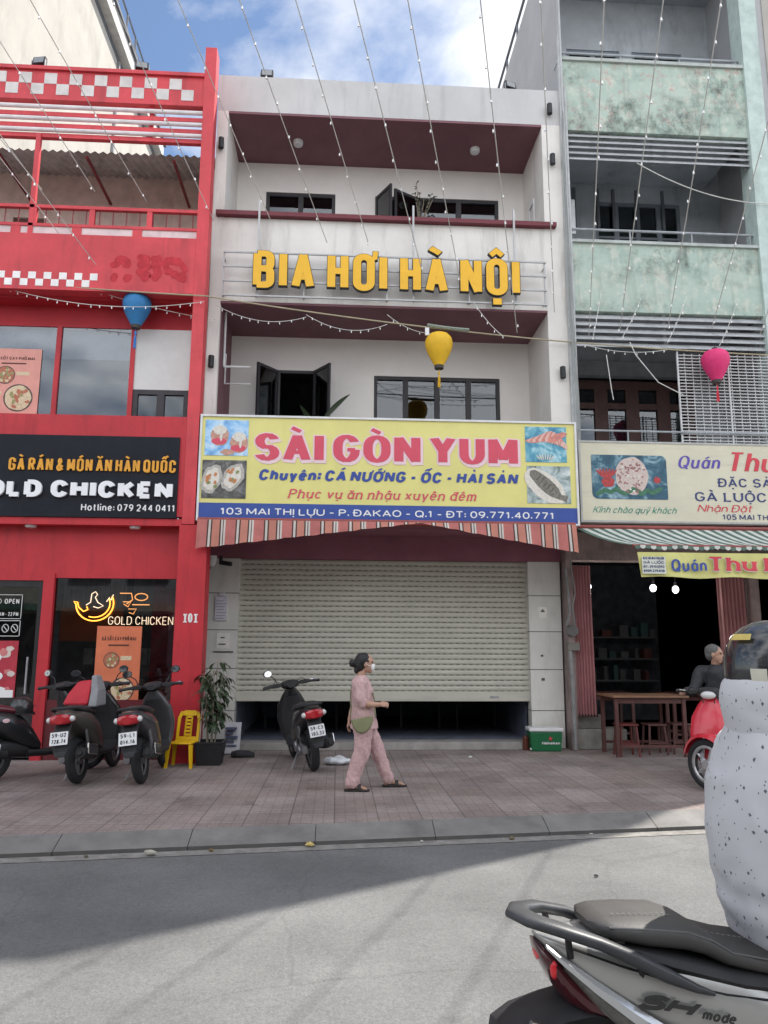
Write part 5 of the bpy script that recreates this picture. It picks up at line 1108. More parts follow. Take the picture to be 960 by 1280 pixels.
def wheel(t, x, rad, tw, rimcol=None, spokes=5):
    mb = MB(); n = 28; rr = []
    for i in range(n):
        a = 2*math.pi*i/n; rr.append([V(x+(rad-tw+tw*.95*math.cos(b))*math.cos(a), tw*math.sin(b)*1.02, rad+(rad-tw+tw*.95*math.cos(b))*math.sin(a)) for b in [2*math.pi*k/10 for k in range(10)]])
    rr.append(rr[0]); mb.rings(rr, cap=False); w = mb.build('wheel', tyre_m, t, world=False, smooth=True)
    mb = MB(); ri = rad-tw*1.75
    for s_ in (-1, 1):
        pts = [[V(x+r*math.cos(2*math.pi*i/24), y, rad+r*math.sin(2*math.pi*i/24)) for i in range(24)] for r, y in ((ri+.012, .03*s_), (ri-.02, .036*s_), (ri-.03, .02*s_))]
        mb.rings(pts, cap=False)
    for k in range(spokes):
        a = 2*math.pi*k/spokes; mb.cyl((x, 0, rad), (x+(ri-.01)*math.cos(a), 0, rad+(ri-.01)*math.sin(a)), .024, .016, 6)
    mb.cyl((x, -.05, rad), (x, .05, rad), .05, n=12); mb.build('rim', rimcol or alu, w, world=False)
def plate(t, c, tilt, l1, l2, wd=.19, ht=.14):
    m = Matrix.Translation(c) @ Matrix.Rotation(R(tilt), 4, 'Y')
    mb = MB(); mb.box(-.004, .004, -wd/2, wd/2, -ht/2, ht/2); mb.xf(m); p = mb.build('number_plate', plate_m, t, world=False)
    mb = MB()
    for s_, z in ((l1, .012), (l2, -.054)): text(mb, s_, (-.005, wd*.40, z), .044, wd*.80, vw=.2, hw=.16, sp=.16, d=.001, RX=(0, -1, 0), NO=(-1, 0, 0), jig=.0002)
    mb.xf(m); mb.build('characters', plate_ink, p, world=False)
def scooter(label, loc, rz, lean, paint, panel, plate_txt, seat_m=None, rim=None, rad=.26, mirrors=(1, 1), tail_z=.0, steer=0, shield=None, group=None, badge=None, mirror_rot=0):
    t = thing('scooter', label, 'scooter', loc, group); t.rotation_euler = (R(lean), 0, R(rz))
    t.rotation_mode = 'XYZ'
    t.matrix_basis = Matrix.Translation(loc) @ Matrix.Rotation(R(rz), 4, 'Z') @ Matrix.Rotation(R(lean), 4, 'X')
    sm = seat_m or seatv; shield = shield or paint; k = tail_z
    wheel(t, 0, rad, .052, rim); wheel(t, 1.26, rad, .046, rim); fw = [o for o in t.children if o.name.startswith('wheel')][-1]
    SM = Matrix.Translation((1.26, 0, 0)) @ Matrix.Rotation(R(steer), 4, 'Z') @ Matrix.Translation((-1.26, 0, 0)); fw.matrix_basis = SM
    mb = MB(); mb.loftx([(-.46, 0, .80+k, .06, .022), (-.40, 0, .785+k, .11, .05), (-.25, 0, .74+k, .145, .095), (-.05, 0, .68, .17, .135), (.15, 0, .62, .18, .165), (.32, 0, .55, .17, .18), (.46, 0, .44, .15, .14), (.55, 0, .36, .13, .06)], 20); mb.build('body_panel', paint, t, world=False, smooth=True)
    mb = MB(); mb.loftx([(.40, 0, .29, .13, .05), (.60, 0, .275, .165, .045), (.85, 0, .275, .165, .045), (1.0, 0, .34, .14, .06)], 16); mb.loftx([(-.05, .0, .36, .08, .07), (.15, 0, .36, .10, .10), (.42, 0, .33, .10, .09)], 14); mb.build('floorboard', panel, t, world=False, smooth=True)
    mb = MB(); mb.loftz([(.26, 1.02, 0, .05, .13), (.40, 1.06, 0, .055, .185), (.58, 1.05, 0, .06, .215), (.76, 1.0, 0, .065, .20), (.90, .95, 0, .07, .13), (.98, .92, 0, .06, .07)], 18); mb.build('front_shield', shield, t, world=False, smooth=True)
    mb = MB(); mb.loftz([(.34, .98, 0, .03, .12), (.55, .975, 0, .03, .17), (.75, .93, 0, .03, .16), (.88, .885, 0, .03, .1)], 14); mb.build('inner_panel', panel, t, world=False, smooth=True)
    mb = MB()
    for s_ in (-1, 1): mb.cyl((1.26, .07*s_, rad), (1.06, .065*s_, .62), .022, .026, 8)
    mb.build('fork', alu, t, world=False); mb = MB(); arc_shell(mb, (1.26, 0, rad), rad+.01, rad+.05, .075, 20, 165); mb.build('front_mudguard', shield, t, world=False, smooth=True).matrix_basis = SM
    mb = MB(); mb.loftx([(.78, 0, 1.03, .05, .03), (.85, 0, 1.04, .11, .045), (.93, 0, 1.04, .13, .06), (1.0, 0, 1.02, .09, .05), (1.04, 0, 1.0, .05, .03)], 16)
    mb.loftx([(.84, -.2, 1.045, .08, .022), (.9, -.2, 1.045, .09, .03), (.95, -.18, 1.04, .06, .02)], 10).loftx([(.84, .2, 1.045, .08, .022), (.9, .2, 1.045, .09, .03), (.95, .18, 1.04, .06, .02)], 10); mb.build('handlebar_cover', plastic if shield is paint else panel, t, world=False, smooth=True)
    mb = MB()
    for s_ in (-1, 1): mb.tube([(.92, .23*s_, 1.06), (1.0, .19*s_, 1.10), (1.02, .08*s_, 1.05), (1.0, .06*s_, .92)], .005, 5)
    mb.tube([(.05, .15, .36), (-.10, .17, .45), (-.02, .16, .60)], .012, 6); mb.build_each('cable', plastic, t, world=False)
    mb = MB(); mb.ell((1.02, 0, 1.01), (.045, .085, .045), 14, 8); mb.build('headlight', lens_clear, t, world=False, smooth=True)
    for s_ in (-1, 1):
        mb = MB(); mb.cyl((.86, .24*s_, 1.05), (.80, .375*s_, 1.04), .019, n=10); mb.ell((.80, .378*s_, 1.04), .022, 8, 6); mb.build('grip', plastic, t, world=False)
        mb = MB(); mb.tube([(.92, .24*s_, 1.05), (.91, .33*s_, 1.06), (.88, .37*s_, 1.05)], .008, 5); mb.build('brake_lever', chrome, t, world=False)
    for s_, on in zip((-1, 1), mirrors):
        if not on: continue
        mb = MB(); mb.tube([(.9, .17*s_, 1.06), (.91, .21*s_, 1.15), (.88, .27*s_, 1.20)], .007, 6); mr = mb.build('mirror', plastic, t, world=False)
        rot = Matrix.Rotation(R(8*s_+mirror_rot), 3, 'Z')
        mb = MB(); mb.ell((.88, .30*s_, 1.225), (.022, .062, .045), 14, 8, rot); mb.build('mirror_shell', plastic, mr, world=False, smooth=True)
        mb = MB(); b0 = len(mb.v); pts = [rot @ V(-.021, .052*math.cos(2*math.pi*i/16), .037*math.sin(2*math.pi*i/16))+V(.88, .30*s_, 1.225) for i in range(16)]; mb.poly(pts); mb.build('mirror_face', mirror_m, mr, world=False)
    mb = MB(); mb.loftx([(-.36, 0, .825+k, .06, .018), (-.28, 0, .835+k, .115, .035), (-.10, 0, .825+k*.6, .135, .05), (.10, 0, .80, .14, .055), (.22, 0, .775, .135, .05), (.36, 0, .765, .12, .045), (.46, 0, .75, .085, .035), (.52, 0, .73, .04, .02)], 18); mb.build('seat', sm, t, world=False, smooth=True)
    mb = MB(); mb.tube([(-.12, -.155, .81), (-.34, -.13, .85+k), (-.47, -.06, .865+k), (-.49, 0, .867+k), (-.47, .06, .865+k), (-.34, .13, .85+k), (-.12, .155, .81)], .015, 8); mb.build('grab_rail', plastic, t, world=False, smooth=True)
    mb = MB(); mb.loftx([(-.485, 0, .74+k, .07, .04), (-.465, 0, .745+k, .115, .056), (-.41, 0, .74+k, .138, .056), (-.36, 0, .735+k, .14, .035)], 16); tl = mb.build('tail_light', lens_red, t, world=False, smooth=True)
    for s_ in (-1, 1):
        mb = MB(); mb.ell((-.43, .122*s_, .745+k), (.045, .034, .034), 10, 7); mb.build('turn_signal', lens_clear, tl, world=False, smooth=True)
    mb = MB(); mb.loftx([(-.48, 0, .40, .075, .012), (-.46, 0, .50, .085, .02), (-.42, 0, .60, .09, .03), (-.34, 0, .69+k, .09, .03)], 12); mb.loftx([(-.5, 0, .36, .05, .01), (-.47, 0, .42, .07, .012)], 8); mb.build('rear_mudguard', panel, t, world=False, smooth=True)
    plate(t, (-.50, 0, .55), 18, *plate_txt)
    mb = MB(); mb.loftx([(-.16, .11, .30, .035, .05), (.0, .115, .30, .05, .075), (.2, .10, .31, .055, .085), (.42, .06, .32, .05, .07)], 14); mb.cyl((-.02, .155, .29), (-.02, .17, .29), .06, .05, 14).cyl((.22, .15, .31), (.22, .17, .31), .075, .06, 14); mb.build('engine', alu, t, world=False, smooth=True)
    mb = MB(); mb.cyl((.12, -.14, .29), (-.14, -.165, .33), .05, .062, 14).cyl((-.14, -.165, .33), (-.36, -.17, .37), .062, .055, 14).cyl((-.36, -.17, .37), (-.39, -.17, .375), .03, .028, 10); ex = mb.build('exhaust', plastic, t, world=False, smooth=True)
    mb = MB(); mb.box(-.30, .0, -.245, -.225, .30, .42); mb.xf(Matrix.Rotation(R(9), 4, 'Y') @ Matrix.Translation((-.05, 0, -.01))); mb.build('heat_shield', chrome, ex, world=False, bevel=.01)
    mb = MB(); mb.tube([(.30, .10, .26), (.26, .19, .12), (.24, .24, .03)], .011, 6).box(.21, .27, .22, .27, .0, .012); mb.build('side_stand', steel, t, world=False)
    mb = MB()
    for s_ in (-1, 1): mb.tube([(-.05, .13*s_, .62), (-.02, .14*s_, .45), (0, .11*s_, rad+.03)], .018, 7)
    mb.build('shock_absorber', alu, t, world=False)
    if badge: badge(t)
    return t
gloss = lambda nm, c: M(nm, c, .28, var=.06, coat=.5)
blackp = gloss('black_scooter_paint', (.016, .017, .019)); greyp = gloss('dark_grey_scooter_paint', (.055, .055, .06)); greenb = gloss('dark_green_scooter_paint', (.02, .028, .03)); bronze = gloss('bronze_grey_scooter_paint', (.075, .07, .062))
silver = M('silver_scooter_paint', (.20, .195, .185), .35, .35, var=.05, coat=.4); redp = gloss('red_scooter_paint', (.55, .02, .04)); maroonp = gloss('maroon_seat', (.10, .012, .02))
G1 = 'scooters parked on the pavement'
def vbadge(t):
    mb = MB(); mb.ell((.1, -.172, .66), (.05, .006, .03), 10, 6); mb.build('side_badge', M('pinkwhite_badge', (.6, .4, .42), .4), t, world=False)
scooter('black scooter with a maroon seat at the left edge of the red shop', (-3.92, 9.35, .12), 50, -6, blackp, plastic, ('59-K1', '204.16'), seat_m=maroonp, badge=vbadge, group=G1, mirrors=(0, 1))
scooter('bronze grey scooter with a red bag on its seat before the neon window', (-2.90, 9.27, .12), 88, -6, bronze, plastic, ('59-U2', '728.74'), group=G1, shield=blackp)
scooter('dark grey scooter with a big red tail lamp beside the yellow chair', (-2.18, 9.24, .12), 91, -7, greyp, plastic, ('59-L1', '014.16'), group=G1)
scooter('black scooter leaning before the half lowered shutter with a pale blue mirror', (-.26, 10.08, .12), 104, -9, blackp, plastic, ('59-C3', '103.33'), group=G1, mirrors=(0, 1), rad=.27)
# red bag on the second scooter's seat, helmet on the first
g = thing('storage_bag', 'red soft bag with a grey side panel sitting on the bronze scooter seat', 'bag', (-2.99, 9.60, .98))
mb = MB(); mb.rings([[V(-3.20, 9.42, .97), V(-2.90, 9.40, .97), V(-2.88, 9.80, .97), V(-3.16, 9.82, .97)], [V(-3.15, 9.46, 1.10), V(-2.89, 9.44, 1.12), V(-2.87, 9.76, 1.12), V(-3.12, 9.78, 1.10)], [V(-3.06, 9.52, 1.24), V(-2.88, 9.50, 1.26), V(-2.87, 9.70, 1.26), V(-3.03, 9.72, 1.24)]])
mb.build('red_shell', M('red_bag_cloth', (.46, .02, .035), .6, var=.12), g, bevel=.03)
mb = MB(); mb.rings([[V(-2.895, 9.41, .95), V(-2.80, 9.42, .95), V(-2.79, 9.8, .95), V(-2.875, 9.81, .95)], [V(-2.885, 9.45, 1.12), V(-2.80, 9.46, 1.14), V(-2.79, 9.76, 1.14), V(-2.87, 9.77, 1.12)], [V(-2.90, 9.50, 1.31), V(-2.84, 9.50, 1.31), V(-2.84, 9.7, 1.31), V(-2.89, 9.7, 1.31)]]); mb.build('grey_panel', M('grey_bag_cloth', (.24, .24, .25), .7, var=.15), g, bevel=.02)
def helmet(name, label, c, r, m, rz=0, visor=True, parent=None):
    g = thing(name, label, 'helmet', (c[0], c[1], c[2]), None, R(rz)) if parent is None else parent
    mb = MB(); n = 24; mb.rings([[V(r*1.08*q*math.cos(2*math.pi*i/n), r*q*math.sin(2*math.pi*i/n), z*r) for i in range(n)] for q, z in ((.93, -.55), (.985, -.35), (1.0, -.1), (.985, .15), (.92, .42), (.80, .64), (.60, .83), (.36, .95), (.14, 1.0))]); mb.build('shell', m, g, world=False, smooth=True)
    mb = MB(); mb.rings([[V(r*1.1*q*math.cos(2*math.pi*i/n), r*1.015*q*math.sin(2*math.pi*i/n), z*r) for i in range(n)] for q, z in ((.95, -.60), (1.0, -.58), (1.0, -.50), (.97, -.48))]); mb.build('rim_band', plastic, g, world=False, smooth=True)
    if visor:
        mb = MB(); pts = [[V(r*(1.09+k)*math.cos(R(a)), r*(1.02+k)*math.sin(R(a)), z) for a in range(-60, 61, 10)] for k, z in ((0, .18*r), (.25, .10*r))]; mb.rings(pts, closed=False); mb.build('peak', plastic, g, world=False)
    return g
helmet('helmet', 'black open face helmet resting on the leftmost scooter seat', (-3.72, 9.62, .93), .125, blackp, 60)

# ------------------------------------------------------------------ small street things
yp = M('yellow_plastic', (.70, .42, .008), .4, var=.06)
t = thing('plastic_chair', 'small bright yellow plastic chair with slotted back beside the red column', 'chair', (-1.98, 10.50, .12), None, R(-8))
mb = MB()
mb.box(-.15, .15, -.13, .14, .29, .315); mb.build('seat', yp, t, world=False, bevel=.02)
mb = MB()
def bk(x, z, y=.15): return V(x, y+.09*(z-.3)/.4, z)
def slab(mb, pts, th=.016): mb.rings([[p for p in pts], [p+V(0, th, 0) for p in pts]])
for s_ in (-1, 1): slab(mb, [bk(.155*s_, .30), bk(.12*s_, .30), bk(.115*s_, .58), bk(.09*s_, .655), bk(.12*s_, .68), bk(.155*s_, .6)])
slab(mb, [bk(-.12, .665), bk(-.09, .625), bk(.09, .625), bk(.12, .665), bk(.06, .69), bk(-.06, .69)]); slab(mb, [bk(-.12, .30), bk(.12, .30), bk(.12, .36), bk(-.12, .36)])
for i in range(6): slab(mb, [bk(-.045, .37+.045*i), bk(.045, .37+.045*i), bk(.045, .397+.045*i), bk(-.045, .397+.045*i)])
for s_ in (-1, 1): slab(mb, [bk(.05*s_, .36), bk(.03*s_, .36), bk(.03*s_, .63), bk(.05*s_, .63)])
mb.build('backrest', yp, t, world=False)
for sx in (-1, 1):
    for sy in (-1, 1):
        mb = MB(); mb.rings([[V(sx*(.145+.02*f)-.025*(1-.3*f), sy*(.12+.02*f)-.02, .29*(1-f)), V(sx*(.145+.02*f)+.025*(1-.3*f), sy*(.12+.02*f)-.02, .29*(1-f)), V(sx*(.145+.02*f)+.025*(1-.3*f), sy*(.12+.02*f)+.015, .29*(1-f)), V(sx*(.145+.02*f)-.025*(1-.3*f), sy*(.12+.02*f)+.015, .29*(1-f))] for f in (0, .5, 1)]); mb.build('leg', yp, t, world=False)
# potted plant
leaf_m = M('dark_leaf', (.03, .05, .022), .5, var=.4, scale=9); stem_m = M('pale_stem', (.30, .26, .20), .8)
def leaf(mb, p, d, L, w, droop=.3, n=4):
    d = d.normalized(); u = d.cross(V(0, 0, 1)); u = u.normalized() if u.length > .01 else V(1, 0, 0); a = []; b = []; c = []
    for i in range(n+1):
        f = i/n; q = p+d*L*f+V(0, 0, -droop*L*f*f); k = w*math.sin(math.pi*min(1, f*.93+.05)); a.append(q-u*k+V(0, 0, .25*k)); b.append(q); c.append(q+u*k+V(0, 0, .25*k))
    mb.rings([[x, y, z] for x, y, z in zip(a, b, c)], closed=False)
t = thing('potted_plant', 'tall drooping green plant in a square black pot beside the tiled pillar', 'plant', (-1.66, 10.72, .12))
mb = MB(); mb.rings([[V(-1.66+s*a, 10.72+s*b, z) for a, b in ((-1, -1), (1, -1), (1, 1), (-1, 1))] for s, z in ((.15, .12), (.185, .40), (.195, .40), (.195, .42), (.17, .42), (.165, .37))]); mb.build('pot', black_m, t)
random.seed(21); st = MB(); lf = MB()
for k in range(5):
    a = k*1.26; x0, y0 = -1.66+.05*math.cos(a), 10.72+.05*math.sin(a); top = random.uniform(.85, 1.18); pth = [V(x0, y0, .36)]
    for i in range(1, 9): pth.append(V(x0+.07*math.cos(a)*i/8+random.uniform(-.012, .012), y0+.10*math.sin(a)*i/8, .36+top*i/8))
    st.tube(pth, [.011-.0008*i for i in range(9)], 5)
    for j in range(3, 9):
        for q in range(4 if j < 8 else 6):
            d = V(random.uniform(-1, 1), random.uniform(-1, 1), random.uniform(-.5, .35)).normalized(); br = random.uniform(.03, .13); e = pth[j]+d*br+V(.05 if pth[j].z < 1.1 else 0, 0, -.06)
            st.tube([pth[j], pth[j].lerp(e, .6)+V(0, 0, .01), e], .003, 4)
            for m_ in range(3): leaf(lf, pth[j].lerp(e, .45+.28*m_), V(d.x+random.uniform(-.6, .6), d.y+random.uniform(-.6, .6), random.uniform(-.9, .1)), random.uniform(.07, .12), random.uniform(.016, .026), .5)
st.build('stem', stem_m, t); lf.build('foliage', leaf_m, t, smooth=True)
mb = MB(); mb.tube([(-1.80, 10.68, .34), (-1.78, 10.66, .8), (-1.72, 10.7, 1.35)], .008, 5); mb.build('support_cane', M('white_cane', (.5, .48, .44), .6), t)
t = thing('leaning_board', 'small white printed board leaning on the pillar behind the black pot', 'board', (-1.50, 11.6, .12))
mb = MB(); mb.rings([[V(-1.62, 11.6+.02*k, .14), V(-1.38, 11.6+.02*k, .14), V(-1.38, 11.75+.02*k, .56), V(-1.62, 11.75+.02*k, .56)] for k in (0, 1)]); mb.build('panel', M('board_white', (.5, .5, .52), .5), t)
mb = MB()
for i, w in enumerate((.15, .1, .17, .12, .16)): mb.box(-1.59, -1.59+w, 11.60+.15*(.3-.055*i+.08)/.42, 11.62, .47-.06*i, .495-.06*i)
mb.build('print', M('blue_grey_ink', (.10, .12, .2), .6), t)
mb = MB(); mb.loftx([(-1.46, 11.35, .16, .05, .04), (-1.38, 11.35, .17, .09, .05), (-1.22, 11.36, .165, .08, .045), (-1.14, 11.36, .15, .04, .03)], 12); tag(mb.build('dark_sack', M('dark_sack_cloth', (.035, .035, .04), .8, var=.3)), 'small dark sack lying on the pavement at the left pillar foot', 'sack')
# drain pipe and CCTV at the left pillar
t = thing('security_camera', 'white dome and black bullet security camera under the awning left end', 'camera', (-1.95, 11.9, 2.85))
mb = MB(); mb.cyl((-1.93, 11.85, 2.93), (-1.93, 11.85, 3.02), .07, .075, 14).ell((-1.93, 11.85, 2.92), .065, 14, 8); mb.build('dome', white_metal, t, smooth=True)
mb = MB(); mb.cyl((-1.80, 11.95, 2.93), (-1.64, 11.88, 2.90), .035, n=12).box(-1.83, -1.79, 11.9, 12.0, 2.9, 3.03); mb.build('bullet', black_m, t)
mb = MB(); mb.tube([(-1.97, 11.9, 2.9), (-2.02, 11.9, 2.75), (-2.02, 11.9, 1.5), (-2.02, 11.9, .15)], .035, 8); tag(mb.build('black_pipe', black_m), 'thin black pipe running down between the red column and white tiled pillar', 'pipe')
# cooler
t = thing('cooler_box', 'green cooler box with a white lid, red star and white lettering by the right pillar', 'cooler', (3.18, 11.98, .12), None, R(-3))
mb = MB(); mb.rings([[V(a*sx, b*sy, z) for sx, sy in ((-1, -1), (1, -1), (1, 1), (-1, 1))] for a, b, z in ((.225, .14, 0), (.245, .155, .29))]); mb.build('body', M('green_cooler_plastic', (.012, .12, .045), .4, var=.1), t, world=False, bevel=.02)
mb = MB(); mb.box(-.26, .26, -.17, .17, .292, .345); mb.build('lid', white_metal, t, world=False, bevel=.015)
mb = MB(); pts = []
for i in range(10): r = .036 if i % 2 == 0 else .015; pts.append((.06+r*math.sin(2*math.pi*i/10), .19+r*math.cos(2*math.pi*i/10)))
mb.prism(pts, -.158, -.150); mb.build('red_star', red_i, t, world=False)
mb = MB(); text(mb, 'Heineken', (-.07, -.153, .105), .042, .27, vw=.2, hw=.16, sp=.16, d=.003); mb.build('lettering', white_ink, t, world=False)
mb = MB(); mb.cyl((-.24, -.11, .04), (-.24, -.165, .04), .012, n=8); mb.build('drain_plug', white_metal, t, world=False)
mb = MB(); mb.loftz([(.12, 2.90, 12.02, .05, .05), (.30, 2.90, 12.02, .05, .05), (.34, 2.90, 12.02, .02, .02)], 12); tag(mb.build('bottle', M('brown_bottle', (.10, .03, .02), .3)), 'small reddish brown bottle standing left of the green cooler box', 'bottle')
# plastic bag on the ground
random.seed(11); mb = MB(); mb.ell((0, 0, .05), (.17, .11, .05), 20, 10)
for i, p in enumerate(mb.v): mb.v[i] = V(p.x*(1+.12*math.sin(p.y*60)), p.y*(1+.15*math.sin(p.x*45)), max(.001, p.z*(1+.22*math.sin(p.x*38+p.y*27))))
o = mb.build('plastic_bag', M('white_bag_film', (.62, .64, .66), .45, var=.05), None, smooth=True); o.location = (.03, 10.62, .12); o.rotation_euler = (0, 0, R(8)); tag(o, 'crumpled white plastic bag lying by the black scooter wheel', 'bag')
def scrap(label, loc, r, m):
    random.seed(int(r*1e4)); mb = MB(); mb.ell((0, 0, r*.4), (r, r*.6, r*.4), 8, 5)
    for i, p in enumerate(mb.v): mb.v[i] = p*random.uniform(.75, 1.25)+V(0, 0, r*.08)
    o = mb.build('paper_scrap', m); o.location = loc; tag(o, label, 'scrap')
scrap('pale yellow scrap lying against the kerb in the gutter', (-.2, 6.85, .005), .04, M('yellow_scrap', (.55, .42, .15), .8)); scrap('thin pale scrap lying on the road near the left kerb', (-1.46, 6.62, .005), .05, M('pale_scrap', (.4, .38, .32), .8))
scrap('tiny white scrap on the paving before the shutter', (1.9, 11.2, .12), .03, M('white_scrap', (.6, .6, .6), .8)); scrap('tiny dark bit of litter out on the sunlit road', (1.92, 5.9, .003), .02, M('dark_scrap', (.05, .05, .05), .8))
# eatery: folding gates, meter, tables, stools, lamps
pinkm = M('dusty_pink_gate', (.40, .185, .19), .6, var=.14, scale=4, dirt=(.22, .1, .1), dirtf=.5, dirts=(6, 6, .5))
def gate(label, x0, x1, z0, z1, y, n):
    t = thing('folding_gate', label, 'gate', ((x0+x1)/2, y, z0), 'pink folding gates of the eatery')
    mb = MB(); w = (x1-x0)/n; pts = []
    for i in range(n*2+1): pts.append((x0+w*i/2, y-(.05 if i % 2 else 0)))
    a = mb.add([(p[0]-.02, p[1], z1) for p in pts]); b = mb.add([(p[0], p[1], z0) for p in pts])
    for i in range(len(pts)-1): mb.face((a+i, a+i+1, b+i+1, b+i))
    mb.build('pleats', pinkm, t)
    mb = MB()
    for i in range(0, len(pts), 2): mb.cyl((pts[i][0], y-.01, z0-.03), (pts[i][0], y-.01, z0+.02), .018, n=8)
    mb.build('roller', M('rusty_dark', (.06, .03, .025), .8), t)
    mb = MB(); mb.box(x0-.03, x0, y-.02, y+.02, z0-.02, z1); mb.build('end_post', M('dark_pink_post', (.24, .10, .10), .6), t)
gate('folded pink gate hanging beside the white tiled pillar', 3.74, 4.02, .64, 2.95, 12.0, 6); gate('folded dark pink gate hanging beside the grey post at right', 6.12, 6.56, .5, 2.95, 12.05, 7)
t = thing('electric_meter', 'grimy electric meter with pipes on the pier beside the pink gate', 'meter', (3.62, 11.85, 1.7))
mb = MB(); mb.box(3.56, 3.74, 11.84, 11.95, 1.62, 1.74); mb.build('box', M('grimy_box', (.16, .15, .13), .8, var=.3), t)
mb = MB(); mb.cyl((3.64, 11.95, 1.92), (3.64, 11.82, 1.92), .09, .085, 16); mb.build('dial', M('dirty_dial', (.12, .115, .11), .3, var=.3), t, smooth=True)
mb = MB(); mb.tube([(3.60, 11.88, 1.62), (3.62, 11.88, 1.0), (3.63, 11.88, .14)], .03, 8).tube([(3.56, 11.9, 2.0), (3.62, 11.88, 2.2), (3.58, 11.9, 2.9)], .02, 6).tube([(3.70, 11.9, 2.0), (3.66, 11.88, 2.3), (3.72, 11.9, 2.5), (3.66, 11.9, 3.0)], .012, 6); mb.build('conduit', M('grey_conduit', (.22, .22, .22), .7, var=.25), t)
wood = M('brown_table_wood', (.20, .105, .06), .5, var=.25, scale=3, dirts=(1, 6, 1), dirt=(.10, .05, .03)); wood_d = M('dark_red_wood', (.09, .035, .03), .55, var=.25)
def table(label, x, y, w, d, h, m, grp=None):
    t = thing('wooden_table', label, 'table', (x, y, .12), grp)
    mb = MB(); mb.box(x-w/2, x+w/2, y-d/2, y+d/2, .12+h-.03, .12+h); mb.build('tabletop', m, t, bevel=.006)
    mb = MB()
    for yy in (-1, 1): mb.box(x-w/2+.08, x+w/2-.08, y+yy*(d/2-.07)-.012, y+yy*(d/2-.07)+.012, .12+h-.11, .12+h-.031).box(x-w/2+.09, x+w/2-.09, y+yy*(d/2-.07)-.012, y+yy*(d/2-.07)+.012, .25, .29)
    mb.build('apron', wood_d, t)
    for sx in (-1, 1):
        for sy in (-1, 1): mb = MB(); a, b = x+sx*(w/2-.06), y+sy*(d/2-.07); mb.box(a-.025, a+.025, b-.025, b+.025, .12, .12+h-.031); mb.build('leg', wood_d, t)
table('brown wooden table standing on the pavement before the eatery', 4.54, 11.50, 1.12, .72, .86, wood, 'eatery tables')
table('dark wooden table inside the eatery behind the front table', 4.45, 13.2, 1.1, .7, .8, wood_d, 'eatery tables'); table('dark wooden table deep inside the eatery near the second pink gate', 6.0, 13.0, 1.0, .7, .8, wood_d, 'eatery tables')
def stool(label, x, y, h, m):
    t = thing('wooden_stool', label, 'stool', (x, y, .12), 'wooden stools under the front table')
    mb = MB(); mb.box(x-.14, x+.14, y-.14, y+.14, .12+h-.025, .12+h); mb.build('seat', m, t)
    for sx in (-1, 1):
        for sy in (-1, 1): mb = MB(); mb.cyl((x+sx*.14, y+sy*.14, .12), (x+sx*.11, y+sy*.11, .12+h-.025), .017, n=6); mb.build('leg', m, t)
    mb = MB()
    for sy in (-1, 1): mb.box(x-.12, x+.12, y+sy*.13-.008, y+sy*.13+.008, .12+h*.35, .12+h*.42)
    mb.build('stretcher', m, t)
redw = M('red_stool_wood', (.11, .022, .02), .5, var=.2)
stool('red wooden stool tucked under the left end of the front table', 4.22, 11.35, .46, redw); stool('dark wooden stool in the middle under the front table', 4.72, 11.55, .44, wood_d); stool('dark wooden stool under the right end of the front table', 5.12, 11.62, .44, wood_d)
bulb_e = emit('white_bulb_glow', (.95, .97, 1.0), 3.0)
for i, (x, y, z, l) in enumerate(((4.06, 12.3, 2.64, 'glowing bulb hanging beside the folded pink gate'), (5.10, 12.2, 2.62, 'left one of two close glowing bulbs under the yellow banner'), (5.47, 12.2, 2.60, 'right one of two close glowing bulbs under the yellow banner'))):
    t = thing('light_bulb', l, 'lamp', (x, y, z), 'bare bulbs in the eatery')
    mb = MB(); mb.ell((x, y, z), (.05, .05, .06), 12, 8); mb.build('globe', bulb_e, t, smooth=True)
    mb = MB(); mb.cyl((x, y, z+.05), (x, y, z+.12), .022, n=8).tube([(x, y, z+.12), (x+.01, y, 3.05)], .005, 4); mb.build('socket', black_m, t)
    ld = bpy.data.lights.new('bulb_light', 'POINT'); ld.energy = 1.5; ld.shadow_soft_size = .06; ld.color = (1, .95, .88); lo = bpy.data.objects.new('bulb_light', ld); COL.objects.link(lo); lo.location = (x, y-.12, z-.1)
# plants on the balconies
t = thing('banana_plant', 'young banana plant with one broad leaf rising behind the yellow signboard', 'plant', (-.35, 12.1, 4.15))
mb = MB(); mb.loftz([(4.15, -.35, 12.1, .12, .12), (4.45, -.35, 12.1, .16, .16)], 14); mb.build('pot', M('clay_pot', (.25, .12, .08), .8), t)
mb = MB(); mb.tube([(-.35, 12.1, 4.4), (-.36, 12.1, 5.0), (-.33, 12.1, 5.3)], .02, 6); mb.build('stem', leaf_m, t)
bl = M('banana_leaf', (.06, .10, .05), .45, var=.3, scale=6); mb = MB()
leaf(mb, V(-.34, 12.1, 5.2), V(.62, -.15, .75), .78, .11, .12, 8); mb.build('leaf', bl, t, smooth=True); mb = MB(); leaf(mb, V(-.36, 12.1, 5.0), V(-.45, -.2, .8), .62, .10, .05, 8); mb.build('leaf', bl, t, smooth=True)
t = thing('potted_plant', 'straggly small plant on the upper balcony before the open window', 'plant', (1.32, 12.2, 8.0)); random.seed(31)
mb = MB(); mb.loftz([(8.0, 1.32, 12.2, .10, .10), (8.3, 1.32, 12.2, .14, .14)], 14); mb.build('pot', MATS['clay_pot'], t); st = MB(); lf = MB()
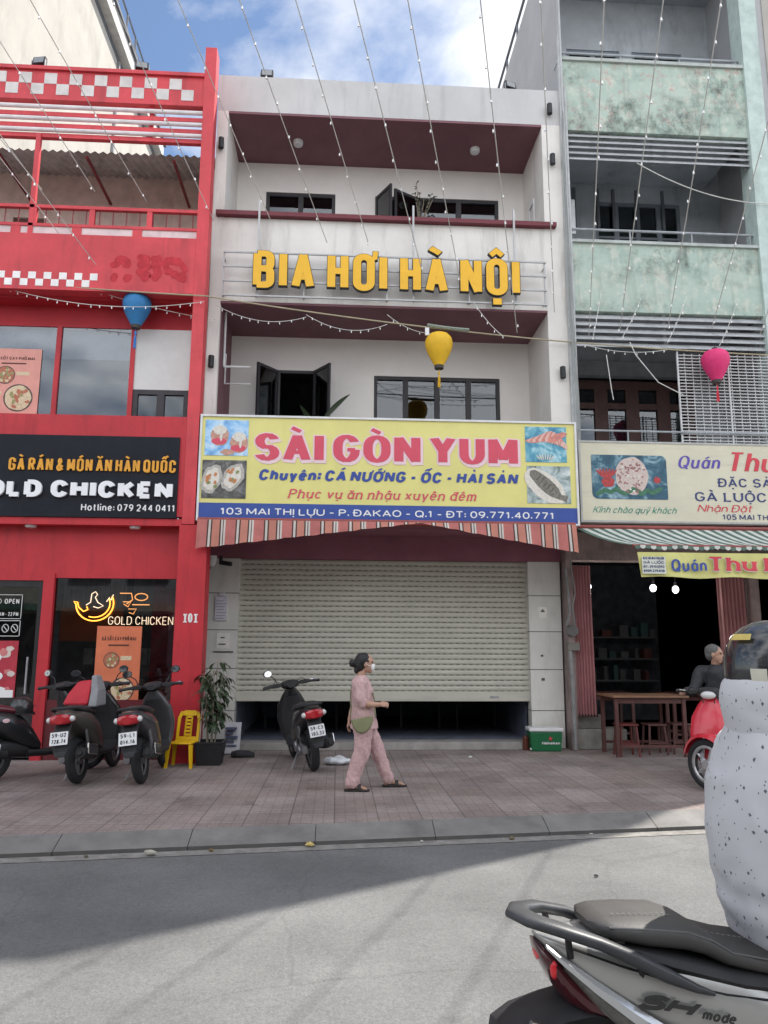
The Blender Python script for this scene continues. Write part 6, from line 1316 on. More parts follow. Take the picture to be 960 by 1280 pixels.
for k in range(9):
    a = random.uniform(0, 6.28); tip = V(1.32+.38*math.cos(a)*random.uniform(.4, 1), 12.2+.25*math.sin(a), random.uniform(9.15, 9.62)); p = [V(1.32, 12.2, 8.25), V(1.32, 12.2, 8.8).lerp(tip, .35), tip]; st.tube(p, .006, 4)
    for j in range(10): q = p[1].lerp(tip, random.uniform(.3, 1)); leaf(lf, q, V(random.uniform(-1, 1), random.uniform(-1, 1), random.uniform(-.3, .6)), random.uniform(.05, .09), .014, .3)
st.build('stem', stem_m, t); lf.build('foliage', leaf_m, t)

random.seed(77)
for i, (x, d, r, c, l) in enumerate(((-1.0, -.07, .022, (.16, .10, .04), 'small brown leaf in the gutter left of the woman'), (.75, -.05, .018, (.5, .48, .44), 'tiny pale paper bit at the kerb foot below the woman'), (1.55, -.09, .026, (.14, .11, .05), 'curled dry leaf at the kerb foot below the cooler'), (2.3, -.04, .016, (.42, .40, .36), 'tiny grey pebble at the kerb foot near the sunlit edge'), (-1.95, -.10, .02, (.10, .08, .05), 'dark dry leaf at the kerb foot below the dark grey scooter'))):
    scrap(l, (x, kb(x)+d, .006), r, M('scrap_%d' % i, c, .8))

# ------------------------------------------------------------------ people
skin = M('skin', (.40, .235, .165), .55, var=.08, scale=12); hair_m = M('black_hair', (.012, .011, .012), .5, var=.3, scale=40); sole_m = M('dark_sandal', (.02, .017, .016), .6)
def basis(fwd, up=(0, 0, 1)):
    f = Vector(fwd).normalized(); u = Vector(up); l = u.cross(f).normalized(); u = f.cross(l).normalized(); return f, l, u
def head(mb, c, fwd, s=1.0, up=(0, 0, 1)):
    f, l, u = basis(fwd, up); c = Vector(c); m3 = Matrix((f, l, u)).transposed()
    E = lambda a, r: mb.ell(c+m3 @ (Vector(a)*s), tuple(k*s for k in r), 16, 10, m3)
    E((-.012, 0, .022), (.098, .077, .088)); E((.022, 0, -.035), (.068, .060, .072)); E((.045, 0, -.088), (.034, .034, .026))
    E((.092, 0, -.022), (.018, .014, .020)); E((.084, 0, .002), (.012, .010, .030)); E((.078, 0, -.066), (.014, .024, .008)); E((.070, 0, .028), (.022, .052, .012))
    for k in (-1, 1): E((.0, .077*k, -.012), (.020, .010, .032))
def eyes(t, c, fwd, s=1.0):
    f, l, u = basis(fwd); c = Vector(c)
    for k in (-1, 1):
        mb = MB(); mb.ell(c+f*.079*s+l*.031*k*s+u*.008*s, (.011*s, .013*s, .007*s), 10, 6); mb.build('eye', M('dark_eye', (.03, .02, .018), .2), t, smooth=True)
def hand(mb, wr, d, n, s=1.0, curl=35, side=1):
    """palm along d, palm normal n; thumb leaves on `side` of d x n"""
    wr, d, n = Vector(wr), Vector(d).normalized(), Vector(n).normalized(); n = (n-d*n.dot(d)).normalized(); b = d.cross(n).normalized()*side
    m3 = Matrix((d, b, n)).transposed(); mb.ell(wr+d*.045*s, (.052*s, .038*s, .017*s), 12, 8, m3)
    for i, (o, L, r) in enumerate(((.029, .070, .0086), (.010, .078, .009), (-.010, .072, .0086), (-.028, .056, .008))):
        p = wr+d*.078*s+b*o*s; pr = [(wr+d*.04*s+b*o*.8*s, .010*s), (p, r*1.1*s)]; a = 0
        for q, fr in enumerate((.42, .32, .26)):
            a += R(curl*(1.0 if q else .6)+i*4); dd = d*math.cos(a)+n*math.sin(a); p = p+dd*L*fr*s; pr.append((p, r*s*(1-.09*q)))
        mb.limb(pr, 8)
    p = wr+d*.022*s+b*.03*s; mb.limb([(wr+d*.015*s+b*.012*s, .014*s), (p, .013*s), (p+(d*.6+b*.5+n*.35)*.036*s, .0105*s), (p+(d*.85+b*.28+n*.6)*.062*s, .009*s)], 8)
def foot(mb, an, d, s=1.0):
    an = Vector(an); d = Vector(d).normalized(); mb.limb([(an, .036*s), (an+V(0, 0, -.045*s)-d*.035*s, .030*s)], 10); mb.limb([(an+V(0, 0, -.02*s), .034*s), (an+d*.10*s+V(0, 0, -.05*s), .026*s), (an+d*.155*s+V(0, 0, -.058*s), .021*s)], 10)
    b = d.cross(V(0, 0, 1))
    for k in range(5): mb.limb([(an+d*.145*s+b*(.026-.013*k)*s+V(0, 0, -.058*s), .012*s), (an+d*(.188-.004*k)*s+b*(.030-.015*k)*s+V(0, 0, -.064*s), .009*s)], 6)
from mathutils import noise as NZ
def wrinkle(amp, sc, st=(1, 1, 1)):
    def f(co, n):
        q = Vector((co.x*sc*st[0], co.y*sc*st[1], co.z*sc*st[2])); return co+n*(NZ.noise(q)*amp+NZ.noise(q*2.3)*amp*.45)
    return f
def torso(mb, secs, n=16): mb.loftz(secs, n, 2.2)

# woman walking to the right in pale pink pyjamas
pyj = M('dusty_pink_print_cotton', S(188, 156, 154, 1.0), .85, var=.16, scale=34)
P = thing('person', 'woman in dusty pink pyjamas and white face mask walking past the shutter', 'person', (.32, 8.8, .12))
hc = V(.325, 8.80, 1.475); mb = MB(); head(mb, hc, (1, -.06, 0), .98)
mb.limb([(V(.29, 8.8, 1.43), .045), (V(.272, 8.8, 1.31), .052)])
torso(mb, [(.80, .30, 8.8, .10, .155), (.90, .295, 8.8, .105, .145), (1.05, .285, 8.8, .095, .13), (1.18, .285, 8.8, .105, .15), (1.28, .272, 8.8, .085, .15), (1.33, .27, 8.8, .05, .08)])
mb.limb([(V(.265, 8.645, 1.265), .050), (V(.262, 8.615, 1.06), .040), (V(.375, 8.62, 1.035), .036), (V(.475, 8.65, 1.035), .026)]); hand(mb, V(.48, 8.65, 1.035), (1, .05, .02), (0, .8, -.6), .92, 62, 1)
mb.limb([(V(.265, 8.955, 1.265), .050), (V(.215, 8.985, 1.04), .040), (V(.18, 8.985, .93), .034), (V(.155, 8.98, .845), .025)]); hand(mb, V(.152, 8.98, .84), (-.25, 0, -1), (1, 0, -.2), .92, 25, 1)
RL = [(V(.30, 8.72, .82), .085), (V(.285, 8.70, .50), .058), (V(.225, 8.70, .36), .048), (V(.175, 8.70, .20), .034)]; LL = [(V(.31, 8.88, .82), .085), (V(.465, 8.91, .52), .058), (V(.53, 8.93, .36), .048), (V(.60, 8.95, .20), .034)]
mb.limb(RL); mb.limb(LL); foot(mb, V(.175, 8.70, .205), (1, -.1, 0), .92); foot(mb, V(.60, 8.95, .205), (1, .05, 0), .92)
body = remesh(mb, 'body', skin, P, .0065, 4); eyes(P, hc, (1, -.06, 0), .98)
mb = MB(); torso(mb, [(.765, .315, 8.8, .150, .185), (.80, .313, 8.8, .146, .18), (.95, .305, 8.8, .132, .17), (1.08, .293, 8.8, .122, .158), (1.18, .290, 8.8, .125, .168), (1.27, .274, 8.8, .105, .172), (1.32, .272, 8.8, .075, .11), (1.345, .275, 8.8, .062, .075)])
mb.limb([(V(.265, 8.645, 1.262), .068), (V(.262, 8.61, 1.10), .062), (V(.285, 8.61, 1.055), .058)]); mb.limb([(V(.265, 8.955, 1.262), .068), (V(.225, 8.985, 1.08), .060), (V(.21, 8.985, 1.03), .056)])
remesh(mb, 'pyjama_top', pyj, P, .010, 4, fn=wrinkle(.015, 17, (1, 1, .55)))
mb = MB(); mb.limb([(V(.305, 8.72, .83), .108), (V(.285, 8.70, .52), .085), (V(.225, 8.70, .34), .076), (V(.185, 8.70, .215), .074)], 14); mb.limb([(V(.315, 8.88, .83), .108), (V(.465, 8.91, .53), .085), (V(.535, 8.93, .34), .074), (V(.59, 8.95, .225), .072)], 14); mb.ell((.30, 8.8, .83), (.12, .17, .10))
remesh(mb, 'pyjama_trousers', pyj, P, .010, 4, fn=wrinkle(.017, 16, (1, 1, .45)))
mb = MB(); mb.ell((.295, 8.80, 1.502), (.096, .086, .092), 18, 12); mb.ell((.262, 8.8, 1.455), (.062, .074, .085), 16, 10); mb.ell((.178, 8.80, 1.475), (.043, .045, .045), 14, 9); mb.ell((.22, 8.8, 1.40), (.028, .04, .04)); remesh(mb, 'hair', hair_m, P, .008, 4, fn=wrinkle(.005, 40))
mb = MB(); mb.ell((.398, 8.797, 1.432), (.030, .050, .046), 14, 10); mb.ell((.417, 8.796, 1.450), (.016, .018, .022), 10, 8); mk = remesh(mb, 'face_mask', M('white_mask', (.72, .72, .71), .7, var=.03), P, .006, 3)
mb = MB(); mb.tube([(.388, 8.75, 1.445), (.35, 8.722, 1.455), (.322, 8.72, 1.47)], .003, 5).tube([(.388, 8.845, 1.445), (.35, 8.875, 1.455), (.325, 8.878, 1.47)], .003, 5); mb.build('ear_loop', white_ink, mk)
for fx_, fy, d in ((.175, 8.70, -.1), (.60, 8.95, .05)):
    mb = MB(); mb.loftx([(fx_-.075, fy, .134, .022, .013), (fx_-.03, fy, .134, .036, .014), (fx_+.09, fy+d*.09, .132, .042, .012), (fx_+.165, fy+d*.16, .132, .042, .011), (fx_+.20, fy+d*.2, .134, .022, .010)], 12); sd_ = mb.build('sandal', sole_m, P, smooth=True)
    mb = MB(); mb.rings([[V(fx_+.065+k, fy+d*.07+.043*math.cos(R(a)), .138+.056*math.sin(R(a))) for a in range(0, 181, 20)] for k in (0, .04)], closed=False); mb.build('strap', sole_m, sd_)
g = thing('shoulder_bag', 'olive green half moon shoulder bag hanging at the hip of the woman in pink', 'bag', (.29, 8.6, .70))
mb = MB(); mb.rings([[V(.285+w*.120*math.cos(R(a)), 8.585+dy, .90-.165*w*max(0, math.sin(R(a)))+.012*math.cos(R(a))) for a in range(-4, 185, 12)] for dy, w, h in ((-.045, .55, 0), (-.035, .9, 0), (0, 1.0, 0), (.035, .9, 0), (.045, .55, 0))]); mb.build('pouch', M('olive_bag_leather', (.22, .225, .12), .6, var=.12), g, smooth=True)
mb = MB(); mb.tube([(.425, 8.59, .90), (.42, 8.65, 1.08), (.385, 8.76, 1.22), (.30, 8.90, 1.325), (.25, 8.93, 1.33)], .008, 6).tube([(.155, 8.59, .90), (.165, 8.63, 1.0), (.155, 8.72, 1.15), (.19, 8.85, 1.28), (.25, 8.93, 1.33)], .008, 6); mb.build('strap', M('olive_strap', (.14, .14, .08), .7), g)

# man on the red scooter at the kerbside
blackj = M('black_jacket_cloth', (.026, .026, .030), .65, var=.2, scale=15); darkt = M('dark_trousers', (.018, .018, .022), .8, var=.2)
def rider_clothes(P, jm, tm, hip, shl, shr, neck, el, er, wl, wr_, kl, kr, al, ar, fat=1.0, vox=.011, wrk=.010):
    hip, neck = Vector(hip), Vector(neck)
    mb = MB(); mid = hip.lerp(neck, .5)
    mb.limb([(hip+V(0, 0, .05), .155*fat), (mid, .145*fat), (neck+V(0, 0, -.10), .13*fat), (neck+V(0, 0, -.01), .068)], 14)
    for sh, e, w in ((shl, el, wl), (shr, er, wr_)): sh, e, w = Vector(sh), Vector(e), Vector(w); mb.limb([(neck+V(0, 0, -.06), .075), (sh, .082*fat), (e, .062*fat), (w, .046)], 12)
    j = remesh(mb, 'jacket', jm, P, vox, 5, fn=wrinkle(wrk, 11, (1, 1, .7)))
    mb = MB()
    for s_, k, a in ((1, kl, al), (-1, kr, ar)):
        d = (Vector(shl)-Vector(shr)).normalized(); mb.limb([(hip+d*.09*s_, .105), (Vector(k), .075), (Vector(a), .055)], 12)
    mb.ell(hip, (.15, .17, .12)); remesh(mb, 'trousers', tm, P, vox, 5, fn=wrinkle(.009, 12)); return j
hd = R(-126); fd = V(math.cos(hd), math.sin(hd), 0); ld = V(-fd.y, fd.x, 0)
scooter('red scooter with a white stripe carrying the man in the black jacket', (4.84, 9.60, .12), -126, 0, redp, plastic, ('59-P1', '417.20'), group=None, steer=58, rim=M('silver_rim', (.5, .5, .5), .3, .6), mirrors=(0, 1), rad=.28)
P2 = thing('person', 'man in a black jacket with short grey hair sitting on the red scooter', 'person', (4.52, 9.35, .12))
def at2(x, y, z): return V(4.84, 9.60, .12)+fd*x+ld*y+V(0, 0, z)
hip = at2(.34, 0, .86); nk = at2(.40, 0, 1.33); hc2 = at2(.43, 0, 1.47); lk = (.75, -.65, -.03)
mb = MB(); head(mb, hc2, lk, 1.0); mb.limb([(hc2+V(0, 0, -.05), .048), (nk, .055)])
mb.limb([(hip, .12), (hip.lerp(nk, .5), .115), (nk+V(0, 0, -.10), .10)])
for s_ in (-1, 1):
    mb.limb([(at2(.40, .18*s_, 1.25), .045), (at2(.52, .25*s_, 1.03), .038), (at2(.72, .31*s_, 1.03), .027)]); hand(mb, at2(.73, .312*s_, 1.035), fd+ld*.05*s_, (0, 0, -1), .95, 60, s_)
    mb.limb([(at2(.34, .1*s_, .83), .08), (at2(.72, .17*s_, .74), .055), (at2(.70, .16*s_, .38), .035)]); foot(mb, at2(.70, .16*s_, .375), fd, .95)
remesh(mb, 'body', skin, P2, .0075, 4); eyes(P2, hc2, lk)
rider_clothes(P2, blackj, darkt, hip, at2(.40, .18, 1.25), at2(.40, -.18, 1.25), nk, at2(.52, .25, 1.03), at2(.52, -.25, 1.03), at2(.69, .30, 1.03), at2(.69, -.30, 1.03), at2(.72, .17, .74), at2(.72, -.17, .74), at2(.70, .16, .40), at2(.70, -.16, .40))
f_, l_, u_ = basis(lk); m3 = Matrix((f_, l_, u_)).transposed()
mb = MB(); mb.ell(hc2-f_*.022+u_*.035, (.096, .085, .085), 18, 12, m3); mb.ell(hc2-f_*.05-u_*.01, (.062, .078, .075), 16, 10, m3); remesh(mb, 'hair', M('grey_hair', (.10, .10, .095), .7, var=.3, scale=50), P2, .009, 3, fn=wrinkle(.004, 45))
for s_ in (-1, 1):
    mb = MB(); a = at2(.70, .16*s_, .375); mb.limb([(a-fd*.04+V(0, 0, -.06), .036), (a+fd*.08+V(0, 0, -.055), .042), (a+fd*.17+V(0, 0, -.062), .034)], 10); mb.build('shoe', sole_m, P2, smooth=True)

# ------------------------------------------------------------------ silver scooter and its rider close to the camera
BX, BY, BH = .93, 2.40, 5.0
t = thing('scooter', 'silver scooter with black tail rail and red tail lamp close to the camera', 'scooter', (BX, BY, 0), None, R(BH))
pan = M('silver_grey_panel', (.40, .395, .38), .28, .45, var=.05, scale=2.5, coat=.35); grey_pl = M('grey_grab_plastic', (.04, .042, .046), .45, var=.18, scale=14, bump=.12, bscale=220, spec=.5); seat_b = M('grey_black_seat_vinyl', (.052, .050, .048), .55, var=.2, scale=4, bump=.25, bscale=260)
wheel(t, 0, .27, .052, None); wheel(t, 1.28, .28, .045, None)
mb = MB(); mb.loftx([(-.350, 0, .838, .016, .008), (-.33, 0, .830, .050, .018), (-.29, 0, .812, .082, .036), (-.22, 0, .778, .112, .066), (-.10, 0, .728, .142, .098), (.04, 0, .682, .162, .122), (.2, 0, .634, .174, .142), (.36, 0, .575, .175, .15), (.48, 0, .48, .16, .13), (.58, 0, .38, .13, .07)], 32, 3.2); mb.build('body_panel', pan, t, world=False, smooth=True)
# pale trim blade along the lower edge of the side panels
for s_ in (-1, 1):
    mb = MB(); rr = []
    for x, z, y, h in ((-.335, .822, .052, .006), (-.30, .795, .083, .011), (-.22, .738, .112, .017), (-.12, .672, .138, .022), (0, .60, .160, .022), (.12, .54, .172, .016), (.20, .505, .177, .004)):
        rr.append([V(x, s_*(y+.004), z+h), V(x, s_*(y+.018), z+h*.2), V(x, s_*(y+.014), z-h), V(x, s_*(y-.01), z-h)])
    mb.rings(rr); mb.build('trim_strip', M('white_silver_trim', (.60, .61, .62), .18, .5, var=.04, coat=.5), t, world=False, smooth=True)
    mb = MB(); rr = []
    for x, z, y, h in ((-.29, .775, .070, .012), (-.22, .712, .100, .026), (-.12, .640, .125, .036), (-.02, .575, .145, .030), (.05, .54, .152, .008)):
        rr.append([V(x, s_*(y+.012), z+h*.6), V(x, s_*(y+.016), z), V(x, s_*(y+.004), z-h), V(x, s_*(y-.04), z-h), V(x, s_*(y-.04), z+h*.6)])
    mb.rings(rr); mb.build('turn_signal', M('smoky_lens', (.13, .125, .115), .2, var=.25, scale=60, coat=.4), t, world=False, smooth=True)
mb = MB(); mb.box(-.10, -.035, -.169, -.165, .615, .645); mb.xf(Matrix.Translation((-.07, 0, .63)) @ Matrix.Rotation(R(31), 4, 'Y') @ Matrix.Translation((.07, 0, -.63))); mb.build('blue_reflection', M('pale_blue_reflection', (.30, .42, .58), .4, var=.2, scale=20), t, world=False)  # bluish reflection on the trim blade, painted as a small patch
mb = MB(); mb.box(.06, .10, -.194, -.190, .552, .560); mb.xf(Matrix.Translation((.08, 0, .556)) @ Matrix.Rotation(R(26), 4, 'Y') @ Matrix.Translation((-.08, 0, -.556))); mb.build('red_mark', red_i, t, world=False)
mb = MB(); rr = []
for x, zt, zb, hw in ((-.358, .832, .818, .020), (-.345, .828, .775, .052), (-.315, .81, .72, .082), (-.275, .77, .665, .102), (-.23, .73, .635, .11), (-.18, .69, .63, .11)):
    rr.append([V(x, hw*math.cos(R(a)), (zt+zb)/2+(zt-zb)/2*math.sin(R(a))) for a in range(0, 360, 24)])
mb.rings(rr); tl = mb.build('tail_light', M('dark_red_lens', (.055, .004, .008), .12, var=.1, coat=.7), t, world=False, smooth=True)
mb = MB(); mb.ell((-.318, -.068, .765), (.012, .013, .024), 10, 7).ell((-.318, .068, .765), (.012, .013, .024), 10, 7).ell((-.345, 0, .79), (.008, .03, .018), 10, 7); mb.build_each('reflector', M('bright_red_reflector', (.62, .02, .03), .2, coat=.5), tl, gap=.01, world=False)
mb = MB()   # rear mudguard with hanging plate
rr = []
for x, z, hw, th in ((-.10, .63, .10, .04), (-.22, .655, .10, .03), (-.31, .645, .105, .016), (-.40, .618, .11, .012), (-.455, .585, .11, .012), (-.475, .50, .10, .012), (-.485, .36, .09, .010)):
    rr.append([V(x, -hw, z), V(x, -hw*.6, z+th), V(x, hw*.6, z+th), V(x, hw, z), V(x, hw*.8, z-th), V(x, -hw*.8, z-th)])
mb.rings(rr); mb.build('rear_mudguard', plastic, t, world=False, smooth=True); plate(t, (-.505, 0, .45), 8, '59-M1', '626.18')
mb = MB(); mb.cyl((-.37, -.085, .632), (-.395, -.085, .640), .010, n=8); mb.build('mudguard_screw', chrome, t, world=False)
# grab rail: flat loop of grey plastic on two short posts
mb = MB(); rr = []; path = [(.10, -.168, .722, .008, .006), (.05, -.168, .738, .014, .011), (-.03, -.163, .772, .017, .018), (-.12, -.151, .815, .020, .018), (-.21, -.134, .852, .024, .016), (-.31, -.100, .880, .030, .016), (-.375, -.055, .892, .034, .015), (-.40, 0, .896, .036, .015)]
path += [(x, -y, z, a, b) for x, y, z, a, b in path[-2::-1]]
for i, (x, y, z, a, b) in enumerate(path):
    p0, p1 = path[max(i-1, 0)], path[min(i+1, len(path)-1)]; d = V(p1[0]-p0[0], p1[1]-p0[1], p1[2]-p0[2]).normalized(); n = V(0, 0, 1).cross(d).normalized(); u = d.cross(n)
    rr.append([V(x, y, z)+n*a*math.copysign(abs(math.cos(R(q)))**.7, math.cos(R(q)))+u*b*math.copysign(abs(math.sin(R(q)))**.7, math.sin(R(q))) for q in range(0, 360, 24)])
mb.rings(rr); gr = mb.build('grab_rail', grey_pl, t, world=False, smooth=True)
mb = MB()
for s_ in (-1, 1): mb.cyl((-.275, .085*s_, .80), (-.285, .09*s_, .87), .010, n=8).cyl((-.09, .13*s_, .76), (-.10, .135*s_, .82), .012, n=8)
mb.build_each('rail_post', plastic, gr, world=False)
mb = MB(); mb.loftx([(-.30, 0, .832, .05, .010), (-.20, 0, .838, .085, .012), (-.12, 0, .835, .10, .012)], 14); mb.build('tail_cover', pan, t, world=False, smooth=True)
mb = MB(); mb.loftx([(-.205, 0, .872, .055, .009), (-.19, 0, .872, .095, .019), (-.15, 0, .867, .122, .028), (-.06, 0, .858, .138, .036), (.05, 0, .848, .146, .039), (.11, 0, .830, .148, .036), (.17, 0, .798, .148, .032), (.26, 0, .774, .148, .031), (.38, 0, .752, .142, .036), (.50, 0, .742, .118, .036), (.58, 0, .732, .07, .03), (.61, 0, .72, .03, .015)], 26, 3.0); st_ = mb.build('seat', seat_b, t, world=False, smooth=True)
mb = MB(); mb.tube([(-.17, -.112, .882), (-.06, -.128, .877), (.05, -.137, .868), (.12, -.140, .845), (.18, -.141, .81), (.3, -.140, .785), (.42, -.13, .77)], .0035, 6); mb.build('seam_piping', M('grey_piping', (.10, .10, .10), .6), st_, world=False)
mb = MB(); mb.loftx([(-.16, 0, .825, .10, .03), (0, 0, .785, .15, .035), (.2, 0, .735, .165, .035), (.42, 0, .70, .15, .035)], 16); mb.build('under_seat_panel', plastic, t, world=False, smooth=True)
mb = MB()   # panel gaps and seat stitching
for s_ in (-1, 1): mb.tube([(-.27, s_*.094, .826), (-.15, s_*.128, .790), (0, s_*.150, .745), (.14, s_*.163, .715), (.30, s_*.168, .69)], .0035, 5); mb.tube([(.02, s_*.1605, .63), (.16, s_*.173, .60), (.34, s_*.1755, .56)], .0022, 5)
mb.build_each('panel_gap', M('gap_black', (.01, .01, .01), .8), t, world=False)
mb = MB()
for i in range(34): x = -.14+.017*i; z = .9005-.0006*i if x < .02 else .895-.42*(x-.02) if x < .16 else .836-.17*(x-.16); mb.cyl((x, -.055, z), (x+.009, -.055, z-.0015), .0013, n=4)
mb.build('seat_stitching', M('grey_thread', (.2, .2, .2), .7), st_, world=False)
dec = M('charcoal_decal', (.035, .034, .034), .5)
mb = MB(); RX = Vector((.98, -.125, -.16)).normalized(); NOv = Vector((-.127, -.99, 0)).normalized(); UPv = RX.cross(NOv)*-1
text(mb, 'SH', (-.125, -.150, .694), .040, .15, vw=.36, hw=.26, sp=.10, shear=.9, d=.003, RX=RX, UP=UPv, NO=NOv); text(mb, 'mode', (.055, -.1735, .664), .027, .09, vw=.2, hw=.17, sp=.14, shear=.3, d=.003, RX=RX, UP=UPv, NO=NOv)
mb.build('decal_lettering', dec, t, world=False)
mb = MB(); mb.loftx([(-.12, -.11, .34, .045, .07), (.05, -.115, .31, .06, .085), (.28, -.09, .32, .06, .08)], 14); mb.cyl((.10, -.15, .30), (-.16, -.18, .35), .05, .062, 14).cyl((-.16, -.18, .35), (-.40, -.185, .40), .062, .052, 14); mb.build('exhaust', plastic, t, world=False, smooth=True)
mb = MB(); mb.loftx([(.45, 0, .29, .14, .05), (.65, 0, .28, .17, .045), (.88, 0, .28, .17, .045), (1.02, 0, .34, .14, .06)], 16); mb.build('floorboard', plastic, t, world=False, smooth=True)
mb = MB(); mb.loftz([(.28, 1.04, 0, .05, .13), (.42, 1.08, 0, .055, .19), (.60, 1.07, 0, .06, .22), (.78, 1.02, 0, .065, .20), (.92, .97, 0, .07, .13), (1.0, .94, 0, .06, .07)], 20); mb.build('front_shield', pan, t, world=False, smooth=True)
mb = MB(); arc_shell(mb, (1.28, 0, .28), .29, .33, .075, 20, 165); mb.build('front_mudguard', pan, t, world=False, smooth=True)
mb = MB()
for s_ in (-1, 1): mb.cyl((1.28, .07*s_, .28), (1.08, .065*s_, .64), .022, .026, 8)
mb.build('fork', alu, t, world=False); mb = MB()
mb.loftx([(.80, 0, 1.05, .05, .03), (.87, 0, 1.06, .11, .045), (.95, 0, 1.06, .13, .06), (1.06, 0, 1.02, .05, .03)], 16).loftx([(.86, -.2, 1.065, .08, .022), (.97, -.18, 1.06, .06, .02)], 10).loftx([(.86, .2, 1.065, .08, .022), (.97, .18, 1.06, .06, .02)], 10); mb.build('handlebar_cover', pan, t, world=False, smooth=True)
for s_ in (-1, 1):
    mb = MB(); mb.cyl((.88, .24*s_, 1.07), (.82, .375*s_, 1.06), .019, n=10); mb.build('grip', plastic, t, world=False)
    mb = MB(); mb.tube([(.92, .17*s_, 1.08), (.93, .22*s_, 1.17), (.90, .27*s_, 1.22)], .007, 6); mb.ell((.90, .30*s_, 1.245), (.022, .062, .045), 14, 8); mb.build('mirror', plastic, t, world=False)
mb = MB(); mb.ell((1.05, 0, 1.03), (.045, .085, .045), 14, 8); mb.build('headlight', lens_clear, t, world=False, smooth=True)
mb = MB(); mb.tube([(.30, .10, .26), (.20, .17, .14), (.16, .18, .11)], .011, 6); mb.build('side_stand', steel, t, world=False)
mb = MB()
for s_ in (-1, 1): mb.tube([(-.05, .12*s_, .62), (-.02, .13*s_, .45), (0, .10*s_, .30)], .018, 7)
mb.build('shock_absorber', alu, t, world=False)

# rider
bh = R(BH); fd = V(math.cos(bh), math.sin(bh), 0); ld = V(-fd.y, fd.x, 0)
def at3(x, y, z): return V(BX, BY, 0)+fd*x+ld*y+V(0, 0, z)
def dotted():
    m = bpy.data.materials.new('white_sprigged_cotton'); m.use_nodes = True; n = m.node_tree; b = n.nodes['Principled BSDF']; b.inputs['Roughness'].default_value = .85; b.inputs['Specular IOR Level'].default_value = .2
    t = n.nodes.new('ShaderNodeTexCoord'); sp = n.nodes.new('ShaderNodeSeparateXYZ'); n.links.new(t.outputs['Object'], sp.inputs[0])
    an = n.nodes.new('ShaderNodeMath'); an.operation = 'ARCTAN2'; n.links.new(sp.outputs['Y'], an.inputs[0]); n.links.new(sp.outputs['X'], an.inputs[1])
    am = n.nodes.new('ShaderNodeMath'); am.operation = 'MULTIPLY'; am.inputs[1].default_value = .235; n.links.new(an.outputs[0], am.inputs[0])
    cb = n.nodes.new('ShaderNodeCombineXYZ'); n.links.new(am.outputs[0], cb.inputs[0]); n.links.new(sp.outputs['Z'], cb.inputs[1])
    wn_ = n.nodes.new('ShaderNodeTexNoise'); wn_.inputs['Scale'].default_value = 110; n.links.new(t.outputs['Object'], wn_.inputs['Vector'])
    mixv = n.nodes.new('ShaderNodeMix'); mixv.data_type = 'VECTOR'; mixv.inputs[0].default_value = .008; n.links.new(cb.outputs[0], mixv.inputs[4]); n.links.new(wn_.outputs['Color'], mixv.inputs[5])
    out = None
    for sc, th, rnd in ((13.0, .068, .95), (19.0, .046, .95)):
        v = n.nodes.new('ShaderNodeTexVoronoi'); v.inputs['Scale'].default_value = sc; v.inputs['Randomness'].default_value = rnd; v.voronoi_dimensions = '2D'; v.distance = 'MANHATTAN'; n.links.new(mixv.outputs[1], v.inputs['Vector'])
        r = n.nodes.new('ShaderNodeMapRange'); r.inputs[1].default_value = th; r.inputs[2].default_value = th*1.5; r.inputs[3].default_value = 1; r.inputs[4].default_value = 0; n.links.new(v.outputs['Distance'], r.inputs[0])
        if sc > 20:
            g = n.nodes.new('ShaderNodeMath'); g.operation = 'MULTIPLY'; g.inputs[1].default_value = .55; n.links.new(r.outputs[0], g.inputs[0]); r = g
        if out is None: out = r.outputs[0]
        else:
            mx_ = n.nodes.new('ShaderNodeMath'); mx_.operation = 'MAXIMUM'; n.links.new(out, mx_.inputs[0]); n.links.new(r.outputs[0], mx_.inputs[1]); out = mx_.outputs[0]
    mi = n.nodes.new('ShaderNodeMix'); mi.data_type = 'RGBA'; n.links.new(out, mi.inputs[0]); mi.inputs[6].default_value = (.56, .56, .575, 1); mi.inputs[7].default_value = (.12, .12, .14, 1); n.links.new(mi.outputs[2], b.inputs['Base Color'])
    bn = n.nodes.new('ShaderNodeTexNoise'); bn.inputs['Scale'].default_value = 500; n.links.new(t.outputs['Object'], bn.inputs['Vector']); bu = n.nodes.new('ShaderNodeBump'); bu.inputs['Strength'].default_value = .12; bu.inputs['Distance'].default_value = .002; n.links.new(bn.outputs['Fac'], bu.inputs['Height']); n.links.new(bu.outputs[0], b.inputs['Normal'])
    return m
P3 = thing('person', 'rider in a white sprigged hooded jacket and black helmet on the silver scooter', 'person', (1.38, 2.44, 0))
hip = at3(.47, 0, .86); nk = at3(.45, 0, 1.42); hc3 = at3(.475, 0, 1.575)
mb = MB(); head(mb, hc3, fd, 1.0); mb.limb([(hc3+V(0, 0, -.05), .048), (nk, .055)]); mb.limb([(hip, .12), (hip.lerp(nk, .5), .115), (nk+V(0, 0, -.10), .10)])
for s_ in (-1, 1):
    mb.limb([(at3(.47, .19*s_, 1.33), .048), (at3(.60, .27*s_, 1.10), .04), (at3(.79, .31*s_, 1.06), .028)]); hand(mb, at3(.795, .312*s_, 1.068), fd+ld*.06*s_, (0, 0, -1), .95, 60, s_)
    mb.limb([(at3(.45, .1*s_, .84), .085), (at3(.86, .17*s_, .76), .058), (at3(.80, .15*s_, .38), .036)]); foot(mb, at3(.80, .15*s_, .375), fd, .98)
remesh(mb, 'body', skin, P3, .0075, 4); eyes(P3, hc3, fd)
jm = dotted(); mb = MB(); n0 = len(mb.v)
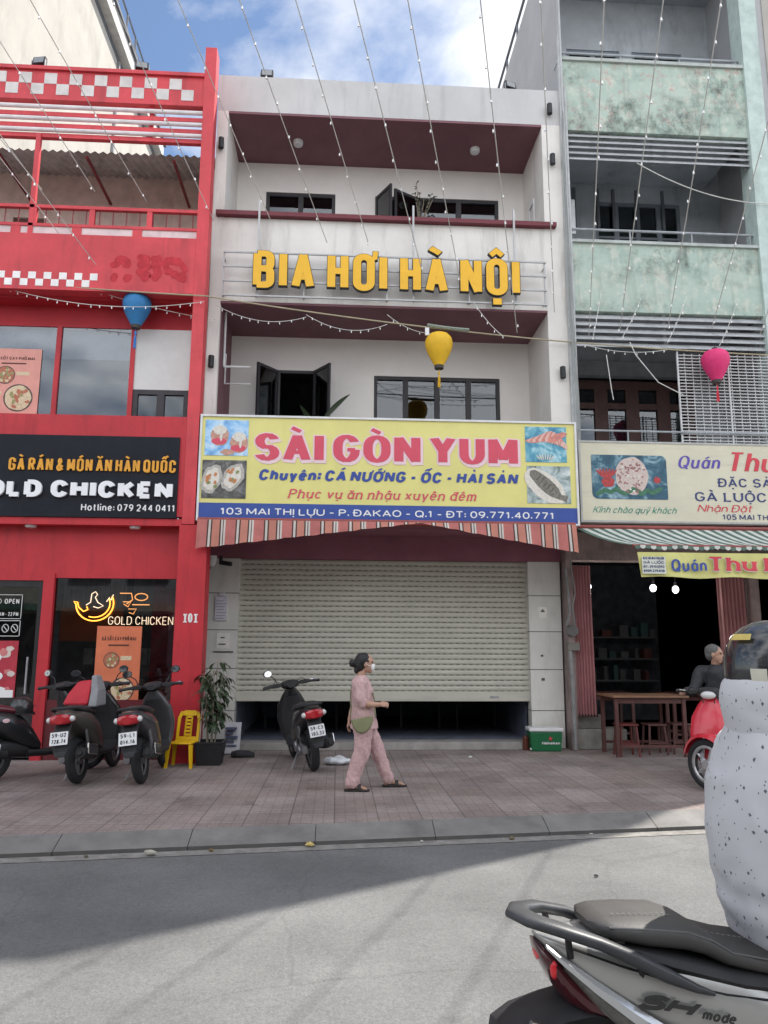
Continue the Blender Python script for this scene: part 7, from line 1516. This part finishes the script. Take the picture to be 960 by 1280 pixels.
mb.loftz([(.755, .52, 0, .19, .235), (.80, .50, 0, .20, .245), (.90, .468, 0, .195, .245), (1.02, .448, 0, .190, .25), (1.14, .446, 0, .184, .258), (1.24, .450, 0, .174, .262), (1.31, .458, 0, .160, .250), (1.36, .462, 0, .150, .20), (1.40, .464, 0, .143, .165), (1.435, .466, 0, .128, .135)], 26, 2.2)
for i in range(n0, len(mb.v)): p = mb.v[i]; mb.v[i] = at3(p.x, p.y, p.z)
for s_ in (-1, 1): mb.limb([(at3(.47, .18*s_, 1.31), .100), (at3(.54, .235*s_, 1.20), .092), (at3(.60, .272*s_, 1.10), .085), (at3(.72, .30*s_, 1.07), .068), (at3(.79, .312*s_, 1.06), .055)], 14)
NZo = Vector((3.3, 1.7, 9.1))
def jw(co, n):
    w = Vector((co.x*6, co.y*6, co.z*4))+NZo; d = NZ.noise(w*.7)*.009
    d += math.sin(co.z*34+co.x*26+co.y*8+NZ.noise(w*1.4)*4.5)*.0018
    q = Vector((co.x*5+co.z*6, co.y*6, co.z*3-co.x*7)); r1 = abs(NZ.noise(q+NZo*2)); r2 = abs(NZ.noise(q*1.9+NZo*3))
    g = max(0, NZ.noise(q*.5+NZo)); d -= .007*max(0, 1-r1*4)*g*2.2
    low = max(0, 1-abs(co.z-.90)/.16); u = (co.z-.80)*1.0-(co.x-.0)*.55   # cloth gathers in diagonal folds above the hem
    d += low*(.0045*math.sin(u*52+NZ.noise(w*.8)*4)-.003*abs(math.sin(u*31+2)))
    up = max(0, 1-abs(co.z-1.27)/.10); d += up*.002*math.sin((co.z+co.x*.8)*52+NZ.noise(w)*3)
    return co+n*d
remesh(mb, 'jacket', jm, P3, .009, 4, fn=jw)
mb = MB(); n0 = len(mb.v)   # soft hood worn up to the helmet
mb.loftz([(1.37, .465, 0, .130, .14), (1.40, .465, 0, .141, .155), (1.44, .464, 0, .149, .152), (1.475, .464, 0, .156, .150), (1.51, .468, 0, .162, .145), (1.545, .474, 0, .160, .142), (1.565, .478, 0, .145, .13)], 26, 2.2)
for i in range(n0, len(mb.v)): p = mb.v[i]; mb.v[i] = at3(p.x, p.y, p.z+(.05*(p.x-.45)/.2 if p.z < 1.38 else 0))
def hw_(co, n):
    w = Vector((co.x*9, co.y*9, co.z*9)); f = max(0, min(1, (1.54-co.z)/.06)); return co+n*(NZ.noise(w*.7)*.010+math.sin(co.z*40+co.x*46+NZ.noise(w)*4)*.0016)*f
remesh(mb, 'hood', jm, P3, .009, 4, fn=hw_)
mb = MB()
for s_ in (-1, 1): mb.limb([(at3(.47, .09*s_, .835), .085), (at3(.86, .17*s_, .76), .078), (at3(.80, .15*s_, .42), .06)], 12)
mb.ell(hip+V(0, 0, -.04), (.11, .14, .06)); remesh(mb, 'trousers', darkt, P3, .012, 4, fn=wrinkle(.009, 12))
for s_ in (-1, 1):
    mb = MB(); a = at3(.80, .15*s_, .375); mb.limb([(a-fd*.04+V(0, 0, -.05), .036), (a+fd*.08+V(0, 0, -.05), .042), (a+fd*.17+V(0, 0, -.058), .034)], 10); mb.build('shoe', sole_m, P3, smooth=True)
hm = helmet('helmet', 'glossy black helmet with stickers worn by the rider in the white jacket', hc3+V(.0, 0, .025), .142, M('glossy_black_helmet', (.020, .022, .026), .22, var=.08, coat=.8), BH)
def on_helm(mb, az, el, w, h, r=.1435, nn=3):
    """small curved patch on the shell at azimuth az (deg from heading) and elevation el"""
    rows = []
    for i in range(nn+1):
        row = []
        for j in range(nn+1):
            a = R(az+(j/nn-.5)*w); e = R(el+(i/nn-.5)*h); rr_ = r*(1.004+.02*0); row.append(V(rr_*1.08*math.cos(e)**.75*math.cos(a), rr_*math.cos(e)**.75*math.sin(a), r*math.sin(e)))
        rows.append(row)
    mb.rings(rows, closed=False)
mb = MB(); on_helm(mb, -139, -12, 18, 17, .1475); mb.build('white_sticker', M('ivory_sticker', (.62, .60, .50), .6), hm, world=False)
mb = MB(); on_helm(mb, -122, -14, 11, 9, .1475); mb.build('round_sticker', M('lime_sticker', (.38, .38, .10), .6), hm, world=False)
mb = MB(); on_helm(mb, -163, 36, 30, 9, .151, 6); mb.build('yellow_sticker', M('yellow_sticker', (.65, .50, .14), .5, var=.2), hm, world=False)
